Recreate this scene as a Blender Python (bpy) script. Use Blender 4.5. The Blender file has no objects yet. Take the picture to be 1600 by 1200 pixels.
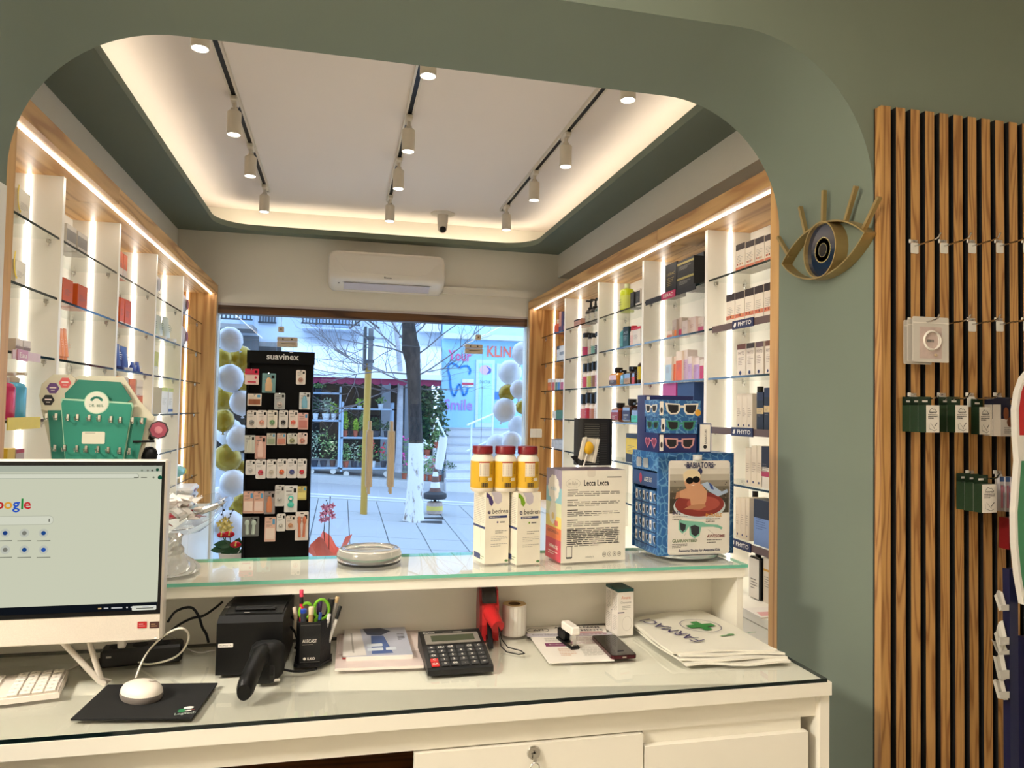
import bpy, math, random
from mathutils import Vector, Matrix
random.seed(11)
scene = bpy.context.scene
C = scene.collection
PI = math.pi
# ------------------------------------------------------------------ camera
CZ = 1.50
YAW, PITCH, ROLL, FPX = math.radians(13.097), math.radians(2.007), math.radians(1.038), 1146.9
_F = Vector((math.sin(YAW)*math.cos(PITCH), math.cos(YAW)*math.cos(PITCH), math.sin(PITCH)))
_r = Vector((math.cos(YAW), -math.sin(YAW), 0)); _u = _r.cross(_F)
_R = math.cos(ROLL)*_r + math.sin(ROLL)*_u
_U = -math.sin(ROLL)*_r + math.cos(ROLL)*_u
camd = bpy.data.cameras.new('camera'); cam = bpy.data.objects.new('camera', camd); C.objects.link(cam)
camd.sensor_width = 36; camd.lens = FPX*36/1600; camd.clip_start = 0.05; camd.clip_end = 200
M = Matrix.Identity(4)
for i in range(3):
    M[i][0] = _R[i]; M[i][1] = _U[i]; M[i][2] = -_F[i]
M[2][3] = CZ
cam.matrix_world = M
scene.camera = cam
def at(px, py, ax, val):
    """measured point of the photograph (1600x1200) on the plane ax = val, in metres"""
    d = _F + _R*((px-800)/FPX) - _U*((py-600)/FPX)
    o = Vector((0, 0, CZ)); i = 'xyz'.index(ax)
    return o + d*((val-o[i])/d[i])
# ------------------------------------------------------------------ view, sky
vs = scene.view_settings
vs.view_transform = 'Standard'; vs.look = 'None'; vs.gamma = 1.0; vs.use_curve_mapping = False
vs.exposure = 0.75
world = bpy.data.worlds.new('sky'); scene.world = world; world.use_nodes = True
bg = world.node_tree.nodes['Background']
bg.inputs[0].default_value = (0.46, 0.68, 1.0, 1); bg.inputs[1].default_value = 2.3
# strengths of the lamps (used in the builders of the lamps themselves)
LED_V, LED_T, COVE, SPOT, DISC, BACK = 7.5, 10.0, 1.7, 22.0, 12.0, 40.0
# ------------------------------------------------------------------ materials
def lin(c):
    return tuple(((v/255)/12.92 if v/255 <= .04045 else ((v/255+.055)/1.055)**2.4) for v in c)
_m = {}
def mat(col, rough=.5, metal=0, var=.05, scale=30, bump=0, coat=0, spec=.5, trans=0, ior=1.45):
    key = (col, rough, metal, var, scale, bump, coat, spec, trans)
    if key in _m: return _m[key]
    m = bpy.data.materials.new('paint_%d_%d_%d' % col); m.use_nodes = True
    nt = m.node_tree; b = nt.nodes['Principled BSDF']; l = lin(col)
    tc = nt.nodes.new('ShaderNodeTexCoord'); n = nt.nodes.new('ShaderNodeTexNoise')
    n.inputs['Scale'].default_value = scale; n.inputs['Detail'].default_value = 3
    nt.links.new(tc.outputs['Object'], n.inputs['Vector'])
    mx = nt.nodes.new('ShaderNodeMix'); mx.data_type = 'RGBA'
    mx.inputs[6].default_value = tuple(v*(1-var) for v in l)+(1,)
    mx.inputs[7].default_value = tuple(min(1, v*(1+var)) for v in l)+(1,)
    nt.links.new(n.outputs['Fac'], mx.inputs[0]); nt.links.new(mx.outputs[2], b.inputs['Base Color'])
    b.inputs['Roughness'].default_value = rough; b.inputs['Metallic'].default_value = metal
    b.inputs['Coat Weight'].default_value = coat; b.inputs['Specular IOR Level'].default_value = spec
    b.inputs['Transmission Weight'].default_value = trans; b.inputs['IOR'].default_value = ior
    if bump:
        bp = nt.nodes.new('ShaderNodeBump'); bp.inputs['Strength'].default_value = bump; bp.inputs['Distance'].default_value = .01
        nt.links.new(n.outputs['Fac'], bp.inputs['Height']); nt.links.new(bp.outputs['Normal'], b.inputs['Normal'])
    _m[key] = m
    return m
def emit(col, s, name='lamp_glow'):
    key = ('e', col, s)
    if key in _m: return _m[key]
    m = bpy.data.materials.new(name); m.use_nodes = True; nt = m.node_tree; nt.nodes.clear()
    e = nt.nodes.new('ShaderNodeEmission'); e.inputs[0].default_value = lin(col)+(1,); e.inputs[1].default_value = s
    o = nt.nodes.new('ShaderNodeOutputMaterial'); nt.links.new(e.outputs[0], o.inputs[0]); _m[key] = m
    return m
def wood(name, light, dark, along='z', rough=.45, freq=1.0):
    m = bpy.data.materials.new(name); m.use_nodes = True; nt = m.node_tree; b = nt.nodes['Principled BSDF']
    tc = nt.nodes.new('ShaderNodeTexCoord'); oi = nt.nodes.new('ShaderNodeObjectInfo')
    mul = nt.nodes.new('ShaderNodeVectorMath'); mul.operation = 'MULTIPLY_ADD'
    rnd = nt.nodes.new('ShaderNodeCombineXYZ')
    mm = nt.nodes.new('ShaderNodeMath'); mm.operation = 'MULTIPLY'; mm.inputs[1].default_value = 9
    nt.links.new(oi.outputs['Random'], mm.inputs[0])
    for k in range(3): nt.links.new(mm.outputs[0], rnd.inputs[k])
    s = {'x': (.06, 1, 1), 'y': (1, .06, 1), 'z': (1, 1, .06)}[along]
    mul.inputs[1].default_value = s
    nt.links.new(tc.outputs['Object'], mul.inputs[0]); nt.links.new(rnd.outputs[0], mul.inputs[2])
    n1 = nt.nodes.new('ShaderNodeTexNoise'); n1.inputs['Scale'].default_value = 9*freq; n1.inputs['Detail'].default_value = 1.5
    nt.links.new(mul.outputs[0], n1.inputs['Vector'])
    f = nt.nodes.new('ShaderNodeMath'); f.operation = 'MULTIPLY'; f.inputs[1].default_value = 17
    nt.links.new(n1.outputs['Fac'], f.inputs[0])
    fr = nt.nodes.new('ShaderNodeMath'); fr.operation = 'PINGPONG'; fr.inputs[1].default_value = 1
    nt.links.new(f.outputs[0], fr.inputs[0])
    n2 = nt.nodes.new('ShaderNodeTexNoise'); n2.inputs['Scale'].default_value = 90*freq; n2.inputs['Detail'].default_value = 2
    nt.links.new(mul.outputs[0], n2.inputs['Vector'])
    ad = nt.nodes.new('ShaderNodeMath'); ad.operation = 'MULTIPLY_ADD'; ad.inputs[1].default_value = .5
    nt.links.new(n2.outputs['Fac'], ad.inputs[0]); 
    pw = nt.nodes.new('ShaderNodeMath'); pw.operation = 'POWER'; pw.inputs[1].default_value = 2.4
    nt.links.new(fr.outputs[0], pw.inputs[0]); nt.links.new(pw.outputs[0], ad.inputs[2])
    r = nt.nodes.new('ShaderNodeValToRGB')
    r.color_ramp.elements[0].position = .2; r.color_ramp.elements[1].position = 1.25 if False else 1.0
    r.color_ramp.elements[0].color = lin(light)+(1,); r.color_ramp.elements[1].color = lin(dark)+(1,)
    nt.links.new(ad.outputs[0], r.inputs[0]); nt.links.new(r.outputs[0], b.inputs['Base Color'])
    b.inputs['Roughness'].default_value = rough
    return m
def glass(name, tint=(1, 1, 1), refl=1.0, ior=1.45, rough=0.0):
    m = bpy.data.materials.new(name); m.use_nodes = True; nt = m.node_tree; nt.nodes.clear()
    t = nt.nodes.new('ShaderNodeBsdfTransparent'); t.inputs[0].default_value = tint+(1,)
    g = nt.nodes.new('ShaderNodeBsdfGlossy'); g.inputs['Roughness'].default_value = rough
    fz = nt.nodes.new('ShaderNodeFresnel'); fz.inputs[0].default_value = ior
    ge = nt.nodes.new('ShaderNodeNewGeometry')
    inv = nt.nodes.new('ShaderNodeMath'); inv.operation = 'SUBTRACT'; inv.inputs[0].default_value = refl
    nt.links.new(ge.outputs['Backfacing'], inv.inputs[1])
    mu = nt.nodes.new('ShaderNodeMath'); mu.operation = 'MULTIPLY'; mu.use_clamp = True
    nt.links.new(inv.outputs[0], mu.inputs[0]); nt.links.new(fz.outputs[0], mu.inputs[1])
    mx = nt.nodes.new('ShaderNodeMixShader'); nt.links.new(mu.outputs[0], mx.inputs[0])
    nt.links.new(t.outputs[0], mx.inputs[1]); nt.links.new(g.outputs[0], mx.inputs[2])
    o = nt.nodes.new('ShaderNodeOutputMaterial'); nt.links.new(mx.outputs[0], o.inputs[0])
    return m
W_OAK_Y = wood('oak_along_y', (212, 168, 108), (172, 124, 70), 'y')
W_OAK_Z = wood('oak_upright', (212, 166, 104), (168, 118, 64), 'z')
W_SLAT = wood('oak_slat', (192, 146, 86), (146, 100, 52), 'z', freq=3.0)
W_DARK = wood('dark_oak', (110, 72, 36), (70, 42, 20), 'x')
W_DESK = wood('walnut_shelf', (140, 98, 58), (96, 62, 34), 'x')
SAGE = mat((118, 128, 114), .75, var=.03, scale=4)
WALLW = mat((234, 229, 216), .7, var=.02, scale=5)
CEILW = mat((238, 227, 218), .8, var=.015, scale=3)
WHITE = mat((238, 234, 224), .35, var=.012, scale=8)
WLAM = mat((240, 235, 221), .3, var=.02, scale=12)
BLACK = mat((10, 10, 11), .4, spec=.3)
BLACKM = mat((18, 17, 17), .75)
CHROME = mat((205, 203, 198), .15, 1, var=.01)
GOLD = mat((206, 184, 152), .4, .25, var=.03)
def blotch(name, ca, cb, scale, lo, hi, stretch=(1, 1, .35), bump=.5):
    m = bpy.data.materials.new(name); m.use_nodes = True; nt = m.node_tree; b = nt.nodes['Principled BSDF']; b.inputs['Roughness'].default_value = .9
    tc = nt.nodes.new('ShaderNodeTexCoord'); mp = nt.nodes.new('ShaderNodeVectorMath'); mp.operation = 'MULTIPLY'; mp.inputs[1].default_value = stretch
    n = nt.nodes.new('ShaderNodeTexNoise'); n.inputs['Scale'].default_value = scale; n.inputs['Detail'].default_value = 5; n.inputs['Roughness'].default_value = .65
    r = nt.nodes.new('ShaderNodeValToRGB'); r.color_ramp.elements[0].position = lo; r.color_ramp.elements[1].position = hi; r.color_ramp.elements[0].color = lin(ca)+(1,); r.color_ramp.elements[1].color = lin(cb)+(1,)
    nt.links.new(tc.outputs['Object'], mp.inputs[0]); nt.links.new(mp.outputs[0], n.inputs['Vector']); nt.links.new(n.outputs['Fac'], r.inputs[0]); nt.links.new(r.outputs[0], b.inputs['Base Color'])
    bp = nt.nodes.new('ShaderNodeBump'); bp.inputs['Strength'].default_value = bump; bp.inputs['Distance'].default_value = .03; nt.links.new(n.outputs['Fac'], bp.inputs['Height']); nt.links.new(bp.outputs['Normal'], b.inputs['Normal'])
    return m
G_SHELF = glass('shelf_glass', (.97, .99, .98), .8)
G_TOP = glass('counter_glass', (.985, .995, .985), 1.0, 1.5)
G_WIN = glass('window_glass', (.97, .985, .99), 1.0, 1.5)
G_CLEAR = glass('clear_plastic', (.96, .96, .97), 1.0, 1.5)
E_DARK = mat((20, 40, 40), .1, spec=.6)
E_GREEN = mat((110, 190, 164), .15, spec=.6)
# ------------------------------------------------------------------ mesh builder
_tx = {}
def text_mesh(s, bold):
    k = (s, bold)
    if k in _tx: return _tx[k]
    cu = bpy.data.curves.new('lettering', 'FONT'); cu.body = s; cu.size = 1; cu.resolution_u = 2
    if bold: cu.offset = .018
    o = bpy.data.objects.new('lettering', cu); me = o.to_mesh()
    vs_ = [(v.co.x, v.co.y) for v in me.vertices]; fs = [tuple(p.vertices) for p in me.polygons]
    o.to_mesh_clear(); bpy.data.objects.remove(o); bpy.data.curves.remove(cu)
    if not vs_: vs_ = [(0, 0)]
    x0 = min(v[0] for v in vs_); x1 = max(v[0] for v in vs_); y0 = min(v[1] for v in vs_); y1 = max(v[1] for v in vs_)
    _tx[k] = (vs_, fs, x0, x1, y0, y1)
    return _tx[k]
class MB:
    def __init__(s): s.v = []; s.f = []; s.mi = []; s.mats = []; s.sm = []
    def slot(s, m):
        if m not in s.mats: s.mats.append(m)
        return s.mats.index(m)
    def add(s, vs_, fs, m, X=None, smooth=False):
        o = len(s.v)
        s.v += [tuple(X @ Vector(v)) if X is not None else tuple(v) for v in vs_]
        k = s.slot(m)
        for f in fs:
            s.f.append(tuple(i+o for i in f)); s.mi.append(k); s.sm.append(smooth)
        return s
    def box(s, a, b, m, X=None, ms=None):
        """a, b: opposite corners; ms: optional 6 materials -x +x -y +y -z +z"""
        x0, y0, z0 = a; x1, y1, z1 = b
        v = [(x0,y0,z0),(x1,y0,z0),(x1,y1,z0),(x0,y1,z0),(x0,y0,z1),(x1,y0,z1),(x1,y1,z1),(x0,y1,z1)]
        f = [(0,4,7,3),(1,2,6,5),(0,1,5,4),(3,7,6,2),(0,3,2,1),(4,5,6,7)]
        if ms:
            for ff, mm in zip(f, ms): s.add(v, [ff], mm, X)
        else: s.add(v, f, m, X)
        return s
    def rbox(s, a, b, r, m, X=None):
        """box with chamfered edges"""
        x0, y0, z0 = a; x1, y1, z1 = b
        r = min(r, (x1-x0)*.49, (y1-y0)*.49, (z1-z0)*.49)
        v = []; idx = {}
        for i, (xs, sx) in enumerate(((x0, 1), (x1, -1))):
            for j, (ys, sy) in enumerate(((y0, 1), (y1, -1))):
                for k, (zs, sz) in enumerate(((z0, 1), (z1, -1))):
                    for ax in range(3):
                        p = [xs+sx*r, ys+sy*r, zs+sz*r]; p[ax] = (xs, ys, zs)[ax]
                        idx[(i, j, k, ax)] = len(v); v.append(tuple(p))
        f = []
        g = lambda i, j, k, ax: idx[(i, j, k, ax)]
        f += [(g(0,0,0,0), g(0,0,1,0), g(0,1,1,0), g(0,1,0,0)), (g(1,0,0,0), g(1,1,0,0), g(1,1,1,0), g(1,0,1,0))]
        f += [(g(0,0,0,1), g(1,0,0,1), g(1,0,1,1), g(0,0,1,1)), (g(0,1,0,1), g(0,1,1,1), g(1,1,1,1), g(1,1,0,1))]
        f += [(g(0,0,0,2), g(0,1,0,2), g(1,1,0,2), g(1,0,0,2)), (g(0,0,1,2), g(1,0,1,2), g(1,1,1,2), g(0,1,1,2))]
        for i in (0, 1):
            for j in (0, 1):
                f.append((g(i,j,0,0), g(i,j,1,0), g(i,j,1,1), g(i,j,0,1)) if (i ^ j) else (g(i,j,0,0), g(i,j,0,1), g(i,j,1,1), g(i,j,1,0)))
        for i in (0, 1):
            for k in (0, 1):
                q = (g(i,0,k,0), g(i,0,k,2), g(i,1,k,2), g(i,1,k,0))
                f.append(q if (i ^ k) == 0 else q[::-1])
        for j in (0, 1):
            for k in (0, 1):
                q = (g(0,j,k,1), g(0,j,k,2), g(1,j,k,2), g(1,j,k,1))
                f.append(q if (j ^ k) else q[::-1])
        for i in (0, 1):
            for j in (0, 1):
                for k in (0, 1):
                    q = (g(i,j,k,0), g(i,j,k,1), g(i,j,k,2)); f.append(q if (i+j+k) % 2 == 0 else q[::-1])
        return s.add(v, f, m, X, False)
    def prism(s, poly, h0, h1, m, X=None, side=None, smooth=False):
        n = len(poly); a = sum(poly[i][0]*poly[(i+1) % n][1]-poly[(i+1) % n][0]*poly[i][1] for i in range(n))
        if a < 0: poly = poly[::-1]
        v = [(p[0], p[1], h0) for p in poly]+[(p[0], p[1], h1) for p in poly]
        s.add(v, [tuple(range(n-1, -1, -1)), tuple(range(n, 2*n))], m, X)
        s.add(v, [(i, (i+1) % n, n+(i+1) % n, n+i) for i in range(n)], side or m, X, smooth)
        return s
    def poly(s, pts, h, m, X=None):
        n = len(pts); a = sum(pts[i][0]*pts[(i+1) % n][1]-pts[(i+1) % n][0]*pts[i][1] for i in range(n))
        if a < 0: pts = pts[::-1]
        return s.add([(p[0], p[1], h) for p in pts], [tuple(range(n))], m, X)
    def rect(s, u0, v0, u1, v1, m, X, h=.0003): return s.poly([(u0, v0), (u1, v0), (u1, v1), (u0, v1)], h, m, X)
    def rrect(s, u0, v0, u1, v1, r, m, X, h=.0003):
        return s.poly(rounded(u0, v0, u1, v1, r), h, m, X)
    def disc(s, u, v, r, m, X, h=.0004, n=14, ry=None):
        ry = ry or r
        return s.poly([(u+r*math.cos(2*PI*i/n), v+ry*math.sin(2*PI*i/n)) for i in range(n)], h, m, X)
    def line(s, pts, w, m, X, h=.0004):
        for (a, b), (c, d) in zip(pts[:-1], pts[1:]):
            L = math.hypot(c-a, d-b) or 1e-6; nx, ny = -(d-b)/L*w/2, (c-a)/L*w/2
            s.poly([(a+nx, b+ny), (a-nx, b-ny), (c-nx, d-ny), (c+nx, d+ny)], h, m, X)
        return s
    def para(s, u0, v0, u1, v1, n, m, X, h=.0004, t=.35, last=.6, left=True):
        """n rows of small print, drawn as broken bars"""
        dv = (v1-v0)/n; R = random.Random(int((u0+v1)*1e5) % 9999)
        for i in range(n):
            vv = v1-dv*(i+.5); e = u1 if (i < n-1 and left) else u0+(u1-u0)*(R.uniform(.5, 1) if i < n-1 else last)
            u = u0
            while u < e-.02*(u1-u0):
                w = min((u1-u0)*R.uniform(.06, .2), e-u)
                s.rect(u, vv-dv*t/2, u+w, vv+dv*t/2, m, X, h); u += w+(u1-u0)*.025
        return s
    def text(s, st, u, v, size, m, X, h=.0005, align='c', bold=False, width=None, depth=0):
        """cap height about .7*size; width: squeeze to this width"""
        vs_, fs, x0, x1, y0, y1 = text_mesh(st, bold)
        sx = size
        if width: sx = width/max(1e-6, x1-x0)
        ox = {'c': (x0+x1)/2, 'l': x0, 'r': x1}[align]
        p = [(u+(x-ox)*sx, v+y*size, h) for x, y in vs_]
        s.add(p, fs, m, X)
        if depth:
            from collections import Counter
            cnt = Counter(tuple(sorted((f[i], f[(i+1) % len(f)]))) for f in fs for i in range(len(f)))
            n = len(p)
            sf = [(f[i], n+f[i], n+f[(i+1) % len(f)], f[(i+1) % len(f)]) for f in fs for i in range(len(f)) if cnt[tuple(sorted((f[i], f[(i+1) % len(f)])))] == 1]
            s.add(p+[(a, b, c-depth) for a, b, c in p], sf, m, X)
        return s
    def lathe(s, prof, n, m, X=None, smooth=True, cap=True, sy=1.0):
        v = []; f = []
        for r, z in prof:
            for i in range(n):
                a = 2*PI*i/n; v.append((r*math.cos(a), sy*r*math.sin(a), z))
        for k in range(len(prof)-1):
            for i in range(n):
                j = (i+1) % n; f.append((k*n+i, k*n+j, (k+1)*n+j, (k+1)*n+i))
        s.add(v, f, m, X, smooth)
        if cap:
            if prof[0][0] > 1e-4: s.add(v[:n], [tuple(range(n-1, -1, -1))], m, X)
            if prof[-1][0] > 1e-4: s.add(v[-n:], [tuple(range(n))], m, X)
        return s
    def tube(s, pts, r, n, m, X=None, cap=True, smooth=True):
        P_ = [Vector(p) for p in pts]; k = len(P_)
        rs = r if isinstance(r, (list, tuple)) else [r]*k
        t0 = (P_[1]-P_[0]).normalized(); ref = Vector((0, 0, 1)) if abs(t0.z) < .9 else Vector((1, 0, 0))
        nn = t0.cross(ref).normalized(); v = []; f = []
        for i, p in enumerate(P_):
            t = (P_[min(i+1, k-1)]-P_[max(i-1, 0)]).normalized()
            nn = (nn-t*nn.dot(t)); nn = nn.normalized() if nn.length > 1e-6 else t.orthogonal().normalized()
            bb = t.cross(nn)
            for j in range(n):
                a = 2*PI*j/n; q = p+(nn*math.cos(a)+bb*math.sin(a))*rs[i]; v.append(tuple(q))
        for i in range(k-1):
            for j in range(n):
                jj = (j+1) % n; f.append((i*n+j, i*n+jj, (i+1)*n+jj, (i+1)*n+j))
        if cap: f += [tuple(range(n-1, -1, -1)), tuple(range((k-1)*n, k*n))]
        return s.add(v, f, m, X, smooth)
    def ball(s, c, r, m, nu=12, nv=8, X=None):
        rx, ry, rz = r if isinstance(r, (list, tuple)) else (r, r, r)
        v = [(c[0], c[1], c[2]-rz)]
        for j in range(1, nv):
            t = -PI/2+PI*j/nv
            for i in range(nu):
                a = 2*PI*i/nu; v.append((c[0]+rx*math.cos(t)*math.cos(a), c[1]+ry*math.cos(t)*math.sin(a), c[2]+rz*math.sin(t)))
        v.append((c[0], c[1], c[2]+rz)); L = len(v)-1; f = []
        for i in range(nu):
            j = (i+1) % nu
            f.append((0, 1+j, 1+i)); f.append((L, L-nu+i, L-nu+j))
            for k in range(nv-2): f.append((1+k*nu+i, 1+k*nu+j, 1+(k+1)*nu+j, 1+(k+1)*nu+i))
        return s.add(v, f, m, X, True)
    def mesh(s, name):
        me = bpy.data.meshes.new(name); me.from_pydata(s.v, [], s.f)
        for m in s.mats: me.materials.append(m)
        me.polygons.foreach_set('material_index', s.mi); me.polygons.foreach_set('use_smooth', s.sm)
        if any(s.sm): me.set_sharp_from_angle(angle=math.radians(42))
        me.update()
        return me
    def build(s, name, parent=None, loc=None, rz=0, label=None):
        o = bpy.data.objects.new(name, s.mesh(name)); C.objects.link(o)
        if parent: o.parent = parent
        if loc is not None: o.location = loc
        if rz: o.rotation_euler.z = rz
        if label: o['label'] = label
        return o
def smooth(pts, k=5):
    P_ = [Vector(p) for p in pts]; o = []
    for i in range(len(P_)-1):
        p0, p1, p2, p3 = P_[max(i-1, 0)], P_[i], P_[i+1], P_[min(i+2, len(P_)-1)]
        for j in range(k):
            t = j/k; o.append(tuple(.5*((2*p1)+(p2-p0)*t+(2*p0-5*p1+4*p2-p3)*t*t+(3*p1-p0-3*p2+p3)*t**3)))
    return o+[tuple(P_[-1])]
def rounded(u0, v0, u1, v1, r, n=4):
    p = []
    for cx, cy, a0 in ((u1-r, v0+r, -PI/2), (u1-r, v1-r, 0), (u0+r, v1-r, PI/2), (u0+r, v0+r, PI)):
        for i in range(n+1):
            a = a0+PI/2*i/n; p.append((cx+r*math.cos(a), cy+r*math.sin(a)))
    return p
def FR(o, u, v):
    """frame on a face: (u, v, out of the face) -> object space"""
    u = Vector(u); v = Vector(v); w = u.cross(v)
    return Matrix(((u.x, v.x, w.x, o[0]), (u.y, v.y, w.y, o[1]), (u.z, v.z, w.z, o[2]), (0, 0, 0, 1)))
FRONT = lambda x, y, z: FR((x, y, z), (1, 0, 0), (0, 0, 1))       # face looking to -y
LEFTF = lambda x, y, z: FR((x, y, z), (0, -1, 0), (0, 0, 1))      # face looking to -x
RIGHTF = lambda x, y, z: FR((x, y, z), (0, 1, 0), (0, 0, 1))      # face looking to +x
TOPF = lambda x, y, z: FR((x, y, z), (1, 0, 0), (0, 1, 0))        # face looking up
def tag(o, label, cat, group=None):
    o['label'] = label; o['category'] = cat
    if group: o['group'] = group
    return o
def thing(name, label, cat, loc=(0, 0, 0), rz=0, group=None):
    o = bpy.data.objects.new(name, None); C.objects.link(o); o.empty_display_size = .05
    o.location = loc; o.rotation_euler.z = rz
    return tag(o, label, cat, group)
def struct(mb, name, parent=None):
    o = mb.build(name, parent)
    if not parent: o['kind'] = 'structure'
    return o
def again(mesh_owner, parent, loc, rot=None, name=None):
    """another piece sharing the mesh of an existing one"""
    o = bpy.data.objects.new(name or mesh_owner.name.split('.')[0], mesh_owner.data); C.objects.link(o)
    o.parent = parent; o.location = loc
    if rot: o.rotation_euler = rot
    return o
def copy_tree(o, parent=None):
    c = o.copy(); C.objects.link(c); c.parent = parent
    for ch in [x for x in o.children]: copy_tree(ch, c)
    return c
XL, XR = -.845, 1.367          # shelving fronts = sides of the arch
# ================================================================== the room
YA0, YA1, ZA, RA = 1.67, 2.10, 2.49, .40       # arch: front, back, top, corner radius
YW = 5.40                                       # shop front wall
ZS, ZC2 = 2.70, 2.87                            # soffit and raised ceiling
# floor
mb = MB(); mb.box((-3.3, -2.6, -.12), (4.2, 5.44, 0), mat((176, 168, 154), .25, var=.04, scale=2)); struct(mb, 'floor')
# arch wall: two piers, header, two corner fillets
mb = MB()
mb.box((-3.2, YA0, 0), (XL, YA1, 2.9), SAGE); mb.box((XR, YA0, 0), (4.1, YA1, 2.9), SAGE)
mb.box((XL, YA0, ZA), (XR, YA1, 2.9), SAGE)
XZ = FR((0, YA1, 0), (1, 0, 0), (0, 0, 1))
for cx, a0, corner in ((XR-RA, 0, (XR, ZA)), (XL+RA, PI/2, (XL, ZA))):
    arc = [(cx+RA*math.cos(a0+PI/2*i/20), ZA-RA+RA*math.sin(a0+PI/2*i/20)) for i in range(21)]
    mb.prism(arc+[corner] if a0 == 0 else arc+[corner], 0, YA1-YA0, SAGE, XZ, smooth=True)
struct(mb, 'wall_arch')
# back room shell
mb = MB(); mb.box((-3.2, -2.5, 0), (-3.1, YA0, 2.9), WALLW); struct(mb, 'wall_back_room_left')
mb = MB(); mb.box((4.0, -2.5, 0), (4.1, YA0, 2.9), WALLW); struct(mb, 'wall_back_room_right')
mb = MB(); mb.box((-3.2, -2.6, 0), (4.1, -2.5, 2.9), WALLW); struct(mb, 'wall_back_room_rear')
mb = MB(); mb.box((-3.2, -2.6, 2.9), (4.1, YA1, 2.98), CEILW); struct(mb, 'ceiling_back_room')
# shop shell
mb = MB(); mb.box((-1.22, YA1, 0), (-1.12, YW+.1, 3.0), WALLW); struct(mb, 'wall_left')
mb = MB(); mb.box((1.76, YA1, 0), (1.9, YW+.1, 3.0), WALLW); mb.box((1.605, YA1, 2.52), (1.76, YW, 3.0), WALLW); struct(mb, 'wall_right')
mb = MB()
mb.box((-1.12, YW, 2.205), (1.76, YW+.12, 3.0), WALLW); mb.box((-1.12, YW, 0), (-.845, YW+.12, 2.205), WALLW); mb.box((1.367, YW, 0), (1.76, YW+.12, 2.205), WALLW)
struct(mb, 'wall_front')
mb = MB(); mb.box((-.845, YW-.01, 2.19), (1.367, YW+.10, 2.205), mat((196, 186, 182), .5)); struct(mb, 'trim_1')
mb = MB(); mb.box((-.845, YW+.0, 2.135), (1.367, YW+.10, 2.19), W_DARK); struct(mb, 'trim_2')
# raised ceiling and the sage soffit ring with its lip
mb = MB(); mb.box((-1.12, YA1, ZC2), (1.76, YW, ZC2+.1), CEILW); struct(mb, 'ceiling')
tx0, tx1, ty0, ty1 = -.845, 1.36, 2.22, 5.285
ring = rounded(tx0, ty0, tx1, ty1, .24, 8)
cxm, cym = (tx0+tx1)/2, (ty0+ty1)/2
def outer(p, x0=-1.12, x1=1.605, y0=YA1, y1=YW):
    dx, dy = p[0]-cxm, p[1]-cym
    t = min((x1-cxm)/dx if dx > 1e-6 else 1e9, (x0-cxm)/dx if dx < -1e-6 else 1e9, (y1-cym)/dy if dy > 1e-6 else 1e9, (y0-cym)/dy if dy < -1e-6 else 1e9)
    return (cxm+dx*t, cym+dy*t)
# extra samples so that outer corners are met
ring2 = []
n = len(ring)
for i in range(n):
    a, b = ring[i], ring[(i+1) % n]; L = math.hypot(b[0]-a[0], b[1]-a[1]); k = max(1, int(L/.1))
    ring2 += [(a[0]+(b[0]-a[0])*j/k, a[1]+(b[1]-a[1])*j/k) for j in range(k)]
ring = ring2; n = len(ring)
def offs(p, d):
    j = ring.index(p); a, b = ring[j-1], ring[(j+1) % n]; dx, dy = b[0]-a[0], b[1]-a[1]; L = math.hypot(dx, dy)
    return (p[0]+dy/L*d, p[1]-dx/L*d)
DSAGE = mat((104, 112, 98), .7, var=.02, scale=4)
mb = MB()
o_ = [outer(p) for p in ring]; i1 = [offs(p, .02) for p in ring]
v = [(p[0], p[1], ZS) for p in ring]+[(p[0], p[1], ZS) for p in o_]
mb.add(v, [(i, (i+1) % n, n+(i+1) % n, n+i)[::-1] for i in range(n)], SAGE)          # underside
for x, y in ((-1.12, YA1), (1.605, YA1), (1.605, YW), (-1.12, YW)):                    # outer corners
    k = min(range(n), key=lambda i: (o_[i][0]-x)**2+(o_[i][1]-y)**2)
    for a in (k-1, k): mb.add([(o_[a][0], o_[a][1], ZS), (o_[(a+1) % n][0], o_[(a+1) % n][1], ZS), (x, y, ZS)], [(0, 2, 1)], SAGE)
v = [(p[0], p[1], ZS) for p in ring]+[(p[0], p[1], ZS+.038) for p in ring]
mb.add(v, [(i, (i+1) % n, n+(i+1) % n, n+i)[::-1] for i in range(n)], SAGE, None, True)   # lip face
v = [(p[0], p[1], ZS+.038) for p in ring]+[(p[0], p[1], ZS+.038) for p in i1]
mb.add(v, [(i, (i+1) % n, n+(i+1) % n, n+i) for i in range(n)], SAGE)
v = [(p[0], p[1], ZS+.012) for p in i1]+[(p[0], p[1], ZS+.012) for p in o_]
mb.add(v, [(i, (i+1) % n, n+(i+1) % n, n+i) for i in range(n)], WALLW)
v = [(p[0], p[1], ZS+.012) for p in i1]+[(p[0], p[1], ZS+.038) for p in i1]
mb.add(v, [(i, (i+1) % n, n+(i+1) % n, n+i) for i in range(n)], WALLW)
sof = struct(mb, 'ceiling_soffit')
# the LED tape in the cove, lying on top of the soffit behind the lip
mb = MB(); q0 = [offs(p, .045) for p in ring]; q1 = [offs(p, .057) for p in ring]
v = [(p[0], p[1], ZS+.018) for p in q0]+[(p[0], p[1], ZS+.018) for p in q1]
mb.add(v, [(i, (i+1) % n, n+(i+1) % n, n+i) for i in range(n)], emit((255, 242, 220), COVE*6, 'cove_led'))
mb.build('cove_led_strip', sof)
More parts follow.
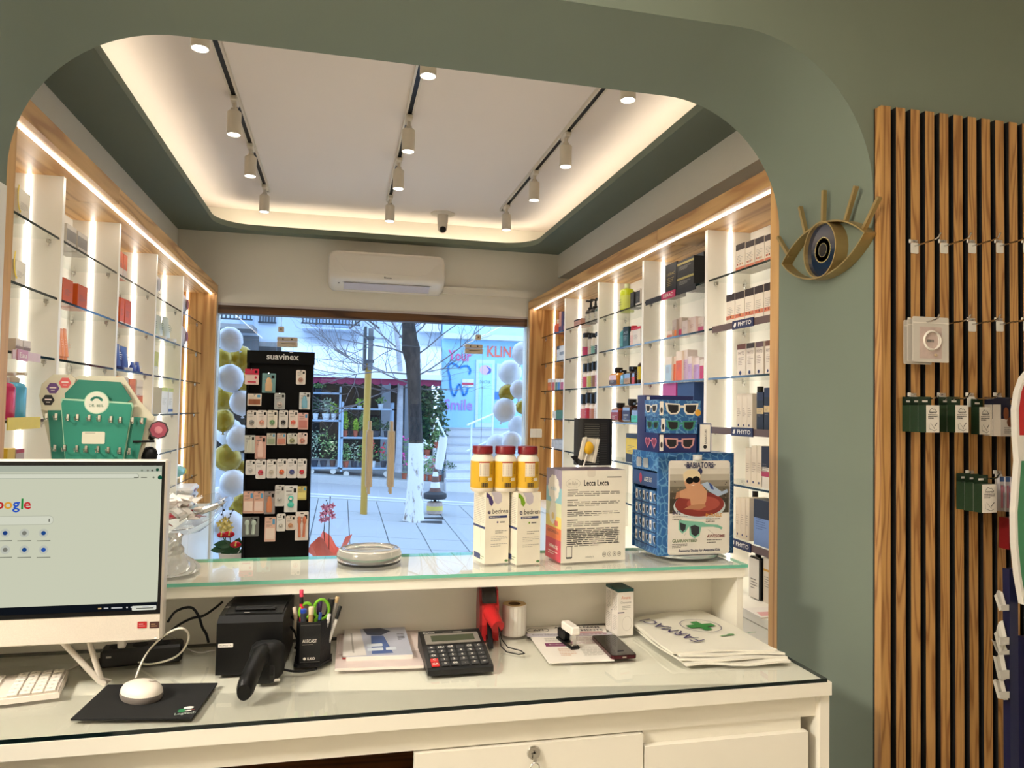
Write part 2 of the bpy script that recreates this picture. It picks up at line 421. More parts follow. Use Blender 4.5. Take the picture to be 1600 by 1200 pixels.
# ------------------------------------------------------------------ shop front: glass doors
E_LIT = mat((196, 214, 224), .2)
gl = MB(); gl.box((-.845, 5.428, 1.962), (1.367, 5.438, 2.135), G_WIN, ms=[E_LIT, E_LIT, G_WIN, G_WIN, E_LIT, E_LIT])
g0 = struct(gl, 'window_1')
BEIGE = mat((214, 196, 172), .4)
for k, (x0, x1) in enumerate(((-.845, -.455), (1.035, 1.367))):
    gl = MB(); gl.box((x0, 5.428, 0), (x1, 5.438, 1.955), G_WIN, ms=[E_DARK, E_DARK, G_WIN, G_WIN, E_DARK, E_DARK]); struct(gl, 'window_%d' % (k+2))
for k, (x0, x1, px0, px1, hx) in enumerate(((-.45, .281, -.45, -.31, .209), (.287, 1.03, .895, 1.03, .364))):
    gl = MB(); gl.box((x0, 5.428, .01), (x1, 5.438, 1.955), G_WIN, ms=[mat((150, 190, 200), .2)]*2+[G_WIN, G_WIN, E_LIT, E_LIT]); d = struct(gl, 'door_%d' % (k+1))
    f = MB(); f.rbox((px0, 5.415, 1.915), (px1, 5.451, 1.955), .004, BEIGE); f.rbox((px0, 5.415, 1.958), (px1, 5.451, 1.985), .004, BEIGE)
    f.box((px0+.03, 5.414, 1.937), (px1-.02, 5.4155, 1.940), BLACK); f.disc(px0+.04, 1.97, .006, mat((90, 80, 70)), FRONT(0, 5.4149, 0), h=.0005); f.disc(px1-.04, 1.97, .006, mat((90, 80, 70)), FRONT(0, 5.4149, 0), h=.0005)
    f.build('patch_fitting', d)
    for sgn, y0 in ((-1, 5.36), (1, 5.47)):
        h = MB()
        for dx, z0, z1 in ((-.013, .93, 1.33), (.013, .93, 1.33), (0, .88, 1.40)):
            h.tube([(hx+dx, y0+sgn*.0, z0), (hx+dx, y0, z1)], .011, 10, GOLD)
        for z in (1.02, 1.25): h.tube([(hx, y0, z), (hx, 5.433, z)], .007, 8, GOLD)
        h.build('door_handle', d)
f = MB(); f.rbox((-.445, 5.42, 2.02), (-.405, 5.446, 2.06), .004, BEIGE); f.disc(-.425, 2.04, .006, mat((120, 100, 80)), FRONT(0, 5.4199, 0)); f.tube([(-.425, 5.433, 2.06), (-.425, 5.433, 2.135)], .002, 6, CHROME); f.build('glass_clamp', g0)
f = MB(); f.rbox((.975, 5.42, 2.02), (1.015, 5.446, 2.06), .004, BEIGE); f.disc(.995, 2.04, .006, mat((120, 100, 80)), FRONT(0, 5.4199, 0)); f.tube([(.995, 5.433, 2.06), (.995, 5.433, 2.135)], .002, 6, CHROME); f.build('glass_clamp', g0)
# ------------------------------------------------------------------ shelving units
SH = [2.048, 1.846, 1.644, 1.443, 1.234, 1.027]      # glass shelf tops
DV = {'R': [2.75, 3.405, 4.06, 4.72], 'L': [2.73, 3.375, 4.02, 4.66]}
SET = {'R': .092, 'L': .083}                          # dividers stand back from the oak frame
XD = {'R': XR+.092, 'L': XL-.083}
YE, ZU, ZB = 5.33, 2.258, .83
LEDM = emit((255, 248, 238), LED_V, 'shelf_led'); LEDT = emit((255, 248, 236), LED_T, 'fascia_led')
def unit(side):
    s, X0 = (1, XR) if side == 'R' else (-1, XL)
    bx = lambda m_, a, b, m, ms=None: m_.box((min(X0+s*a[0], X0+s*b[0]), a[1], a[2]), (max(X0+s*a[0], X0+s*b[0]), b[1], b[2]), m, None, ms)
    lab = {'R': 'oak framed lit wall shelving with glass shelves, beside the eye ornament', 'L': 'oak framed lit wall shelving with glass shelves, behind the computer and green card display'}[side]
    t = thing('wall_shelving', lab, 'shelf', (0, 0, 0))
    dep2 = .30 if side == 'R' else .274; DEP = dep2-.012; S = SET[side]
    ysm = at(1027, 365, 'x', XR).y if side == 'R' else at(187, 300, 'x', XL).y
    for y0, y1 in ((YA1, ysm-.001), (ysm+.001, YE+.04)):
        m = MB(); bx(m, (0, y0, ZU), (dep2, y1, ZU+.062), W_OAK_Y); m.build('fascia_board', t)
    m = MB(); bx(m, (0, YA1+.002, 0), (dep2, YA1+.05, ZU), W_OAK_Z); m.build('near_side_panel', t)
    m = MB(); bx(m, (0, YE, ZB), (dep2, YE+.04, ZU), W_OAK_Z); m.build('end_panel', t)
    m = MB(); bx(m, (DEP, YA1+.05, ZB), (DEP+.012, DV[side][-1] if side == 'R' else YE, ZU), WHITE)
    m.build('back_panel', t)
    if side == 'R':
        m = MB(); bx(m, (DEP, DV[side][-1], ZB), (DEP+.012, YE, ZU), W_OAK_Z); m.build('oak_back_panel', t)
    m = MB(); bx(m, (.031, YA1+.06, ZU-.004), (.041, YE-.005, ZU+.002), LEDT); m.build('fascia_led_strip', t)
    ys = DV[side]; near = [YA1+.05]+[y+.022 for y in ys]; far = ys+[YE]
    clip = None
    for b in range(5):
        if b < 4:
            m = MB(); bx(m, (S, ys[b], ZB), (DEP, ys[b]+.022, ZU), WHITE); m.build('divider', t)
        m = MB(); bx(m, (S+.098, far[b]-.005, ZB), (S+.108, far[b]+.001, ZU-.001), LEDM); m.build('led_strip', t)
        for z in SH:
            xf = S+.003
            m = MB(); bx(m, (xf, near[b]+.002, z-.008), (DEP-.004, far[b]-.007, z), G_SHELF, [E_DARK if s > 0 else G_SHELF, G_SHELF if s > 0 else E_DARK, G_SHELF, G_SHELF, G_SHELF, G_SHELF])
            g = m.build('glass_shelf', t)
            for dx in (S+.035, S+.165):
                if clip is None:
                    m = MB(); m.tube([(0, .0, -.006), (0, -.016, -.006)], .006, 8, CHROME); m.box((-.006, -.016, -.001), (.006, 0, .002), CHROME); m.tube([(0, -.009, -.006), (0, -.009, -.02)], [.005, .002], 8, CHROME)
                    clip = m.build('shelf_clip', g); clip.location = (X0+s*dx, far[b]-.001, z-.009)
                else: again(clip, g, (X0+s*dx, far[b]-.001, z-.009))
    # base cupboards
    m = MB(); bx(m, (.006, YA1+.051, ZB-.03), (dep2, YE+.04, ZB), WLAM); m.build('base_top', t)
    m = MB(); bx(m, (.026, YA1+.051, .08), (dep2, YE+.04, ZB-.03), WLAM); bx(m, (.06, YA1+.051, 0), (dep2, YE+.04, .08), BLACKM); m.build('base_carcass', t)
    edges = [YA1+.051]+[y+.011 for y in ys]+[YE+.04]
    for b in range(5):
        m = MB(); bx(m, (.010, edges[b]+.003, .09), (.026, edges[b+1]-.003, ZB-.034), WLAM); m.build('cupboard_door', t)
    return t
unit('R'); unit('L')
# ------------------------------------------------------------------ ceiling track lights
WP = mat((222, 212, 196), .4)
def track(x, lab, hl):
    t = thing('lighting_track', lab, 'track', (x, 0, ZC2), 0, 'ceiling light tracks')
    m = MB(); m.box((-.019, 2.16, -.018), (-.010, 4.86, 0), WP); m.box((.010, 2.16, -.018), (.019, 4.86, 0), WP); m.box((-.018, 4.85, -.018), (.018, 4.86, 0), WP); m.build('rail', t)
    m = MB(); m.box((-.010, 2.16, -.015), (.010, 4.85, -.001), BLACK); m.build('slot', t)
lamp0 = None
def spot(x, y, lab):
    global lamp0
    if lamp0 is None:
        t = thing('track_spotlight', lab, 'spotlight', (x, y, ZC2-.018), 0, 'white track spotlights')
        m = MB(); m.rbox((-.015, -.045, -.022), (.015, .045, -.0), .004, WP); m.build('adapter', t)
        m = MB(); m.tube([(0, 0, -.022), (0, 0, -.062)], .009, 10, WP); m.tube([(-.014, 0, -.048), (.014, 0, -.048)], .008, 8, WP); m.build('joint', t)
        m = MB(); m.lathe([(.0001, -.056), (.024, -.056), (.030, -.062), (.030, -.162), (.027, -.162), (.025, -.150)], 24, WP, cap=False); hd = m.build('lamp_head', t)
        m = MB(); m.lathe([(.0001, -.158), (.026, -.158)], 20, emit((255, 250, 240), DISC, 'spot_lens'), cap=False); m.build('lens', hd)
        ld = bpy.data.lights.new('spot_beam', 'SPOT'); ld.energy = SPOT; ld.spot_size = math.radians(80); ld.spot_blend = .6; ld.color = (1, .93, .82); ld.shadow_soft_size = .025
        lo = bpy.data.objects.new('spot_beam', ld); C.objects.link(lo); lo.parent = t; lo.location = (0, 0, -.166)
        lamp0 = t
    else:
        t = copy_tree(lamp0); t.location = (x, y, ZC2-.018)
    t['label'] = lab
    return t
for x, lab, hl in ((-.49, 'white ceiling track with black slot, above the black display stand', 'on the track above the black display stand'), (.275, 'white ceiling track with black slot, between the two other tracks', 'on the middle ceiling track'), (1.04, 'white ceiling track with black slot, along the side of the eye ornament', 'on the track nearer the eye ornament')):
    track(x, lab, hl)
    for y, o in zip((2.60, 3.40, 4.00, 4.72), ('first spotlight from the arch', 'second spotlight from the arch', 'third spotlight from the arch', 'spotlight closest to the window')):
        spot(x, y, o+' '+hl)
# ------------------------------------------------------------------ unseen panels added behind the counter to light arch side and desk
for k, (x, y) in enumerate(((-2.3, .3), (.1, .75), (2.2, -1.0))):
    t = thing('added_light_panel', 'unseen square light panel added behind the counter to light arch and desk', 'ceiling light', (x, y, 2.90), 0, 'added light panels behind the counter')
    m = MB()
    for a, b in (((-.3, -.3), (.3, -.28)), ((-.3, .28), (.3, .3)), ((-.3, -.28), (-.28, .28)), ((.28, -.28), (.3, .28))): m.box(a+(-.02,), b+(0,), WP)
    m.build('frame', t)
    m = MB(); m.box((-.28, -.28, -.014), (.28, .28, -.002), emit((255, 246, 232), BACK*(2.7, .26, .22)[k], 'panel_diffuser')); m.build('diffuser', t)
# ------------------------------------------------------------------ slat wall
sw = thing('slat_wall', 'oak acoustic slat panel on black backing, beside the arch', 'wall panel', (1.368, YA0-.006, 0))
m = MB(); m.box((0, 0, .0), (1.2, .005, 2.32), BLACKM); m.build('backing', sw)
m = MB(); m.box((0, -.023, 0), (.0285, 0, 2.32), W_SLAT, None, [BLACKM, BLACKM, W_SLAT, BLACKM, W_SLAT, W_SLAT])
s0 = m.build('slat', sw, (.0455, 0, 0))
m = MB(); m.box((0, -.023, 0), (.0285, 0, 2.32), W_SLAT); m.build('slat', sw, (0, 0, 0))
for i in range(2, 26): again(s0, sw, (.0455*i, 0, 0))
# ------------------------------------------------------------------ air conditioner, trunking, ceiling camera
ACW = mat((232, 224, 212), .22, var=.01, coat=.3)
t = thing('air_conditioner', 'white wall mounted split air conditioner above the shop window', 'air conditioner', (.30, YW, 2.33))
PR = [(0, .262), (.14, .262), (.178, .25), (.196, .215), (.20, .14), (.194, .07), (.176, .048), (.07, .0), (0, .0)]
YZ = FR((0, 0, 0), (0, -1, 0), (0, 0, 1))   # u = towards the room, out = -x
m = MB(); v = []; f = []
for dep_, ins, v0_ in ((0, 0, .0), (.06, 0, .0), (.13, 0, .03), (.172, .004, .052), (.190, .014, .066), (.1995, .035, .085)):
    v += [(p[0], -dep_, p[1]) for p in rounded(-.41+ins, v0_, .41-ins, .262-ins*.8, .05, 6)]
n = 28
for k in range(5): f += [(k*n+i, k*n+(i+1) % n, (k+1)*n+(i+1) % n, (k+1)*n+i) for i in range(n)]
f += [tuple(range(n-1, -1, -1)), tuple(range(5*n, 6*n))]
m.add(v, f, ACW, None, True); m.build('casing', t)
m = MB(); X = FRONT(0, -.2, .0)
m.prism([(-.33, .228), (.33, .228), (.365, .205), (.27, .115), (.22, .105), (-.22, .105), (-.29, .115), (-.365, .205)], -.02, .0025, ACW, X); m.build('front_panel', t)
m = MB(); n_ = Vector((0, -.048, -.106)); 
XL_ = FR((0, -.064, .001), (1, 0, 0), (0, -.919, .394))
m.prism([(-.30, .015), (.30, .015), (.30, .10), (-.30, .10)], -.002, .004, mat((206, 200, 208), .35), XL_); m.line([(-.31, .108), (.31, .108)], .003, BLACKM, XL_, .001); m.line([(-.305, .01), (.305, .01)], .002, BLACKM, XL_, .001); lv = m.build('louver', t)
m = MB(); m.text('Hisense', 0, .075, .017, mat((70, 66, 62)), FRONT(0, -.2005, 0), bold=True); m.disc(-.335, .09, .006, BLACKM, XL_, h=.002); m.build('logo_print', t)
m = MB(); m.box((.715, YW-.03, 2.352), (1.6, YW, 2.402), WALLW); tag(m.build('cable_trunking'), 'slim white cable trunking running from the air conditioner along the wall', 'trunking')
t = thing('security_camera', 'white turret security camera with black lens on the ceiling', 'camera', (.665, 5.10, ZC2))
m = MB(); m.lathe([(.0001, 0), (.085, 0), (.085, -.006), (.07, -.012), (.0001, -.012)][::-1], 28, WP, cap=False); m.build('ceiling_plate', t)
m = MB(); m.lathe([(.034, -.10), (.038, -.05), (.038, -.012)], 20, WP); m.build('mount', t)
m = MB(); m.ball((0, 0, -.105), .033, WP, 16, 10); b = m.build('camera_ball', t)
m = MB(); m.ball((0, -.017, -.115), .024, BLACK, 14, 8); m.build('lens', b)
# white panel on the near side of the arch
m = MB(); m.box((XL, 1.80, .95), (XL+.012, 2.075, 2.04), mat((230, 226, 218), .4)); tag(m.build('white_wall_panel'), 'tall white panel fixed on the green side of the arch beside the computer', 'panel')
# light switch on the far oak end panel
m = MB(); m.rbox((1.385, YE-.012, 1.295), (1.475, YE, 1.36), .003, WHITE); m.line([(.0, -.03), (.0, .03)], .001, mat((150, 145, 135)), FRONT(1.43, YE-.0125, 1.328)); tag(m.build('light_switch'), 'white rectangular switch plate on the oak end panel near the window', 'switch')
# ================================================================== counter
ZD, ZT = .93, 1.107          # desk glass top, upper glass top
INK = mat((40, 38, 42), .6); GREY = mat((120, 116, 110), .6); LGREY = mat((176, 170, 160), .6); PAPER = mat((236, 230, 220), .6)
RED = mat((190, 30, 34), .4); NAVY = mat((34, 42, 84), .5); GREENP = mat((44, 132, 60), .5)
dk = thing('service_desk', 'white laminate service desk with a locked drawer, inside the arch', 'desk', (0, 0, 0))
m = MB(); m.prism([(-1.3, 1.412), (1.053, 1.412), (1.053, 1.905), (-.843, 1.905), (-.843, 1.667), (-1.3, 1.667)], ZD-.036, ZD-.008, WLAM); m.build('worktop', dk)
m = MB(); m.box((-1.28, 1.437, ZD-.088), (1.03, 1.455, ZD-.036), WLAM); m.build('apron', dk)
m = MB(); m.box((1.03, 1.42, 0), (1.053, 1.905, ZD-.036), WLAM); m.build('side_panel', dk)
m = MB(); m.box((-.84, 1.887, 0), (1.03, 1.905, ZD-.036), WLAM); m.build('rear_panel', dk)
dk2 = thing('raised_counter', 'raised white counter shelf standing on the rear of the desk', 'counter', (0, 0, 0))
m = MB(); m.box((-.84, 1.888, ZD-.008), (1.03, 1.905, ZT-.034), WLAM); m.build('riser_panel', dk2)
m = MB(); m.box((1.022, 1.752, ZD-.008), (1.040, 1.888, ZT-.034), WLAM); m.build('riser_end_panel', dk2)
m = MB(); m.box((-.843, 1.748, ZT-.034), (1.043, 2.005, ZT-.008), WLAM); m.build('upper_shelf', dk2)
m = MB(); m.box((.27, 1.45, .05), (.285, 1.887, ZD-.088), W_DESK); m.build('pedestal_side', dk)
m = MB(); m.box((-1.28, 1.50, ZD-.30), (.27, 1.887, ZD-.285), W_DESK); m.build('under_shelf', dk)
m = MB(); m.box((-1.28, 1.87, .05), (.27, 1.887, ZD-.088), W_DESK); m.build('back_board', dk)
m = MB(); DX = [at(q, 1160, 'y', 1.428).x for q in (648, 1005, 1007.5, 1262)]
m.box((DX[0], 1.428, .45), (DX[1], 1.445, ZD-.091), WLAM); d1 = m.build('drawer', dk)
lx, lz = at(834, 1176, 'y', 1.428).x, at(834, 1176, 'y', 1.428).z
m = MB(); X = FRONT(lx, 1.428, lz)
m.lathe([(.0001, .006), (.006, .006), (.006, .004), (.012, .004), (.014, 0)][::-1], 18, CHROME, X, cap=False); m.box((-.001, -.005, .006), (.001, .005, .0065), BLACK, X); m.build('lock', d1)
m = MB(); X = FRONT(lx, 1.421, lz-.002); m.box((-.0035, -.012, .001), (.0035, .004, .003), CHROME, X); m.tube([(.009*math.cos(a*PI/6), -.022+.009*math.sin(a*PI/6), .004) for a in range(13)], .0012, 5, CHROME, X); m.box((-.002, -.05, .003), (.004, -.028, .005), CHROME, X); m.build('key', d1)
m = MB(); m.box((DX[2], 1.442, ZD-.125), (DX[3]-.008, 1.455, ZD-.0885), WLAM); m.box((DX[2], 1.426, .45), (DX[3], 1.445, ZD-.116), WLAM); m.build('drawer', dk)
m = MB(); m.prism([(-1.29, 1.414), (1.043, 1.414), (1.043, 1.886), (-.842, 1.886), (-.842, 1.665), (-1.29, 1.665)], ZD-.008, ZD, G_TOP, side=mat((12, 26, 26), .1)); tag(m.build('desk_glass'), 'large glass sheet with dark edge lying on the desk worktop', 'glass sheet')
m = MB(); m.box((-.842, 1.742, ZT-.008), (1.048, 2.003, ZT), G_TOP, ms=[E_GREEN, E_GREEN, E_GREEN, E_GREEN, G_TOP, G_TOP]); tag(m.build('counter_glass'), 'long glass sheet with green edge on the raised counter shelf', 'glass sheet')
# ------------------------------------------------------------------ all-in-one computer
YM = 1.617
pc = thing('desktop_computer', 'white all-in-one computer showing a web search page, on the desk', 'computer', (-.641, YM, ZD))
zb, zt, hw = 1.0235-ZD, 1.3845-ZD, .301
PCW = mat((226, 218, 206), .4); CHIN = mat((214, 204, 190), .5, var=.14, scale=700)
m = MB(); m.rbox((-hw, .0, zb), (hw, .035, zt), .004, PCW); m.build('housing', pc)
m = MB(); m.box((-hw+.004, -.002, zb+.003), (hw-.004, .001, zb+.052), CHIN); ch = m.build('speaker_bar', pc)
m = MB(); m.box((-hw+.004, -.0015, zb+.053), (hw-.004, .001, zt-.003), BLACK); m.build('bezel', pc)
def scr(px, py):
    p = at(px, py, 'y', YM-.003); return p.x+.641, p.z-ZD
ES = .62
SC = lambda c, s=ES: emit(c, s, 'screen_pixel')
m = MB(); X = FRONT(0, -.002, 0)
x1, y1 = scr(256.5, 729); _, y0 = scr(253, 972)
m.rect(-hw+.010, zb+.062, hw-.0095, zt-.011, SC((196, 198, 176)), X); m.build('screen', pc)
m = MB(); S_ = lambda *a: scr(*a)
def sr(px0, py0, px1, py1, c, h=.0006):
    a = scr(px0, py0); b = scr(px1, py1); m.rect(a[0], min(a[1], b[1]), b[0], max(a[1], b[1]), SC(c), X, h)
m.rect(-hw+.010, zt-.0235, hw-.0095, zt-.011, SC((166, 172, 156)), X, .0006)
m.rrect(-hw+.09, zt-.036, hw-.052, zt-.0265, .0045, SC((150, 156, 140)), X, .0006); m.rrect(-hw+.091, zt-.0353, hw-.053, zt-.0272, .004, SC((206, 208, 190)), X, .0009)
for px, py, r, c in ((246, 734, .003, (20, 70, 50)), (250, 746, .0042, (20, 80, 60)), (238, 735, .002, (90, 90, 80)), (231, 735, .002, (120, 120, 105)), (222, 735, .002, (120, 130, 110)), (240, 746, .002, (120, 120, 105))):
    a = scr(px, py); m.disc(a[0], a[1], r, SC(c), X, .0012)
for px, py, w in ((213, 746, .009), (225, 746, .011)): a = scr(px, py); m.rect(a[0]-w/2, a[1]-.001, a[0]+w/2, a[1]+.001, SC((110, 110, 98)), X, .001)
for px, py in ((221, 727), (243, 727), (254, 727)): a = scr(px, py); m.rect(a[0]-.002, a[1]-.0005, a[0]+.002, a[1]+.0005, SC((80, 80, 72)), X, .001)
bx_, by_ = scr(0, 795)
for ch_, px, c in (('G', -24, (50, 90, 190)), ('o', -1, (178, 40, 40)), ('o', 12.5, (210, 150, 50)), ('g', 25, (40, 80, 180)), ('l', 34.5, (40, 130, 60)), ('e', 42.5, (190, 40, 46))):
    a = scr(px, 795); m.text(ch_, a[0], a[1], .0285, SC(c), X, .001, bold=True)
a = scr(-190, 822); b = scr(84, 806); m.rrect(a[0], scr(0, 821)[1], b[0], scr(0, 806.5)[1], .008, SC((176, 178, 160)), X, .0006); m.rrect(a[0]+.001, scr(0, 820)[1], b[0]-.001, scr(0, 807.5)[1], .007, SC((204, 206, 188)), X, .0009)
a = scr(77, 813); m.rect(a[0]-.001, a[1]-.003, a[0]+.001, a[1]+.003, SC((90, 90, 80)), X, .0012)
for r_, (py, py2) in enumerate(((833, 845), (859, 871))):
    for k, px in enumerate((-52, -22, 8, 38, 68)):
        a = scr(px, py); m.disc(a[0], a[1], .0085, SC((182, 185, 172)), X, .0008); m.disc(a[0], a[1], .0042, SC(((40, 80, 160), (50, 100, 170), (30, 60, 120), (120, 120, 110), (30, 70, 130))[(k+r_) % 5]), X, .0011)
        b = scr(px, py2); m.rect(b[0]-.012, b[1]-.0008, b[0]+.012, b[1]+.0008, SC((110, 112, 100)), X, .001)
a = scr(206, 951); m.rrect(a[0], a[1]-.004, a[0]+.045, a[1]+.005, .002, SC((212, 213, 198)), X, .0008); m.rect(a[0]+.008, a[1]-.001, a[0]+.04, a[1]+.001, SC((110, 112, 104)), X, .0011)
m.rect(-hw+.010, zb+.062, hw-.0095, zb+.077, SC((16, 20, 26)), X, .0006)
for px, py, w, c in ((155, 968, .006, (200, 170, 120)), (165, 968, .008, (180, 180, 180)), (182, 966, .02, (180, 180, 180)), (198, 964, .003, (200, 200, 200)), (205, 963, .003, (200, 200, 200)), (211, 963, .004, (200, 200, 200)), (227, 963, .012, (190, 190, 190)), (240, 962, .004, (200, 200, 200))):
    a = scr(px, py); m.rect(a[0]-w/2, zb+.067, a[0]+w/2, zb+.0695, SC(c), X, .001)
m.build('screen_image', pc)
m = MB(); X2 = FRONT(0, -.0022, 0)
for px, c, c2 in ((222, (170, 24, 28), (220, 170, 170)), (241, (70, 40, 34), (190, 150, 110))):
    a = scr(px, 977); m.rrect(a[0]-.0088, a[1]-.006, a[0]+.0088, a[1]+.0072, .0015, mat(c), X2, .0004); m.rect(a[0]-.006, a[1]+.0015, a[0]+.002, a[1]+.003, mat(c2), X2, .0007); m.rect(a[0]-.006, a[1]-.002, a[0]+.005, a[1]-.001, mat(c2), X2, .0007)
m.disc(0, zb+.027, .010, BLACK, X2, .0005, 20); m.text('hp', 0, zb+.0225, .014, PAPER, X2, .0008, bold=True)
a = scr(243, 997); m.rect(a[0]-.002, a[1]-.0005, a[0]+.002, a[1]+.0005, emit((255, 255, 255), 1), X2, .0006)
m.build('stickers', pc)
SIL = mat((206, 198, 186), .3, .3)
for sg in (1, -1):
    m = MB(); p0 = at(85, 1014, 'y', YM+.035); tip = at(160, 1069, 'z', ZD+.006); p1 = at(134, 1012, 'y', YM+.045)
    c_ = lambda p, dz=0: (sg*(p.x+.641), p.y-YM, p.z-ZD+dz)
    tp = Vector(c_(tip)); a0 = Vector(c_(p0, .03)); a1 = Vector(c_(p1, .03))
    m.tube([tuple(a0), tuple(a0.lerp(tp, .5)), tuple(a0.lerp(tp, .93)), tuple(tp+Vector((sg*.004, -.0, 0))), tuple(tp+Vector((sg*.010, .012, 0))), tuple(a1.lerp(tp, .9)), tuple(a1.lerp(tp, .5)), tuple(a1)], .0058, 10, SIL); m.build('stand_leg', pc)
m = MB(); m.box((-.06, .035, zb), (.06, .046, zb+.16), PCW); m.box((-.19, .033, zb+.005), (.19, .045, zb+.02), PCW); m.build('stand_hinge', pc)
# ------------------------------------------------------------------ keyboard
kb = thing('keyboard', 'white low profile keyboard with number pad, in front of the computer', 'keyboard', (-.537, 1.716, ZD), math.radians(11))
KW = mat((224, 214, 202), .5)
m = MB(); m.prism([(-.44, -.128), (0, -.128), (0, 0), (-.44, 0)], 0, .010, KW); m.prism([(-.437, -.125), (-.003, -.125), (-.003, -.003), (-.437, -.003)], .010, .014, KW); m.build('keyboard_base', kb)
key = None; KEYM = mat((230, 222, 210), .55)
for r_ in range(6):
    for k in range(21):
        if k in (3+1, 15, 19-3-4+4) and k == 4: pass
        x = -.016-.0205*k; y = -.016-.0205*r_ if r_ else -.014
        if k == 4 or (r_ == 4 and 5 <= k <= 8 and False): continue
        if r_ == 5 and 9 <= k <= 15: continue
        if y < -.122: continue
        if key is None:
            mk = MB(); mk.rbox((-.009, -.0085, 0), (.009, .0085, .004), .0012, KEYM); mk.rect(-.002, -.001, .002, .001, GREY, TOPF(0, 0, .004), .0002)
            key = mk.build('key', kb, (x, y, .014))
        else: again(key, kb, (x, y, .014))
# ------------------------------------------------------------------ mouse and mat
def fromz(px, py, z): p = at(px, py, 'z', z); return (p.x, p.y)
pad = [fromz(*q, ZD) for q in ((168, 1072), (340, 1069), (300, 1124), (110, 1126))]
cx = sum(p[0] for p in pad)/4; cy = sum(p[1] for p in pad)/4
mp = thing('mouse_mat', 'thin black mouse mat with a small logo, on the desk glass', 'mouse mat', (cx, cy, ZD))
m = MB(); m.prism([(p[0]-cx, p[1]-cy) for p in pad], 0, .003, mat((13, 13, 14), .8)); m.build('mat', mp)
m = MB(); a = fromz(290, 1112, ZD+.003); X = FR((a[0]-cx, a[1]-cy, .003), (.995, .1, 0), (-.1, .995, 0))
m.text('Logitech', 0, -.012, .0125, mat((170, 180, 170)), X, bold=True, width=.036); m.disc(-.007, .006, .007, mat((26, 120, 70)), X, ry=.008); m.disc(.004, .017, .009, PAPER, X, .0006, ry=.006); m.disc(.004, .003, .006, PAPER, X, .0007, ry=.003); m.rect(.009, .006, .015, .008, mat((150, 60, 50)), X); m.build('logo_print', mp)
mc = fromz(221, 1090, ZD+.003)
ms = thing('computer_mouse', 'white wired mouse on the black mat', 'mouse', (mc[0], mc[1], ZD+.003), math.radians(48))
m = MB(); m.lathe([(.93, 0), (1.0, .006), (.98, .011)], 24, mat((120, 112, 106), .4), Matrix.Diagonal((.034, .046, 1.1, 1))); m.build('underside', ms)
m = MB(); m.lathe([(.98, .010), (.95, .016), (.84, .022), (.6, .0265), (.3, .0285), (.0001, .029)], 24, mat((228, 218, 204), .35), Matrix.Diagonal((.034, .046, 1.1, 1)), cap=False); m.build('shell', ms)
m = MB(); m.disc(.012, -.012, .0055, LGREY, TOPF(0, 0, .0305), .001, 8); m.build('logo_print', ms)
m = MB(); pts = []
for px, py, h in ((212, 1062, .02), (222, 1036, .045), (238, 1012, .07), (262, 992, .10), (282, 984, .115), (294, 992, .10), (292, 1008, .07), (278, 1026, .035), (255, 1036, .02), (228, 1040, .006), (206, 1032, .004), (198, 1024, .004)):
    p = at(px, py, 'z', ZD+h); pts.append((p.x-mc[0], p.y-mc[1], h))
R20 = Matrix.Rotation(-math.radians(48), 4, 'Z'); m.tube(smooth([R20 @ Vector(p) for p in pts]), .0021, 6, mat((222, 214, 200), .5)); m.build('cable', ms)
# ------------------------------------------------------------------ power strip and cables behind the screen
a = fromz(155, 1046, ZD); b = fromz(284, 1034, ZD)
ps = thing('power_strip', 'black power strip with a white plug, behind the computer on the desk', 'power strip', (a[0], a[1], ZD), math.atan2(b[1]-a[1], b[0]-a[0]))
L = math.hypot(b[0]-a[0], b[1]-a[1])
m = MB(); m.rbox((0, 0, 0), (L, .05, .038), .005, mat((20, 18, 18), .45)); m.build('body', ps)
m = MB()
for k in range(3): m.lathe([(.016, .0382), (.0155, .034)], 16, BLACKM, Matrix.Translation((.03+k*.045, .025, .0008)))
m.rect(.012, .012, .022, .016, LGREY, FRONT(0, 0, .01)); m.build('sockets', ps)
m = MB(); m.rbox((.032, .005, .038), (.048, .03, .062), .003, PAPER); m.build('plug', ps)
def cable(pts, lab, col=(16, 16, 17), r=.003, name='cable', yp=None):
    P3 = []
    for px, py, h in pts:
        p = at(px, py, 'y', yp) if yp else at(px, py, 'z', ZD+h); P3.append(p)
    o = P3[0]; m = MB(); m.tube(smooth([p-o for p in P3]), r, 6, mat(col, .5)); q = m.build(name); q.location = o
    return tag(q, lab, 'cable')
cable(((262, 972, .06), (275, 955, .075), (298, 949, .078), (310, 962, .06), (316, 980, .035), (322, 990, .012), (326, 1004, 0)), 'black cable arching from the computer towards the receipt printer', yp=1.80)
cable(((250, 1000, 0), (262, 990, 0), (280, 976, 0), (300, 966, 0), (318, 962, 0), (336, 950, 0), (348, 940, 0)), 'second black cable rising behind the receipt printer', yp=1.82)
cable(((122, 1030, .004), (128, 1042, .003), (142, 1047, .003), (152, 1040, .003), (156, 1030, .004)), 'short black cable loop lying under the computer screen')
cable(((-10, 1060, .003), (40, 1056, .003), (90, 1052, .003), (125, 1038, .003), (150, 1022, .004)), 'white cable lying on the desk behind the keyboard', (214, 206, 192), .0025)
cable(((258, 990, .03), (275, 998, .02), (290, 1012, .008), (310, 1020, .003), (335, 1016, .003)), 'thin grey cable running from the computer to the printer', (190, 184, 174), .002)
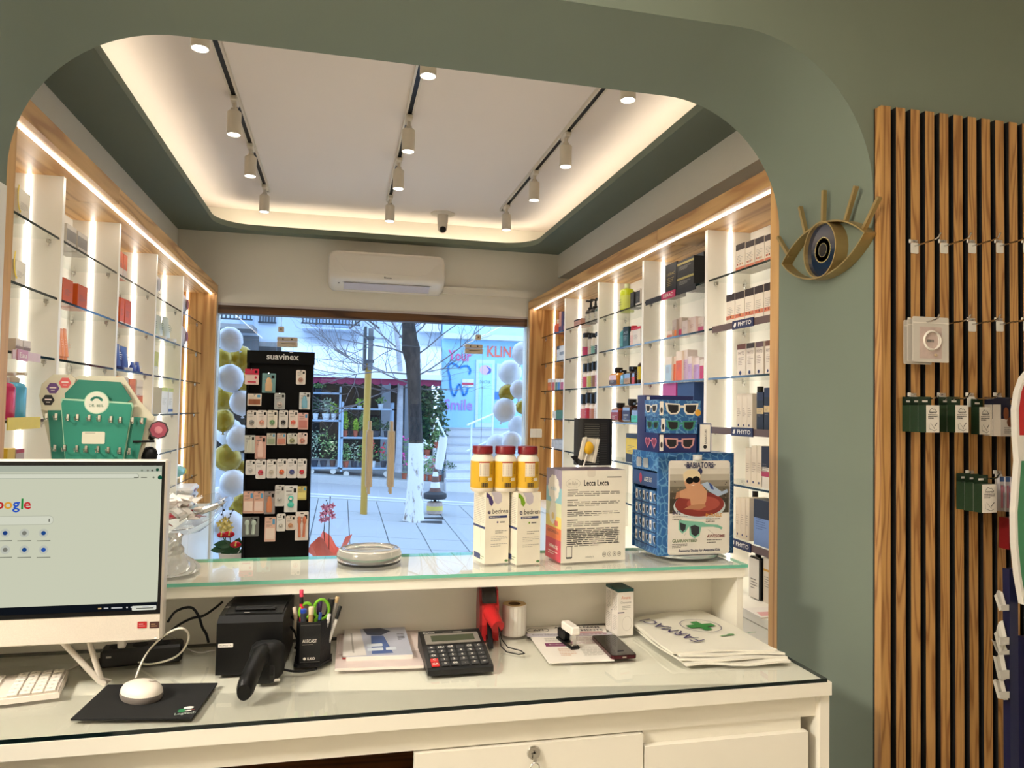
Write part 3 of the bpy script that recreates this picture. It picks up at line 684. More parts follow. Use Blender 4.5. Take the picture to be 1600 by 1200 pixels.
# ------------------------------------------------------------------ receipt printer
px0 = fromz(337, 1054, ZD); px1 = fromz(440, 1052, ZD)
W = px1[0]-px0[0]; BP = mat((12, 12, 12), .42, spec=.3); BP2 = mat((17, 17, 17), .5, spec=.3)
pt = thing('receipt_printer', 'black thermal receipt printer next to the pen cup', 'printer', (px0[0], px0[1]-.006, ZD), -.06)
X = FR((0, 0, 0), (0, 1, 0), (0, 0, 1))   # u = y, v = z, out = +x
m = MB(); m.prism([(0, 0), (.19, 0), (.19, .118), (.10, .124), (.02, .119), (0, .108)], 0, W, BP, X); m.build('housing', pt)
m = MB(); m.prism([(.022, .1195), (.09, .1245), (.18, .1195), (.18, .122), (.09, .128), (.022, .122)], .012, W-.004, BP2, X); m.build('lid', pt)
m = MB(); m.rbox((.028, .035, .1235), (W-.02, .056, .130), .003, BLACKM); m.box((.034, .042, .1303), (W-.026, .049, .1306), mat((4, 4, 4), .9)); m.build('paper_slot', pt)
m = MB(); X = FRONT(0, -.0002, 0); m.rrect(.004, .058, .034, .066, .001, PAPER, X); m.text('RONGTA', .019, .0605, .0045, INK, X, .0006, width=.024)
XT = TOPF(0, 0, .1245)
for k in range(4): m.rect(.006, .05+k*.012, .014, .052+k*.012, LGREY, TOPF(0, 0, .1262), .0012)
m.rect(.05, .022, .062, .026, LGREY, TOPF(0, 0, .1225), .0012); m.build('labels', pt)
m = MB(); m.tube([(W, .13, .06), (W+.012, .12, .05), (W+.02, .13, .02), (W+.01, .15, .004)], .003, 6, BLACK); m.tube([(W, .14, .08), (W+.016, .13, .07), (W+.018, .14, .03), (W+.012, .16, .004)], .003, 6, BLACK); m.build('cables', pt)
# ------------------------------------------------------------------ barcode scanner
sp = fromz(380, 1104, ZD)
sc = thing('barcode_scanner', 'black handheld barcode scanner lying in front of the receipt printer', 'scanner', (sp[0], sp[1], ZD))
m = MB()
path = [(0, .004, .024), (.002, .012, .030), (.006, .04, .040), (.012, .075, .052), (.020, .105, .060), (.026, .125, .058)]
v = []; f = []; n = 12
for i, p in enumerate(path):
    rw = (.013, .0165, .017, .0165, .019, .02)[i]; rh = (.017, .023, .022, .02, .022, .022)[i]
    for j in range(n):
        a = 2*PI*j/n; v.append((p[0]+rw*math.cos(a), p[1]-.25*rh*math.sin(a), p[2]+rh*math.sin(a)))
for i in range(len(path)-1):
    for j in range(n): f.append((i*n+j, i*n+(j+1) % n, (i+1)*n+(j+1) % n, (i+1)*n+j))
f += [tuple(range(n-1, -1, -1)), tuple(range(5*n, 6*n))]; m.add(v, f, BP, None, True); m.build('handle', sc)
m = MB()
v = []; f = []
for i, (y, hw_, z0, z1, xo) in enumerate(((.098, .020, .02, .07, .02), (.112, .030, .0, .078, .026), (.135, .034, .0, .082, .030), (.155, .033, .0, .074, .031), (.168, .028, .005, .06, .031))):
    for q in rounded(-hw_, z0, hw_, z1, min(hw_, (z1-z0)/2)*.6, 3): v.append((q[0]+xo, y, q[1]))
n = len(v)//5
for i in range(4):
    for j in range(n): f.append((i*n+j, i*n+(j+1) % n, (i+1)*n+(j+1) % n, (i+1)*n+j))
f += [tuple(range(n-1, -1, -1)), tuple(range(4*n, 5*n))]; m.add(v, f, BP2, None, True); m.build('head', sc)
m = MB(); m.prism([(-.0, .06), (.016, .045), (.012, .07), (.0, .08)], .018, .026, BP, FR((.012, 0, 0), (0, 1, 0), (0, 0, 1)) if False else FR((.026, .02, -.012), (0, 1, 0), (0, 0, 1))); m.build('trigger', sc)
m = MB(); m.rect(.046, .004, .058, .010, PAPER, FRONT(0, .1115, 0), .002); m.build('label', sc)
m = MB(); m.tube(smooth([(.0, .165, .02), (.04, .165, .006), (.07, .16, .004), (.10, .17, .004)]), .0025, 6, BLACK, Matrix.Translation((.03, 0, 0))); m.build('cable', sc)
# ------------------------------------------------------------------ pen cup with pens
cc = fromz(490, 1036, ZD)
cup = thing('pen_cup', 'black leather look pen cup lettered in white, beside the printer', 'pen cup', (cc[0], cc[1]+.008, ZD))
LEA = mat((15, 15, 17), .5, var=.1, scale=200, bump=.1)
po = [(-.038, -.022), (-.030, -.030), (.014, -.030), (.036, -.002), (.036, .028), (-.038, .028)]
pi_ = [(p[0]*.9, p[1]*.9) for p in po]; H = .096
m = MB(); n = 6
v = [(p[0], p[1], z) for z in (0, H) for p in po]+[(p[0], p[1], z) for z in (H, .01) for p in pi_]
f = [(k*n+i, k*n+(i+1) % n, (k+1)*n+(i+1) % n, (k+1)*n+i) for k in range(3) for i in range(n)]+[tuple(range(3*n, 4*n)), tuple(range(n-1, -1, -1))]
m.add(v, f, LEA); m.build('cup_body', cup)
m = MB(); m.prism([(p[0]*1.1, p[1]*1.1) for p in po], 0, .006, LEA); m.build('base_flange', cup)
m = MB(); X = FRONT(-.008, -.0302, 0); ST = mat((170, 166, 160))
m.text('ALECAST', -.001, .052, .0105, PAPER, X, width=.031); m.rect(-.0165, .0475, .006, .0483, LGREY, X); m.text('ILKO', .003, .015, .0075, PAPER, X, bold=True, width=.016); m.disc(-.011, .0175, .0032, PAPER, X, .0003, 8)
for k in range(14):
    for z in (.090, .010): m.rect(-.020+k*.003, z, -.0185+k*.003, z+.0006, ST, X)
m.build('lettering_print', cup)
cz = ZD+.011
def pen(dx, dy, ln, tilt, lab, cols, r=.0045, name='pen', cat='pen'):
    t = thing(name, lab, cat, (cc[0]+dx, cc[1]+.008+dy, cz))
    d = Vector((tilt[0], tilt[1], 1)).normalized(); P0 = Vector((0, 0, 0))
    e = [0]; [e.append(e[-1]+c[1]) for c in cols]
    for i, (c, fr_) in enumerate(cols):
        a = d*ln*e[i]+Vector((0, 0, .0)); b = d*ln*e[i+1]
        mm = MB(); rr = r*(1 if i != 0 else .98)
        mm.tube([tuple(a), tuple(a.lerp(b, .95)), tuple(b)], [rr, rr, rr*.9], 10, mat(c, .35)); mm.build(('barrel', 'cap', 'tip', 'band')[i], t)
    return t
pen(-.026, -.005, .150, (-.03, .02), 'red pen with black band standing tallest in the pen cup', (((226, 40, 70), .80), ((20, 18, 20), .10), ((220, 60, 90), .10)))
pen(-.022, -.015, .112, (-.02, -.05), 'thick dark pen with blue end in the pen cup', (((50, 54, 62), .93), ((36, 70, 170), .07)), .007)
pen(-.010, -.014, .116, (.02, -.05), 'tan pen with cream tip in the pen cup', (((176, 142, 92), .86), ((214, 196, 160), .14)), .006)
pen(-.028, .01, .110, (-.16, .0), 'cream pen leaning over the rim of the pen cup', (((206, 186, 160), .85), ((220, 200, 180), .15)), .0045)
pen(.004, .012, .122, (.05, .06), 'dark purple pen in the pen cup', (((50, 36, 70), .8), ((74, 50, 96), .2)), .0055)
pen(.002, -.012, .102, (.10, -.03), 'black ballpoint pen with blue clip in the pen cup', (((26, 26, 30), .85), ((40, 70, 140), .15)), .004)
pen(.014, .006, .126, (.17, .08), 'thick black marker pen in the pen cup', (((22, 22, 24), .98), ((44, 44, 46), .02)), .008, 'marker_pen', 'marker')
pen(.012, -.008, .098, (.20, -.02), 'clear plastic pen with white stripe in the pen cup', (((150, 150, 148), .8), ((216, 214, 210), .2)), .004)
pen(.020, .014, .130, (.22, .02), 'grey striped pen with tan end in the pen cup', (((150, 146, 140), .9), ((196, 168, 124), .1)), .0045)
pen(.022, -.002, .115, (.30, .0), 'black and white ballpoint leaning against the cup edge', (((214, 212, 208), .75), ((20, 20, 20), .25)), .004)
t = thing('scissors', 'scissors with lime green handles standing in the pen cup', 'scissors', (cc[0]-.004, cc[1]+.012, cz), .2)
m = MB(); m.prism([(-.004, 0), (.002, 0), (.006, .08), (-.004, .08)], 0, .002, CHROME, FRONT(0, 0, 0)); m.prism([(-.001, .004), (.005, .0), (.004, .08), (-.006, .08)], .0025, .0045, CHROME, FRONT(0, 0, 0)); m.build('blades', t)
LIME = mat((120, 186, 40), .4)
for cx_, rx, ry, th in ((-.017, .013, .017, -.2), (.018, .0165, .022, .15)):
    m = MB(); pts = []
    for k in range(17):
        a = 2*PI*k/16; x, z = rx*math.cos(a), ry*math.sin(a); pts.append((cx_+x*math.cos(th)-z*math.sin(th), -.002, .103+x*math.sin(th)+z*math.cos(th)))
    m.tube(pts, .0036, 8, LIME, cap=False); m.tube([(cx_*.1, -.002, .07), (cx_*.55, -.002, .09)], .0045, 8, LIME); m.build('handle', t)
# ------------------------------------------------------------------ folder, papers and spiral notepad
fd = [fromz(*q, ZD) for q in ((523, 1049), (662, 1044), (655, 985), (527, 988))]
o = (sum(p[0] for p in fd)/4, sum(p[1] for p in fd)/4)
m = MB(); m.prism([(p[0]-o[0], p[1]-o[1]) for p in fd], 0, .006, mat((214, 196, 190), .25), None, mat((224, 214, 204), .5)); t = tag(m.build('plastic_folder'), 'translucent folder with papers under the spiral notepad', 'folder'); t.location = (o[0], o[1], ZD)
m = MB(); m.rect(-.085, -.075, .02, -.068, RED, TOPF(0, 0, .006), .0006); m.poly([(-.095, -.04), (.10, -.045), (.105, .1), (-.09, .1)], .0004, mat((222, 206, 200), .4), TOPF(0, 0, .006)); m.build('papers', t)
nb = [fromz(*q, ZD+.016) for q in ((541, 1026), (645, 1022), (632, 979), (538, 982))]
o2 = (sum(p[0] for p in nb)/4, sum(p[1] for p in nb)/4); loc = [(p[0]-o2[0], p[1]-o2[1]) for p in nb]
np_ = thing('spiral_notepad', 'wire bound notepad with blue and grey cover on the folder', 'notepad', (o2[0], o2[1], ZD+.006))
m = MB(); m.prism(loc, 0, .009, PAPER); m.build('pages', np_)
m = MB(); m.prism(loc, .009, .010, mat((186, 190, 206), .3)); m.build('cover', np_)
xa, xb = loc[3][0], loc[2][0]; yt = loc[3][1]; yb = loc[0][1]; Hn = yt-yb; Wn = xb-xa
m = MB(); X = TOPF(0, 0, .0101)
m.poly([(xa, yt), (xa+.25*Wn, yt), (xa+.32*Wn, yb), (xa-.005, yb)], .0003, mat((222, 216, 210)), X)
m.poly([(xa+.3*Wn, yt-.06*Hn), (xa+.55*Wn, yt-.02*Hn), (xa+.75*Wn, yt-.2*Hn), (xa+.58*Wn, yt-.34*Hn), (xa+.36*Wn, yt-.3*Hn)], .0004, mat((56, 66, 92)), X)
m.poly([(xa+.42*Wn, yt-.34*Hn), (xa+.62*Wn, yt-.36*Hn), (xa+.72*Wn, yb+.03*Hn), (xa+.4*Wn, yb+.03*Hn)], .0004, mat((80, 104, 160)), X)
for k in range(2): m.rrect(xa+(.34+.0*k)*Wn, yb+(.13+.14*k)*Hn, xa+.58*Wn, yb+(.23+.14*k)*Hn, .003, mat((214, 222, 232)), X, .0006)
m.rrect(xa+.62*Wn, yb+.13*Hn, xa+.78*Wn, yb+.22*Hn, .003, mat((214, 222, 232)), X, .0006)
m.line([(xa+.13*Wn, yb+.1*Hn), (xa+.11*Wn, yt-.2*Hn)], .004, LGREY, X); m.para(xa+.84*Wn, yb+.45*Hn, xa+.95*Wn, yt-.3*Hn, 5, INK, X); m.build('cover_print', np_)
rg = None
for k in range(15):
    x = xa+Wn*(.05+.9*k/14)
    if rg is None:
        m = MB(); m.tube([(0, .004*math.cos(a*PI/5), .004*math.sin(a*PI/5)) for a in range(11)], .0011, 5, BLACK, cap=False); rg = m.build('ring', np_, (x, yt-.002, .008))
    else: again(rg, np_, (x, yt-.002, .008))
# ------------------------------------------------------------------ calculator
ca = fromz(668, 1057, ZD)
cal = thing('calculator', 'large black desk calculator with tilted display, on the desk', 'calculator', (ca[0], ca[1], ZD), .02)
CB = mat((20, 20, 21), .38); Wc, Dc, Hc = .144, .172, .044
X = FR((0, 0, 0), (0, 1, 0), (0, 0, 1))
m = MB(); m.prism([(0, .0), (Dc, 0), (Dc, Hc), (Dc-.01, Hc+.002), (.006, .015), (0, .011)], 0, Wc, CB, X); m.build('case', cal)
sl = math.atan2(Hc+.002-.015, Dc-.016); UV = FR((0, .006, .0152), (1, 0, 0), (0, math.cos(sl), math.sin(sl)))
Ld = (Dc-.016)/math.cos(sl)
m = MB(); m.prism(rounded(.010, Ld-.062, Wc-.008, Ld-.018, .003), 0, .002, mat((172, 166, 158), .3, .5), UV); m.build('display_frame', cal)
m = MB(); m.prism(rounded(.024, Ld-.053, Wc-.02, Ld-.027, .001), .002, .0026, mat((74, 80, 62), .12), UV); m.build('display', cal)
m = MB(); m.text('Canon', .022, Ld-.0125, .0105, PAPER, UV, .0006, bold=True); m.rect(.055, Ld-.011, .075, Ld-.008, GREY, UV); m.rect(.08, Ld-.0115, .10, Ld-.008, LGREY, UV); m.build('lettering', cal)
keys = [['%', 'MU', 'GT', '', 'CE', 'C'], ['>', '7', '8', '9', '%', 'v'], ['CI', '4', '5', '6', 'x', '-'], ['C', '1', '2', '3', '+', '-'], ['CA', '0', '00', '.', '+', '=']]
CK = mat((46, 46, 47), .45); CKR = mat((196, 36, 34), .45)
kk = {}
for r_ in range(5):
    for k in range(6):
        u = .010+k*.0215; vv = Ld-.070-.019-(r_*.0172); w = .0175; h = .0135
        red = (k == 0 and r_ >= 3)
        mm = MB(); mm.rbox((0, 0, 0), (w, h, .004), .0012, CKR if red else CK, UV @ Matrix.Translation((u, vv, .0)))
        if keys[r_][k]: mm.text(keys[r_][k], u+w/2, vv+.0038, .0095, PAPER, UV, .0044, bold=True, width=None)
        mm.build('key', cal)
# ------------------------------------------------------------------ price gun and label roll
g0 = fromz(763, 1003, ZD)
pg = thing('price_label_gun', 'red price label gun with clear dome and wrist strap, behind the calculator', 'label gun', (g0[0]-.022, g0[1], ZD), -.08)
RP = mat((188, 34, 36), .35); RPD = mat((120, 22, 26), .4)
X = FR((0, 0, 0), (0, 1, 0), (0, 0, 1))
m = MB(); m.prism([(.01, .0), (.085, 0), (.092, .07), (.085, .11), (.06, .122), (.03, .119), (.022, .095), (.012, .085), (.004, .04)], -.0, .006, RPD, X); m.prism([(.01, .0), (.085, 0), (.092, .07), (.08, .105), (.05, .10), (.012, .085), (.004, .04)], .006, .044, RP, X); m.prism([(.01, .0), (.085, 0), (.092, .07), (.085, .11), (.06, .122), (.03, .119), (.022, .095), (.012, .085), (.004, .04)], .044, .048, RP, X); m.build('body', pg)
m = MB(); m.lathe([(.030, 0), (.030, .034)], 20, mat((16, 15, 16), .5), Matrix.Translation((.008, .05, .092)) @ Matrix.Rotation(PI/2, 4, 'Y')); m.build('label_drum', pg)
m = MB(); m.lathe([(.0345, 0), (.0345, .037)], 20, G_CLEAR, Matrix.Translation((.0065, .05, .092)) @ Matrix.Rotation(PI/2, 4, 'Y')); m.build('clear_cover', pg)
m = MB(); m.tube([(.026, .02, .07), (.032, -.01, .060), (.04, -.04, .048)], [.02, .0175, .016], 12, RP); m.build('handle', pg)
m = MB(); m.box((.016, -.03, .0), (.030, .03, .016), BP); m.prism([(-.05, .0), (-.035, 0), (.02, .03), (.02, .05), (.0, .045)], .018, .028, BP, X); m.build('lever', pg)
m = MB(); m.tube([(.04, -.045, .050), (.042, -.05, .03), (.045, -.06, .008), (.055, -.085, .003), (.08, -.105, .003), (.095, -.10, .003), (.09, -.08, .003), (.062, -.055, .004), (.048, -.045, .02), (.043, -.045, .045)], .0014, 6, BLACK); m.build('wrist_strap', pg)
r0 = fromz(803, 990, ZD)
lr = thing('label_roll', 'upright roll of blank white labels beside the price gun', 'label roll', (r0[0], r0[1], ZD))
m = MB(); m.lathe([(.016, .076), (.030, .076)], 28, mat((206, 178, 124), .6, var=.06, scale=150), cap=False); m.lathe([(.030, 0), (.030, .076)], 28, PAPER, cap=False); m.lathe([(.016, .076), (.016, 0)], 28, mat((120, 92, 62)), cap=False); m.lathe([(.030, 0), (.016, 0)], 28, PAPER, cap=False); m.build('roll', lr)
m = MB()
for k in range(5): a = -2.4+k*.35; m.rect(-.0045, .004, .0045, .072, mat((242, 238, 228), .4), FR((.0302*math.cos(a), .0302*math.sin(a), 0), (-math.sin(a), math.cos(a), 0), (0, 0, 1)), .0003)
m.build('labels', lr)
# ------------------------------------------------------------------ flyer, stapler, phone
fl = [fromz(*q, ZD) for q in ((858, 1037), (960, 1033), (945, 978), (817, 980))]
o = (sum(p[0] for p in fl)/4, sum(p[1] for p in fl)/4); lf = [(p[0]-o[0], p[1]-o[1]) for p in fl]
fy = thing('price_flyer', 'printed wholesale flyer lying under the stapler', 'flyer', (o[0], o[1], ZD))
m = MB(); m.prism(lf, 0, .0015, PAPER); m.build('sheet', fy)
e1 = Vector((lf[2][0]-lf[3][0], lf[2][1]-lf[3][1], 0)); wd = e1.length; e1.normalize(); X = FR((lf[3][0], lf[3][1], .0016), tuple(e1), (-e1.y, e1.x, 0))
m = MB(); hh = lf[3][1]-lf[0][1]
m.text('AULONA FARM', .14, -.022, .019, INK, X, bold=True, width=.12); m.text('INVESTMENTS', .145, -.046, .019, INK, X, bold=True, width=.12)
for k in range(24):
    a = 2*PI*k/24; b = 2*PI*(k+1)/24; m.line([(.035+.028*math.cos(a), -.035+.018*math.sin(a)), (.035+.028*math.cos(b), -.035+.018*math.sin(b))], .002, INK, X)
m.text('AFI', .035, -.042, .02, INK, X, bold=True)
m.rect(.0, -.09, .22, -.062, mat((196, 190, 196)), X); m.text('Euro Natyra', .05, -.08, .018, GREY, X, .0007, width=.07); m.para(.10, -.088, .21, -.064, 3, mat((150, 60, 80)), X, .0007)
m.rect(.035, -.165, .095, -.14, mat((128, 50, 96)), X); m.text('BioGena', .065, -.157, .012, PAPER, X, .0007, width=.04)
m.para(.04, -.13, .09, -.10, 4, LGREY, X); m.para(.11, -.15, .20, -.10, 6, mat((206, 180, 180)), X); m.para(.06, -.235, .10, -.18, 5, mat((206, 160, 130)), X); m.para(.115, -.235, .19, -.17, 8, LGREY, X); m.rect(.14, -.06, .20, -.053, mat((180, 60, 70)), X); m.build('print', fy)
s0_ = fromz(893, 1010, ZD)
st = thing('stapler', 'small black stapler with white head standing on the flyer', 'stapler', (s0_[0]-.002, s0_[1]-.01, ZD+.0015), .12)
m = MB(); m.rbox((-.012, -.02, 0), (.012, .07, .007), .002, BP); m.rbox((-.009, .03, .007), (.009, .07, .03), .003, BP); m.build('base', st)
m = MB(); m.rbox((-.004, -.012, .007), (.006, .0, .034), .001, CHROME); m.rbox((-.008, -.014, .006), (.008, .01, .0085), .001, CHROME); m.build('anvil', st)
m = MB(); m.rbox((-.010, -.018, .032), (.013, .045, .052), .003, PAPER); m.build('head', st)
ph = [fromz(*q, ZD+.008) for q in ((958, 1027), (997, 1024), (962, 992), (919, 994))]
o = (sum(p[0] for p in ph)/4, sum(p[1] for p in ph)/4); ang = math.atan2(ph[2][1]-ph[1][1], ph[2][0]-ph[1][0])-PI/2
hh = math.hypot(ph[2][1]-ph[1][1], ph[2][0]-ph[1][0]); ww = math.hypot(ph[1][0]-ph[0][0], ph[1][1]-ph[0][1])
pn = thing('smartphone', 'dark red smartphone with black screen lying partly on the flyer', 'phone', (o[0], o[1], ZD+.002), ang)
m = MB(); m.prism(rounded(-ww/2, -hh/2, ww/2, hh/2, .009), 0, .0075, mat((70, 16, 24), .25, .4)); m.build('body', pn)
m = MB(); m.prism(rounded(-ww/2+.002, -hh/2+.002, ww/2-.002, hh/2-.002, .008), .0075, .0083, mat((8, 8, 9), .04)); m.build('screen', pn)
m = MB(); m.rrect(-.005, .002, .005, .0055, .0015, mat((190, 180, 170), .3, 1), FRONT(0, -hh/2, 0), .0004); m.build('charging_port', pn)
# ------------------------------------------------------------------ two small cartons with teal tops
b0 = fromz(965, 994, ZD)
for k in range(2):
    t = thing('skincare_carton', ('slim white cosmetic carton with teal top, in front of its twin on the desk', 'slim white cosmetic carton with teal top, behind its twin on the desk')[k], 'carton', (b0[0]-.004*k, b0[1]+k*.0345, ZD), .1)
    m = MB(); m.box((0, 0, 0), (.044, .033, .117), PAPER); m.build('box', t)
    m = MB(); m.box((-.0004, -.0004, .110), (.0444, .0334, .1175), mat((20, 74, 74), .4)); m.build('lid', t)
    m = MB(); X = FRONT(0, 0, 0); m.text('Avene', .022, .092, .012, mat((214, 130, 96)), X, width=.026); m.text('Cleanance', .022, .081, .0075, GREY, X, width=.03); m.para(.012, .064, .036, .076, 3, LGREY, X); m.rect(.0, .057, .018, .0595, NAVY, X)
    for a in range(20):
        q, r_ = 2*PI*a/20, 2*PI*(a+1)/20; m.line([(.026+.014*math.cos(q), .03+.018*math.sin(q)), (.026+.014*math.cos(r_), .03+.018*math.sin(r_))], .0006, LGREY, X)
    XLf = FR((0, .033, 0), (0, -1, 0), (0, 0, 1)); m.para(.004, .06, .028, .105, 12, LGREY, XLf); m.para(.004, .01, .028, .05, 9, LGREY, XLf); m.build('print', t)
# ------------------------------------------------------------------ stack of carrier bags
bc = [fromz(*q, ZD) for q in ((1070, 1043), (1235, 1038), (1105, 966), (988, 982))]
BAGM = mat((232, 228, 214), .45, var=.02, scale=20)
for k in range(4):
    R = random.Random(k); o = bc[0]; N = 14
    tz = .004+.006*k
    e = [(p[0]-bc[0][0]+R.uniform(-.006, .006)-.004*k, p[1]-bc[0][1]+.012*k*(1 if i < 2 else .3)) for i, p in enumerate(bc)]
    t = thing('carrier_bag', ('lowest flat white carrier bag of the stack on the desk', 'second lowest flat white carrier bag of the stack on the desk', 'flat white carrier bag just under the printed top one', 'flat white pharmacy carrier bag with green cross, topmost of its stack')[k], 'bag', (o[0], o[1], ZD), 0, 'carrier bags stacked on the desk')
    v = []
    def hgt(u, w, q=.0022 if k < 3 else .0008): return tz+q*math.sin(9*u+k*2)*math.cos(7*w+k)+.8*q*math.sin(21*u*w+k)+.002
    def pos(u, w):
        x = (e[0][0]*(1-u)+e[1][0]*u)*(1-w)+(e[3][0]*(1-u)+e[2][0]*u)*w; y = (e[0][1]*(1-u)+e[1][1]*u)*(1-w)+(e[3][1]*(1-u)+e[2][1]*u)*w
        return x+.003*math.sin(8*w+k), y+.004*math.sin(7*u+k*1.7)
    for j in range(N+1):
        for i in range(N+1):
            u, w = i/N, j/N; x, y = pos(u, w); v.append((x, y, hgt(u, w)))
    nv = len(v); v += [(x, y, max(0, z-.0045)) for x, y, z in v]
    q = lambda i, j: j*(N+1)+i
    f = [(q(i, j), q(i+1, j), q(i+1, j+1), q(i, j+1)) for i in range(N) for j in range(N)]
    bd = [q(i, 0) for i in range(N)]+[q(N, j) for j in range(N)]+[q(N-i, N) for i in range(N)]+[q(0, N-j) for j in range(N)]
    f += [(bd[i], nv+bd[i], nv+bd[(i+1) % len(bd)], bd[(i+1) % len(bd)]) for i in range(len(bd))]
    m = MB(); m.add(v, f, BAGM, None, True); m.build('film', t)
    if k == 3:
        m = MB(); zt_ = tz+.0048
        X = FR((.075, .17, zt_), (-.30, .954, 0), (-.954, -.30, 0)); m.text('FARMACI', 0.02, 0.0, .05, mat((44, 34, 96)), X, width=.20, bold=False); m.build('lettering_print', t); m = MB()
        X = FR((.145, .205, zt_), (1, .1, 0), (-.1, 1, 0))
        pr_ = [(.05*math.cos(2*PI*a/28), .05*math.sin(2*PI*a/28)*1.1) for a in range(29)]; m.line(pr_, .002, mat((44, 34, 96)), X)
        m.build('circle_print', t); m = MB(); m.rect(-.010, -.036, .012, .036, GREENP, X); m.rect(-.036, -.012, .038, .012, GREENP, X, .0004)
        m.build('cross_print', t); m = MB(); m.disc(.03, -.085, .010, mat((90, 150, 90)), X, ry=.006); m.rect(.0, -.09, .03, -.083, mat((120, 170, 120)), X); m.rect(.08, -.085, .105, -.082, GREENP, X); m.build('small_mark_print', t)
# ================================================================== things on the raised counter
def fz(px, py, z): p = at(px, py, 'z', z); return (p.x, p.y)
# ------------------------------------------------------------------ two tall cartons and three vitamin bottles
CREAM = mat((232, 224, 206), .45)
for k, (q, acc, lab) in enumerate((((757, 882), (70, 56, 110), 'tall white supplement carton with purple swoosh on the counter'), ((807, 883), (120, 160, 30), 'tall white supplement carton with green swoosh on the counter'))):
    p = fz(*q, ZT); w, d, h = .066, .08, .182
    t = thing('supplement_carton', lab, 'carton', (p[0], p[1], ZT), .2)
    m = MB(); m.box((0, 0, 0), (w, d, h), CREAM); m.build('box', t)
    m = MB(); m.poly([(0, d), (w, d), (w, .0), (0, .0)], .0003, mat((224, 214, 196)), TOPF(0, 0, h)); m.line([(0, .004), (w, .004)], .0008, LGREY, TOPF(0, 0, h), .0006); m.build('top_flap', t)
    m = MB(); X = FRONT(0, 0, 0)
    m.poly([(.002, h), (.002, h-.012), (.008, h-.016), (.010, h-.028), (.017, h-.036), (.022, h-.026), (.016, h-.012), (.008, h-.004)], .0004, mat(acc), X)
    m.poly([(.014, h), (.022, h-.012), (.025, h-.026), (.034, h-.032), (.044, h-.026), (.045, h-.010), (.040, h)], .0003, mat((190, 182, 192)), X)
    m.text('bedren', .041, h-.055, .0185, INK, X, width=.044); m.text('e', .010, h-.055, .018, mat((60, 52, 90)), X, bold=True); m.rect(.010, h-.0665, .060, h-.0605, mat((50, 62, 110)), X); m.para(.013, h-.0655, .057, h-.0615, 1, CREAM, X, .0007)
    m.disc(.034, h-.077, .0025, mat(acc), X); m.rect(.040, h-.079, .054, h-.0755, GREY, X)
    m.para(.028, h-.107, .062, h-.097, 2, GREY, X); m.para(.016, h-.125, .062, h-.112, 3, LGREY, X); m.para(.016, h-.14, .062, h-.13, 2, LGREY, X); m.disc(.060, .006, .005, mat((90, 130, 80)), X, ry=.003)
    XS = FR((0, d, 0), (0, -1, 0), (0, 0, 1)); m.para(.006, h-.085, d-.006, h-.012, 16, LGREY, XS, t=.3); m.rect(0, h-.094, d, h-.088, mat((50, 62, 110)), XS); m.line([(.05, .04), (.05, .085)], .0006, LGREY, XS); m.rect(.008, .008, d-.03, .022, mat((60, 72, 120)), XS); m.para(.05, .008, .075, .02, 2, mat((120, 150, 110)), XS); m.build('print', t)
YEL = mat((208, 164, 40), .4); BW = mat((232, 222, 206), .35); CAPR = mat((120, 16, 26), .35)
for k, px in enumerate((753, 788.5, 823.5)):
    z0 = ZT+.182; p = fz(px, 767, z0)
    t = thing('vitamin_bottle', ('white bottle with yellow label and red cap, on the purple carton alone at its edge', 'white bottle with yellow label and red cap, standing across both tall cartons', 'white bottle with yellow label and red cap, on the green swoosh carton')[k], 'bottle', (p[0], p[1], z0), .1)
    m = MB(); m.lathe([(.027, 0), (.030, .004), (.0305, .012), (.0305, .078), (.028, .088), (.024, .093), (.0225, .096)], 28, BW); m.build('body', t)
    m = MB(); m.lathe([(.0245, .096), (.0265, .0975), (.0265, .114), (.0255, .1165), (.0001, .117)], 28, CAPR, cap=False); m.build('cap', t)
    m = MB(); m.lathe([(.0308, .010), (.0308, .078)], 28, YEL, cap=False)
    for a0, a1, z_0, z_1, c in ((-2.1, -1.25, .040, .074, (222, 210, 190)), (-2.15, -1.2, .0745, .077, (170, 40, 36)), (-1.35, -.95, .028, .036, (228, 218, 200))):
        for j in range(6):
            a = a0+(a1-a0)*j/6; b = a0+(a1-a0)*(j+1)/6; r = .0311
            m.add([(r*math.cos(a), r*math.sin(a), z_0), (r*math.cos(b), r*math.sin(b), z_0), (r*math.cos(b), r*math.sin(b), z_1), (r*math.cos(a), r*math.sin(a), z_1)], [(0, 1, 2, 3)], mat(c), None)
    def strip(a0, a1, z_0, z_1, c, r=.0313): m.add([(r*math.cos(a0), r*math.sin(a0), z_0), (r*math.cos(a1), r*math.sin(a1), z_0), (r*math.cos(a1), r*math.sin(a1), z_1), (r*math.cos(a0), r*math.sin(a0), z_1)], [(0, 1, 2, 3)], c)
    for j in range(9): strip(-1.9+j*.06, -1.87+j*.06+.01*(j % 3), .012, .024, INK)
    for j in range(7): strip(-2.05, -1.7, .043+j*.0042, .0445+j*.0042, GREY); strip(-1.62, -1.34, .043+j*.0042, .0445+j*.0042, mat((150, 60, 50)))
    for j in range(5): strip(-2.1, -1.5+.1*(j % 2), .027+j*.0025, .0282+j*.0025, mat((120, 84, 20)))
    for j in range(9): strip(-1.1, -.85, .042+j*.0036, .0433+j*.0036, mat((120, 84, 20)))
    m.build('label', t)
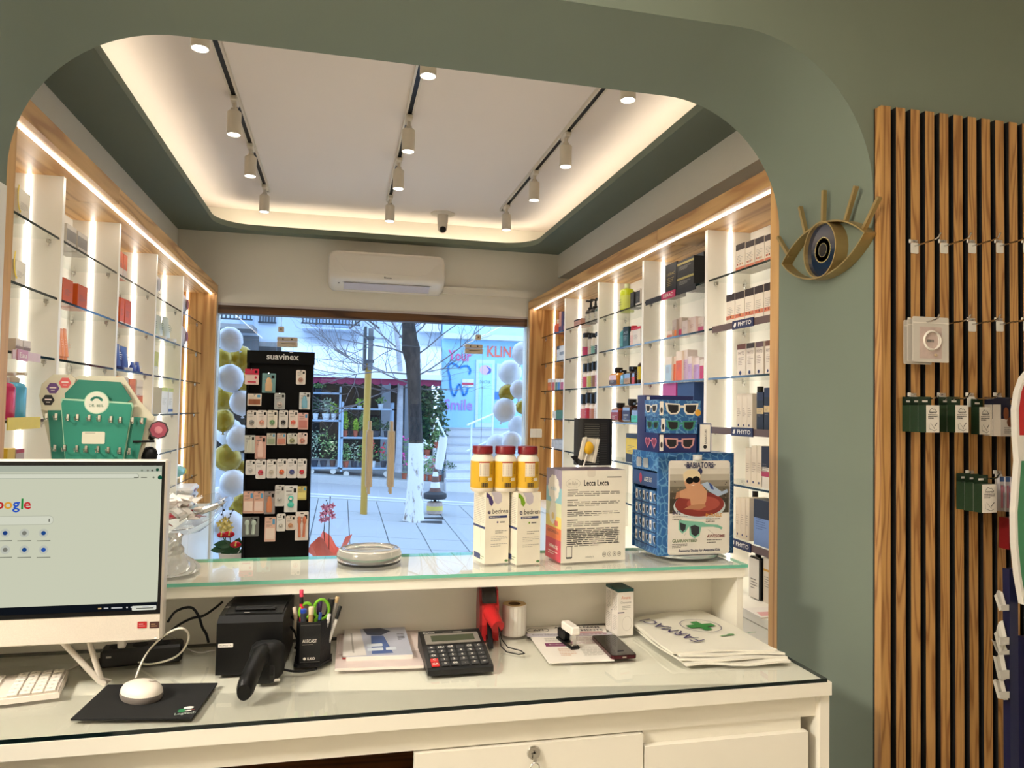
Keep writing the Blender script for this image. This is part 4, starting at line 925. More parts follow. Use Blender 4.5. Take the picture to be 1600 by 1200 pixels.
# ------------------------------------------------------------------ lollipop counter box with perforated holder
p = fz(876, 880, ZT); w, d, h = .186, .105, .238
lb = thing('lollipop_display_box', 'white lollipop counter box with dense text and colourful side', 'display box', (p[0], p[1], ZT), .11)
m = MB(); m.box((0, 0, 0), (w, d, h), mat((228, 222, 208), .45), None, [mat((180, 196, 196)), mat((228, 222, 208)), mat((228, 222, 208), .45), mat((228, 222, 208)), mat((228, 222, 208)), mat((60, 40, 60))]); m.build('box', lb)
m = MB(); X = FRONT(0, 0, 0)
m.text('im Baby', .032, h-.038, .014, LGREY, X, width=.026)
m.line([(.012+.04*(.5+.5*math.cos(a*PI/9)), h-.034+.012*math.sin(a*PI/9)) for a in range(19)], .0006, LGREY, X)
m.text('Lecca Lecca', .099, h-.040, .021, INK, X, width=.072, bold=True); m.rect(.13, h-.020, .172, h-.017, GREY, X)
for k, (v1_, n_) in enumerate(((.185, 3), (.159, 3), (.133, 3), (.107, 3), (.081, 4), (.050, 2))):
    m.rect(.016, v1_+.001, .016+.03, v1_+.003, INK, X); m.para(.016, v1_-.005*n_, .168, v1_-.001, n_, INK if False else GREY, X, t=.42)
m.para(.016, .034-.0, .168, .070-.012, 8, INK, X, t=.45) if False else m.para(.016, .045, .168, .094-.0, 1, GREY, X, t=.02)
m.rrect(.014, .010, .032, .042, .003, INK, X); m.rrect(.0155, .0145, .0305, .0405, .001, mat((226, 220, 208)), X, .0006)
m.text('imbaby.it', .082, .010, .008, GREY, X, width=.024)
for k, u in enumerate((.124, .139, .154, .168)): m.line([(u+.0048*math.cos(a*PI/4), .017+.006*math.sin(a*PI/4)) for a in range(9)], .0009, INK, X); m.rect(u-.0015, .015, u+.0015, .019, GREY, X)
m.build('front_print', lb); m = MB()
XS = FR((0, d, 0), (0, -1, 0), (0, 0, 1))
for v0_, v1_, c in ((.19, h, (150, 140, 160)), (.15, .19, (140, 190, 200)), (.115, .15, (206, 210, 170)), (.085, .115, (226, 206, 110)), (.055, .085, (222, 120, 70)), (0, .055, (196, 70, 84))): m.rect(0, v0_, d, v1_, mat(c), XS, .0003)
for a in range(10): m.disc(.052+.028*math.cos(a*PI/5), .188+.024*math.sin(a*PI/5), .012, mat((226, 222, 212)), XS, .0005)
m.disc(.052, .188, .032, mat((226, 222, 212)), XS, .0006, ry=.028); m.text('im baby', .052, .182, .016, mat((110, 170, 190)), XS, .0008, width=.04)
m.poly([(.030, .10), (.024, .125), (.036, .152), (.05, .165), (.064, .150), (.074, .122), (.066, .10), (.05, .092)], .0006, mat((226, 226, 216)), XS)
m.disc(.05, .115, .009, mat((220, 196, 120)), XS, .0008); m.rrect(.062, .09, .084, .104, .002, mat((222, 120, 110)), XS, .0007)
m.text('GUSTO FRAGOLA', .052, .07, .011, mat((60, 50, 60)), XS, .0006, width=.075); m.text('FARMACIE', .055, .03, .013, PAPER, XS, .0006, width=.06, bold=True); m.para(.02, .012, .085, .024, 2, PAPER, XS, .0006); m.build('side_print', lb)
m = MB()  # fill the long text body
X = FRONT(0, 0, 0)
for k in range(9): m.para(.016, .046+k*.0048, .168, .0495+k*.0048, 1, INK, X, t=.55, last=.98)
m.build('small_print', lb)
m = MB(); m.prism([(.072, h), (.096, h), (.096, h-.014), (.09, h-.018), (.078, h-.018), (.072, h-.014)], .0002, .0006, mat((214, 206, 192)), FRONT(0, 0, 0)); m.build('tuck_flap', lb)
z0 = ZT+h; q = fz(905, 728, z0)
hd = thing('lollipop_holder', 'black perforated lollipop holder on top of the counter box', 'holder', (q[0]+.004, q[1]+.012, z0), .11)
PERF = mat((20, 19, 20), .55); hw2, hh2 = .108, .134
m = MB(); m.prism(rounded(0, 0, hw2, .05, .014), 0, hh2, PERF); m.build('block', hd)
hole = MB(); X = FRONT(0, -.0002, 0); HL = mat((196, 190, 176), .6)
for r_ in range(19):
    for c in range(13):
        u = .016+c*.0036+(.0018 if r_ % 2 else 0); vv = .006+r_*.0062
        if u < .064: hole.disc(u, vv, .0009, HL, X, .0003, 5)
for r_ in range(24): hole.rect(.066, .004+r_*.005, .086, .0052+r_*.005, mat((64, 60, 58)), X, .0003)
o = hole.build('perforations', hd); o['kind'] = 'stuff'
m = MB(); m.prism([(-.016, .025), (.006, .028), (.028, .008), (.022, .0), (.006, .0)], -.018, -.012, PERF, FRONT(0, 0, 0) @ Matrix.Translation((-.004, .0, .0))); m.build('front_flap', hd)
q = fz(913, 729, z0)
lo = thing('lollipop', 'yellow lollipop in a clear wrapper stuck upright on the counter box', 'lollipop', (q[0], q[1]-.002, z0-.0), .1)
m = MB(); m.tube([(-.004, 0, 0), (.010, 0, .045)], .0022, 8, PAPER); m.build('stick', lo)
m = MB(); m.ball((.012, 0, .052), (.016, .008, .018), mat((230, 178, 30), .2, coat=.5), 14, 10); m.build('candy', lo)
m = MB(); X = FRONT(0, -.009, 0) @ Matrix.Translation((.012, .048, 0)) @ Matrix.Rotation(-.16, 4, 'Z')
wr = mat((222, 214, 196), .25); g = wr
m.prism([(-.026, -.030), (.024, -.034), (.027, .034), (-.022, .030)], -.014, -.0125, wr, X); m.prism([(-.026, -.030), (-.018, -.034), (-.014, .034), (-.023, .030)], -.008, -.004, wr, X); m.prism([(.016, -.034), (.024, -.034), (.027, .034), (.019, .034)], -.008, -.004, wr, X); m.build('wrapper', lo)
# ------------------------------------------------------------------ sunglasses counter display
p = fz(1029, 877, ZT); w, d, h = .228, .165, .285
bd = thing('sunglasses_display', 'blue rotating sunglasses counter display with a poster on its front', 'display stand', (p[0], p[1]+.004, ZT), .04)
def water(name):
    mm = bpy.data.materials.new(name); mm.use_nodes = True; nt = mm.node_tree; b = nt.nodes['Principled BSDF']
    tc = nt.nodes.new('ShaderNodeTexCoord'); vo = nt.nodes.new('ShaderNodeTexVoronoi'); vo.feature = 'DISTANCE_TO_EDGE'; vo.inputs['Scale'].default_value = 44
    no = nt.nodes.new('ShaderNodeTexNoise'); no.inputs['Scale'].default_value = 12; mx = nt.nodes.new('ShaderNodeVectorMath'); mx.operation = 'MULTIPLY_ADD'; mx.inputs[1].default_value = (.05, .05, .05)
    nt.links.new(tc.outputs['Object'], no.inputs['Vector']); nt.links.new(no.outputs['Color'], mx.inputs[0]); nt.links.new(tc.outputs['Object'], mx.inputs[2]); nt.links.new(mx.outputs[0], vo.inputs['Vector'])
    r = nt.nodes.new('ShaderNodeValToRGB'); r.color_ramp.elements[0].color = lin((104, 156, 198))+(1,); r.color_ramp.elements[1].color = lin((34, 92, 152))+(1,); r.color_ramp.elements[1].position = .09
    nt.links.new(vo.outputs['Distance'], r.inputs[0]); nt.links.new(r.outputs[0], b.inputs['Base Color']); b.inputs['Roughness'].default_value = .4
    return mm
WAT = water('pool_water_print'); NB = mat((36, 44, 96), .4); NB2 = mat((30, 66, 120), .4)
m = MB(); m.lathe([(.0001, .002), (.095, .002), (.1, .004), (.1, .010), (.095, .012), (.0001, .012)], 36, mat((200, 204, 204), .08, .6), Matrix.Translation((w/2, d/2, 0)), cap=False); m.build('turntable', bd)
zb_ = .012
m = MB()
m.box((.004, .004, zb_), (w, d, zb_+.02), WAT); m.box((.05, .004, zb_), (w, .01, h), WAT); m.box((0, 0, zb_), (.052, .01, h), WAT)
m.box((.05, .01, zb_), (.056, d, h), WAT); m.box((w-.006, .004, zb_), (w, d, h), WAT); m.box((0, d-.008, zb_), (w, d, h), WAT); m.box((0, .004, h-.01), (w, d, h), WAT)
m.box((-.001, .0, h-.05), (.05, d, h-.01), WAT); m.box((0, .01, h-.095), (.05, d, h-.055), NB2)
for k in range(4): m.box((.001, .01, .03+k*.038), (.05, d-.008, .032+k*.038), NB2)
m.build('body', bd)
m = MB(); XS = FR((-.001, d, 0), (0, -1, 0), (0, 0, 1)); m.text('AGES 3-5', .105, h-.082, .017, PAPER, XS, .0006+.0002, bold=True, width=.045) if False else m.text('AGES 3-5', .10, h-.082, .017, PAPER, FR((.0, d, 0), (0, -1, 0), (0, 0, 1)), .0006, bold=True, width=.045)
m.disc(.055, h-.075, .009, mat((170, 50, 80)), FR((0, d, 0), (0, -1, 0), (0, 0, 1)), .0006, ry=.014)
for k in range(2): m.rrect(.03+k*.045, h-.044, .062+k*.045, h-.018, .006, mat((200, 206, 210), .15, .5), XS, .001+.001*k)
m.build('side_print', bd)
# poster on the front: print of a child in a float, and one pair of glasses
m = MB(); X = FRONT(0, 0, 0); u0, u1, v0, v1 = .028, w-.016, .014, h-.02
m.prism(rounded(u0, v0, u1, v1, .008), .0004, .0024, mat((222, 216, 206), .35), X); fr = m.build('poster_board', bd)
m = MB(); H_ = .003
U = lambda a: u0+(u1-u0)*a
V = lambda a: v0+(v1-v0)*a
for k in range(8): m.rect(u0+.003, V(.40+.065*k) if k else V(.44), u1-.003, V(.40+.065*(k+1)), mat([(70, 62, 50), (60, 54, 44), (56, 50, 42), (74, 66, 54), (104, 96, 82), (140, 132, 118), (176, 168, 154), (206, 200, 188)][k]), X, H_)
R = random.Random(5)
for k in range(60): m.disc(U(R.uniform(.05, .95)), V(R.uniform(.45, .78)), R.uniform(.0008, .003), mat(((150, 134, 104), (36, 32, 26))[k % 2]), X, H_+.0002, 5, ry=.0012)
VB = lambda a: V(.44+(a-.44)*1.06+.035)
SK = mat((196, 146, 112)); SK2 = mat((172, 120, 88)); HAIR = mat((214, 196, 160))
m.disc(U(.50), VB(.475), .078, mat((196, 206, 206)), X, H_+.0004, 28, ry=.036); m.disc(U(.50), VB(.495), .074, mat((128, 46, 40)), X, H_+.0006, 28, ry=.033); m.disc(U(.56), VB(.50), .05, mat((160, 74, 62)), X, H_+.0007, 20, ry=.02)
m.poly([(U(.52), VB(.70)), (U(.62), VB(.72)), (U(.72), VB(.68)), (U(.86), VB(.62)), (U(.95), VB(.645)), (U(.96), VB(.61)), (U(.8), VB(.57)), (U(.66), VB(.62))], H_+.0008, mat((160, 178, 202)), X)
m.poly([(U(.64), VB(.715)), (U(.70), VB(.69)), (U(.73), VB(.64)), (U(.68), VB(.65))], H_+.0009, mat((50, 76, 140)), X)
m.poly([(U(.25), VB(.65)), (U(.36), VB(.68)), (U(.52), VB(.70)), (U(.62), VB(.62)), (U(.60), VB(.52)), (U(.55), VB(.46)), (U(.36), VB(.47)), (U(.34), VB(.55)), (U(.22), VB(.56)), (U(.13), VB(.57)), (U(.14), VB(.62))], H_+.001, SK, X)
m.poly([(U(.24), VB(.45)), (U(.50), VB(.44)), (U(.60), VB(.47)), (U(.58), VB(.50)), (U(.36), VB(.49))], H_+.0011, SK2, X); m.poly([(U(.10), VB(.55)), (U(.18), VB(.57)), (U(.17), VB(.63)), (U(.12), VB(.62))], H_+.0011, SK2, X)
m.disc(U(.375), VB(.735), .0245, SK, X, H_+.0013, 20, ry=.029); m.disc(U(.365), VB(.785), .026, HAIR, X, H_+.0014, 18, ry=.0165); m.poly([(U(.22), VB(.80)), (U(.24), VB(.72)), (U(.29), VB(.76)), (U(.40), VB(.775)), (U(.5), VB(.76)), (U(.5), VB(.80))], H_+.00145, HAIR, X)
m.disc(U(.33), VB(.735), .0115, BLACK, X, H_+.0016, 12, ry=.009); m.disc(U(.435), VB(.745), .0115, BLACK, X, H_+.0016, 12, ry=.009); m.rect(U(.33), VB(.745), U(.44), VB(.758), BLACK, X, H_+.0016); m.poly([(U(.35), VB(.69)), (U(.39), VB(.683)), (U(.43), VB(.695)), (U(.39), VB(.69))], H_+.0016, PAPER, X)
m.rect(u0+.003, v0+.003, u1-.003, V(.40), mat((222, 216, 206)), X, H_+.0002)
m.text('BABIATORS', U(.5), V(.92), .0235, mat((40, 46, 84)), X, H_+.001, bold=True, width=.080)
for k in range(3): m.rect(U(.24)+k*.004, V(.952)-k*.004, U(.34), V(.956)-k*.004+.001, mat((40, 46, 84)), X, H_+.0008); m.rect(U(.66), V(.952)-k*.004, U(.76)-k*.004, V(.956)-k*.004+.001, mat((40, 46, 84)), X, H_+.0008)
m.disc(U(.5), V(.885), .007, mat((40, 46, 84)), X, H_+.001, ry=.009)
MINT = mat((120, 180, 158)); LENS = mat((44, 46, 52))
m.poly([(U(.17), V(.37)), (U(.30), V(.36)), (U(.54), V(.345)), (U(.62), V(.32)), (U(.58), V(.315)), (U(.40), V(.33)), (U(.2), V(.335))], H_+.0006, MINT, X)
m.poly([(U(.16), V(.365)), (U(.16), V(.27)), (U(.22), V(.225)), (U(.28), V(.25)), (U(.33), V(.30)), (U(.34), V(.21)), (U(.42), V(.17)), (U(.5), V(.20)), (U(.53), V(.29)), (U(.72), V(.29)), (U(.82), V(.275)), (U(.86), V(.255)), (U(.88), V(.28)), (U(.80), V(.31)), (U(.55), V(.325)), (U(.36), V(.34))], H_+.0007, MINT, X)
m.poly([(U(.18), V(.345)), (U(.19), V(.27)), (U(.23), V(.245)), (U(.27), V(.27)), (U(.28), V(.32))], H_+.0009, LENS, X); m.poly([(U(.35), V(.30)), (U(.37), V(.22)), (U(.43), V(.19)), (U(.49), V(.22)), (U(.50), V(.29)), (U(.42), V(.315))], H_+.0009, LENS, X)
for st_, a, b, c in (('SAFE', .06, .43, (60, 50, 90)), ('DURABLE', .60, .40, (206, 146, 60)), ('GUARANTEED', .06, .135, (80, 110, 60)), ('AWESOME', .62, .175, (120, 40, 40))):
    m.text(st_, U(a), V(b), .0115, mat(c), X, H_+.0008, align='l', bold=True); m.para(U(a), V(b)-.016, U(a)+.045, V(b)-.003, 3 if 'G' in st_ else 2, GREY, X, H_+.0008)
for a, b, c, e in ((.13, .385, .17, .365), (.70, .375, .62, .335), (.25, .20, .28, .235), (.64, .26, .74, .21)): m.line([(U(a), V(b)), (U(c), V(e))], .0006, GREY, X, H_+.0008)
m.text('Awesome Shades for Awesome Kids', U(.5), V(.03), .011, mat((40, 46, 84)), X, H_+.0008, bold=True, width=.125); m.build('poster_print', bd)
m = MB(); m.box((.10, -.004, h-.026), (.125, .0, h-.004), mat((210, 212, 208), .1), X if False else None); m.ball((.113, -.006, h-.014), (.012, .004, .007), mat((214, 216, 214), .08), 10, 6); m.build('poster_clip', bd)
Rz = Matrix.Translation(bd.location) @ Matrix.Rotation(.04, 4, 'Z')
def gl_print(m, X, cu, cv, w_, fc, lens=(30, 30, 34), heart=False):
    F_ = mat(fc); Ln = mat(lens)
    for sg in (-1, 1):
        c = cu+sg*w_*.26
        if heart:
            pts = [(c+w_*.21*math.sin(a)**3, cv+w_*.014*(13*math.cos(a)-5*math.cos(2*a)-2*math.cos(3*a)-math.cos(4*a))) for a in [2*PI*k/18 for k in range(18)]]
            m.poly(pts, .0008, F_, X); m.poly([(c+(x-c)*.76, cv+(y-cv)*.76) for x, y in pts], .0011, Ln, X)
        else:
            m.poly([(c+sg*w_*.24, cv+w_*.15), (c-sg*w_*.20, cv+w_*.13), (c-sg*w_*.20, cv-w_*.06), (c-sg*w_*.12, cv-w_*.15), (c+sg*w_*.08, cv-w_*.16), (c+sg*w_*.19, cv-w_*.07)], .0008, F_, X)
            m.poly([(c+sg*w_*.17, cv+w_*.11), (c-sg*w_*.15, cv+w_*.10), (c-sg*w_*.15, cv-w_*.05), (c-sg*w_*.09, cv-w_*.11), (c+sg*w_*.06, cv-w_*.12), (c+sg*w_*.14, cv-w_*.05)], .0011, Ln, X)
    m.rect(cu-w_*.1, cv+w_*.03, cu+w_*.1, cv+w_*.09, F_, X, .0009)
def gbox(x, y, z, w_, d_, h_, body, fc, lab, heart=False, sticker=False, side=True, rz=0, lens=(30, 30, 34), grp='boxed sunglasses on the counter display'):
    L_ = Rz @ Vector((x, y, 0)); t = thing('sunglasses_box', lab, 'box', (L_.x, L_.y, z), .04+rz, grp)
    m = MB(); m.box((0, 0, 0), (w_, d_, h_), body); m.build('box', t)
    m = MB(); X = FRONT(0, 0, 0); gl_print(m, X, w_*.55, h_*.5, w_*.80, fc, lens, heart and False)
    m.rrect(.003, .004, .014, h_-.004, .002, PAPER, X, .0006); m.disc(.0085, h_*.4, .0035, INK, X, .0009, ry=.008)
    if sticker: m.disc(w_*.93, h_*.28, .009, mat((214, 160, 60)), X, .0014)
    if side:
        XS = FR((0, d_, 0), (0, -1, 0), (0, 0, 1)); gl_print(m, XS, d_*.5, h_*.5, d_*.85, fc if not heart else (206, 130, 150), lens if not heart else (130, 60, 90), heart)
    m.build('print', t); return t
zt_ = ZT+h
gbox(.008, .02, zt_, .108+.006, .09, .052, NB, (206, 150, 150), 'navy sunglasses box with pink frames and hearts, lowest in the stack', heart=True)
gbox(.010, .016, zt_+.052, .112, .085, .044, WAT, (60, 140, 116), 'water print box with green framed sunglasses, middle of the stack')
gbox(.004, .014, zt_+.096, .126, .085, .046, WAT, (226, 220, 206), 'water print box with white framed sunglasses and orange seal, top front of the stack', sticker=True)
gbox(.01, .108, zt_, .15, .05, .156, NB, (214, 206, 196), 'large navy sunglasses carton standing behind the stacked boxes', side=False)
t = gbox(.128, .03, zt_, .036, .036, .078, PAPER, (60, 60, 70), 'slim white upright accessory carton beside the stacked sunglasses boxes', side=False) if False else None
L_ = Rz @ Vector((.130, .022, 0)); t = thing('accessory_carton', 'slim white upright carton with black lettering beside the stacked sunglasses boxes', 'box', (L_.x, L_.y, zt_), .04)
m = MB(); m.box((0, 0, 0), (.038, .04, .080), NB2); m.build('box', t)
m = MB(); X = FRONT(0, 0, 0); m.rect(.003, .003, .035, .077, PAPER, X, .0004); XR_ = X @ Matrix.Translation((.022, .042, 0)) @ Matrix.Rotation(PI/2, 4, 'Z'); m.text('BABIATORS', .002, -.002, .010, INK, XR_, .0008, width=.040); m.disc(.019, .016, .0055, INK, X, .0008); m.build('print', t)
for r_ in range(4):
    for c in range(3):
        L_ = Rz @ Vector((.003+.002*0, .022+c*.044, 0)); t = thing('small_sunglasses_box', 'small blue sunglasses box, %s row of the side compartments, %s' % (('bottom', 'second lowest', 'second highest', 'top')[r_], ('nearest the poster', 'middle one', 'farthest from the poster')[c]), 'box', (L_.x, L_.y, ZT+.0325+r_*.038), .04, 'small boxes in the display compartments')
        m = MB(); m.box((0, 0, 0), (.045, .040, .034), WAT); m.build('box', t)
        XS = FR((0, .04, 0), (0, -1, 0), (0, 0, 1)); m = MB(); m.rrect(.004, .004, .016, .030, .003, PAPER, XS, .0005); m.disc(.010, .014, .0032, INK, XS, .0008, ry=.006)
        m.poly([(.026, .026), (.038, .028), (.038, .006), (.031, .012)], .0006, PAPER if r_ != 1 else mat((206, 214, 220)), XS); m.poly([(.030, .024), (.039, .026), (.039, .010), (.034, .013)], .0009, BLACK, XS); m.build('print', t)
# ------------------------------------------------------------------ round clear dish
c = fz(577, 878, ZT); r_ = .079
dh = thing('round_tray', 'round clear dish with black base on the counter', 'tray', (c[0], c[1], ZT))
m = MB(); m.lathe([(r_*.9, 0), (r_*.95, 0), (r_, .003), (r_, .006), (r_*.95, .0065), (r_*.9, .0065), (r_*.9, 0)], 44, mat((22, 20, 22), .12), cap=False); m.build('base', dh)
m = MB(); m.lathe([(r_*1.0, .008), (r_*1.03, .014), (r_*1.02, .026), (r_*.95, .034), (r_*.80, .036), (r_*.70, .030), (.0001, .028)], 44, mat((232, 230, 226), .04, trans=.8, var=.01), cap=False); m.build('clear_cover', dh)
m = MB(); m.lathe([(r_*.965, .034), (r_*.945, .0355), (r_*.925, .0362)], 44, mat((214, 206, 196), .1), cap=False); m.lathe([(r_*.72, .0325), (r_*.70, .0312)], 44, mat((214, 206, 196), .1), cap=False); m.build('rim_ring', dh)
# ------------------------------------------------------------------ crystal bowl with sweets
c = fz(259, 893, ZT)
CRY = mat((240, 242, 242), .03, trans=1.0, ior=1.5, var=.01); 
bw = thing('crystal_bowl', 'cut crystal footed bowl full of wrapped sweets, beside the computer', 'bowl', (c[0], c[1], ZT))
def facet(prof, n, amp):
    v = []; f = []
    for k, (r, z) in enumerate(prof):
        for i in range(n):
            a = 2*PI*i/n; rr = r*(1+amp*((i+k) % 2)); v.append((rr*math.cos(a), rr*math.sin(a), z))
    for k in range(len(prof)-1):
        for i in range(n):
            j = (i+1) % n; f.append((k*n+i, k*n+j, (k+1)*n+j, (k+1)*n+i))
    f += [tuple(range(n-1, -1, -1)), tuple(range((len(prof)-1)*n, len(prof)*n))]
    return v, f
v, f = facet([(.068, 0), (.072, .008), (.066, .016), (.056, .024), (.044, .033), (.036, .042), (.036, .052), (.03, .062), (.03, .074), (.034, .084)], 26, .07); m = MB(); m.add(v, f, mat((244, 244, 242), .05, trans=.6, ior=1.5, var=.01)); m.build('foot', bw)
m = MB(); n = 32; prof = [(.034, .084), (.075, .094), (.104, .118), (.122, .15), (.128, .168), (.120, .167), (.112, .15), (.094, .12), (.06, .102), (.002, .096)]
v = []; f = []
for k, (r, z) in enumerate(prof):
    for i in range(n): a = 2*PI*i/n; sc_ = 1+(.05*math.cos(8*a) if 2 < k < 7 else 0); v.append((r*sc_*math.cos(a), r*sc_*math.sin(a), z+(.006*math.cos(8*a) if 3 < k < 6 else 0)))
for k in range(len(prof)-1):
    for i in range(n): j = (i+1) % n; f.append((k*n+i, k*n+j, (k+1)*n+j, (k+1)*n+i))
m.add(v, f, glass('crystal_glass', (.95, .96, .96), 1.0, 1.6), None, True); m.build('bowl', bw)
R = random.Random(3)
for k in range(18):
    a = 2*PI*k/18*5+.3; rr = (.085 if k < 11 else .045)*R.uniform(.8, 1.1); red = k in (2, 6, 9, 13, 15, 4)
    zz = .135+R.uniform(0, .012)+(.022 if k >= 11 else 0) if not red else .118+R.uniform(0, .012)
    lab = 'red foil wrapped sweet in the crystal bowl' if red else 'silver and white wrapped sweet in the crystal bowl'
    t = thing('wrapped_sweet', lab, 'sweet', (c[0]+rr*math.cos(a), c[1]+rr*math.sin(a), ZT+zz), R.uniform(0, 6), ('red sweets in the bowl' if red else 'pale sweets in the bowl'))
    col = mat((150, 16, 34), .15, .3) if red else mat(((216, 208, 200), (190, 184, 178), (226, 220, 214))[k % 3], .2, .35)
    Xr = Matrix.Rotation(R.uniform(-.6, .6), 4, 'X') @ Matrix.Rotation(R.uniform(-.5, .5), 4, 'Y')
    m = MB(); m.rbox((-.024, -.011, -.006), (.024, .011, .006), .005, col, Xr); m.build('wrapper', t)
    m = MB(); m.prism([(.022, -.004), (.040, -.014), (.042, .014), (.022, .004)], -.001, .001, col, Xr); m.prism([(-.022, -.004), (-.040, -.014), (-.042, .014), (-.022, .004)], -.001, .001, col, Xr); m.build('twist', t)
# ------------------------------------------------------------------ green card display behind the computer
YG = 1.872
gd = thing('card_hook_display', 'green and cream cardboard hook display with round logo, behind the computer', 'display stand', (-.535, YG, ZT))
def cp(px, py, yy=YG): p = at(px, py, 'y', yy); return (p.x+.535, p.z-ZT)
CARD = mat((196, 190, 168), .6); TEAL = mat((36, 126, 106), .5); TEAL2 = mat((30, 112, 94), .5); LINE = mat((160, 196, 168), .6)
X = FRONT(0, 0, 0)
def board(pts, h0, h1, mm, name, edge=None):
    m = MB(); m.prism(pts, h0, h1, mm, X, edge); return m.build(name, gd)
bk = [cp(*q) for q in ((110, 592), (119, 587), (190, 588), (214, 625), (239, 652), (232, 675), (217, 715), (64, 718), (74, 700), (60, 640))]
bk = bk[:7]+[(bk[6][0]-.01, 0.0), (bk[8][0]+.03, 0.0)]+bk[8:]
board(bk, -.02, -.016, CARD, 'back_board')
board([cp(*q) for q in ((62, 640), (58, 618), (62, 600), (80, 585), (108, 585), (116, 592), (100, 640), (78, 643))], -.014, -.011, CARD, 'side_wing')
m = MB(); 
for px, py, c in ((99, 598, (206, 92, 92)), (80, 606.5, (98, 66, 120)), (72.5, 625, (28, 26, 30))):
    a = cp(px, py); m.disc(a[0], a[1], .0135, mat(c), X, -.0105, 6); m.rect(a[0]-.007, a[1], a[0]+.007, a[1]+.003, mat((220, 206, 200)), X, -.010); m.rect(a[0]-.004, a[1]-.006, a[0]+.004, a[1]-.004, mat((200, 190, 186)), X, -.010)
m.build('badges', gd)
board([cp(*q) for q in ((121, 593), (187, 597), (204, 624), (196, 629), (100, 622), (99, 615))], -.010, -.007, TEAL2, 'header_panel')
lw = [cp(*q) for q in ((73, 641), (98, 641), (108, 717), (86, 717))]; lw = lw[:2]+[(lw[2][0]+.01, 0), (lw[3][0]+.02, 0)]; board(lw, -.010, -.006, TEAL2, 'wing_panel', LINE)
rw = [cp(*q) for q in ((203, 651), (228, 653), (204, 717), (180, 717))]; rw = rw[:2]+[(rw[2][0]-.03, 0), (rw[3][0]-.01, 0)]; board(rw, -.010, -.006, TEAL2, 'wing_panel', LINE)
fp = [cp(*q) for q in ((96, 622), (206, 629), (208, 636), (182, 718), (106, 718), (94, 628))]; bl = (cp(182, 718)[0]-.02, 0); br = (cp(106, 718)[0]+.02, 0)
fo = fp[:3]+[bl, br]+fp[5:]
board(fo, -.006, -.002, LINE, 'front_edge')
cxm_ = sum(p[0] for p in fo)/6; board([(cxm_+(p[0]-cxm_)*.965, (p[1]-.004 if p[1] > .05 else p[1])) for p in fo], -.002, -.0005, TEAL, 'front_panel')
a = cp(151, 629); m = MB(); m.disc(a[0], a[1], .0265, LINE, X, .0, 28); m.disc(a[0], a[1], .0245, mat((206, 206, 190)), X, .0004, 28)
for k in range(7): an = PI*(.12+.76*k/6); m.disc(a[0]+.011*math.cos(an), a[1]+.003+.009*math.sin(an), .0035, TEAL, X, .0008, 8, ry=.003)
m.text('DR. BEIL', a[0], a[1]-.010, .0095, mat((80, 120, 100)), X, .0008, width=.030); m.build('logo_print', gd)
a = cp(146, 684); m = MB(); m.rrect(a[0]-.024, a[1]-.014, a[0]+.024, a[1]+.014, .003, mat((206, 202, 182)), X, .0004); m.rect(a[0]-.018, a[1]+.010, a[0]+.004, a[1]+.0112, GREY, X, .0007); m.build('price_card', gd)
hk = None
for px, py in ((73, 651), (88, 651), (106, 652), (121, 652), (139.5, 653), (155, 653.5), (173.5, 655), (188, 656), (207, 657), (222, 658), (86, 700), (101, 700), (120, 701), (134.5, 701.5), (153, 702), (169, 703), (187, 704), (202, 705)):
    a = cp(px, py)
    if hk is None:
        m = MB(); m.rbox((-.003, -.002, -.008), (.003, .0, .008), .0008, CHROME); m.tube([(0, -.002, -.004), (0, -.014, -.006), (0, -.018, .002)], .0015, 6, CHROME); hk = m.build('hook', gd, (a[0], 0, a[1]))
    else: again(hk, gd, (a[0], 0, a[1]))
m = MB(); a = cp(246, 672); m.disc(a[0], a[1], .0225, mat((60, 50, 52)), X, -.012, 8); m.disc(a[0], a[1], .019, mat((150, 66, 84)), X, -.011, 8); m.disc(a[0], a[1], .009, mat((190, 120, 130)), X, -.0105, 8)
m.ball((cp(232, 676)[0], .03, cp(232, 676)[1]), (.012, .012, .02), BLACK, 12, 8); m.ball((cp(228, 712)[0], .03, cp(228, 712)[1]), (.02, .014, .02), BLACK, 12, 8); m.tube([(cp(222, 690)[0]-.02, -.0, cp(222, 690)[1]), (cp(238, 690)[0], .02, cp(238, 690)[1])], .003, 6, BLACK); m.build('hair_accessories', gd)
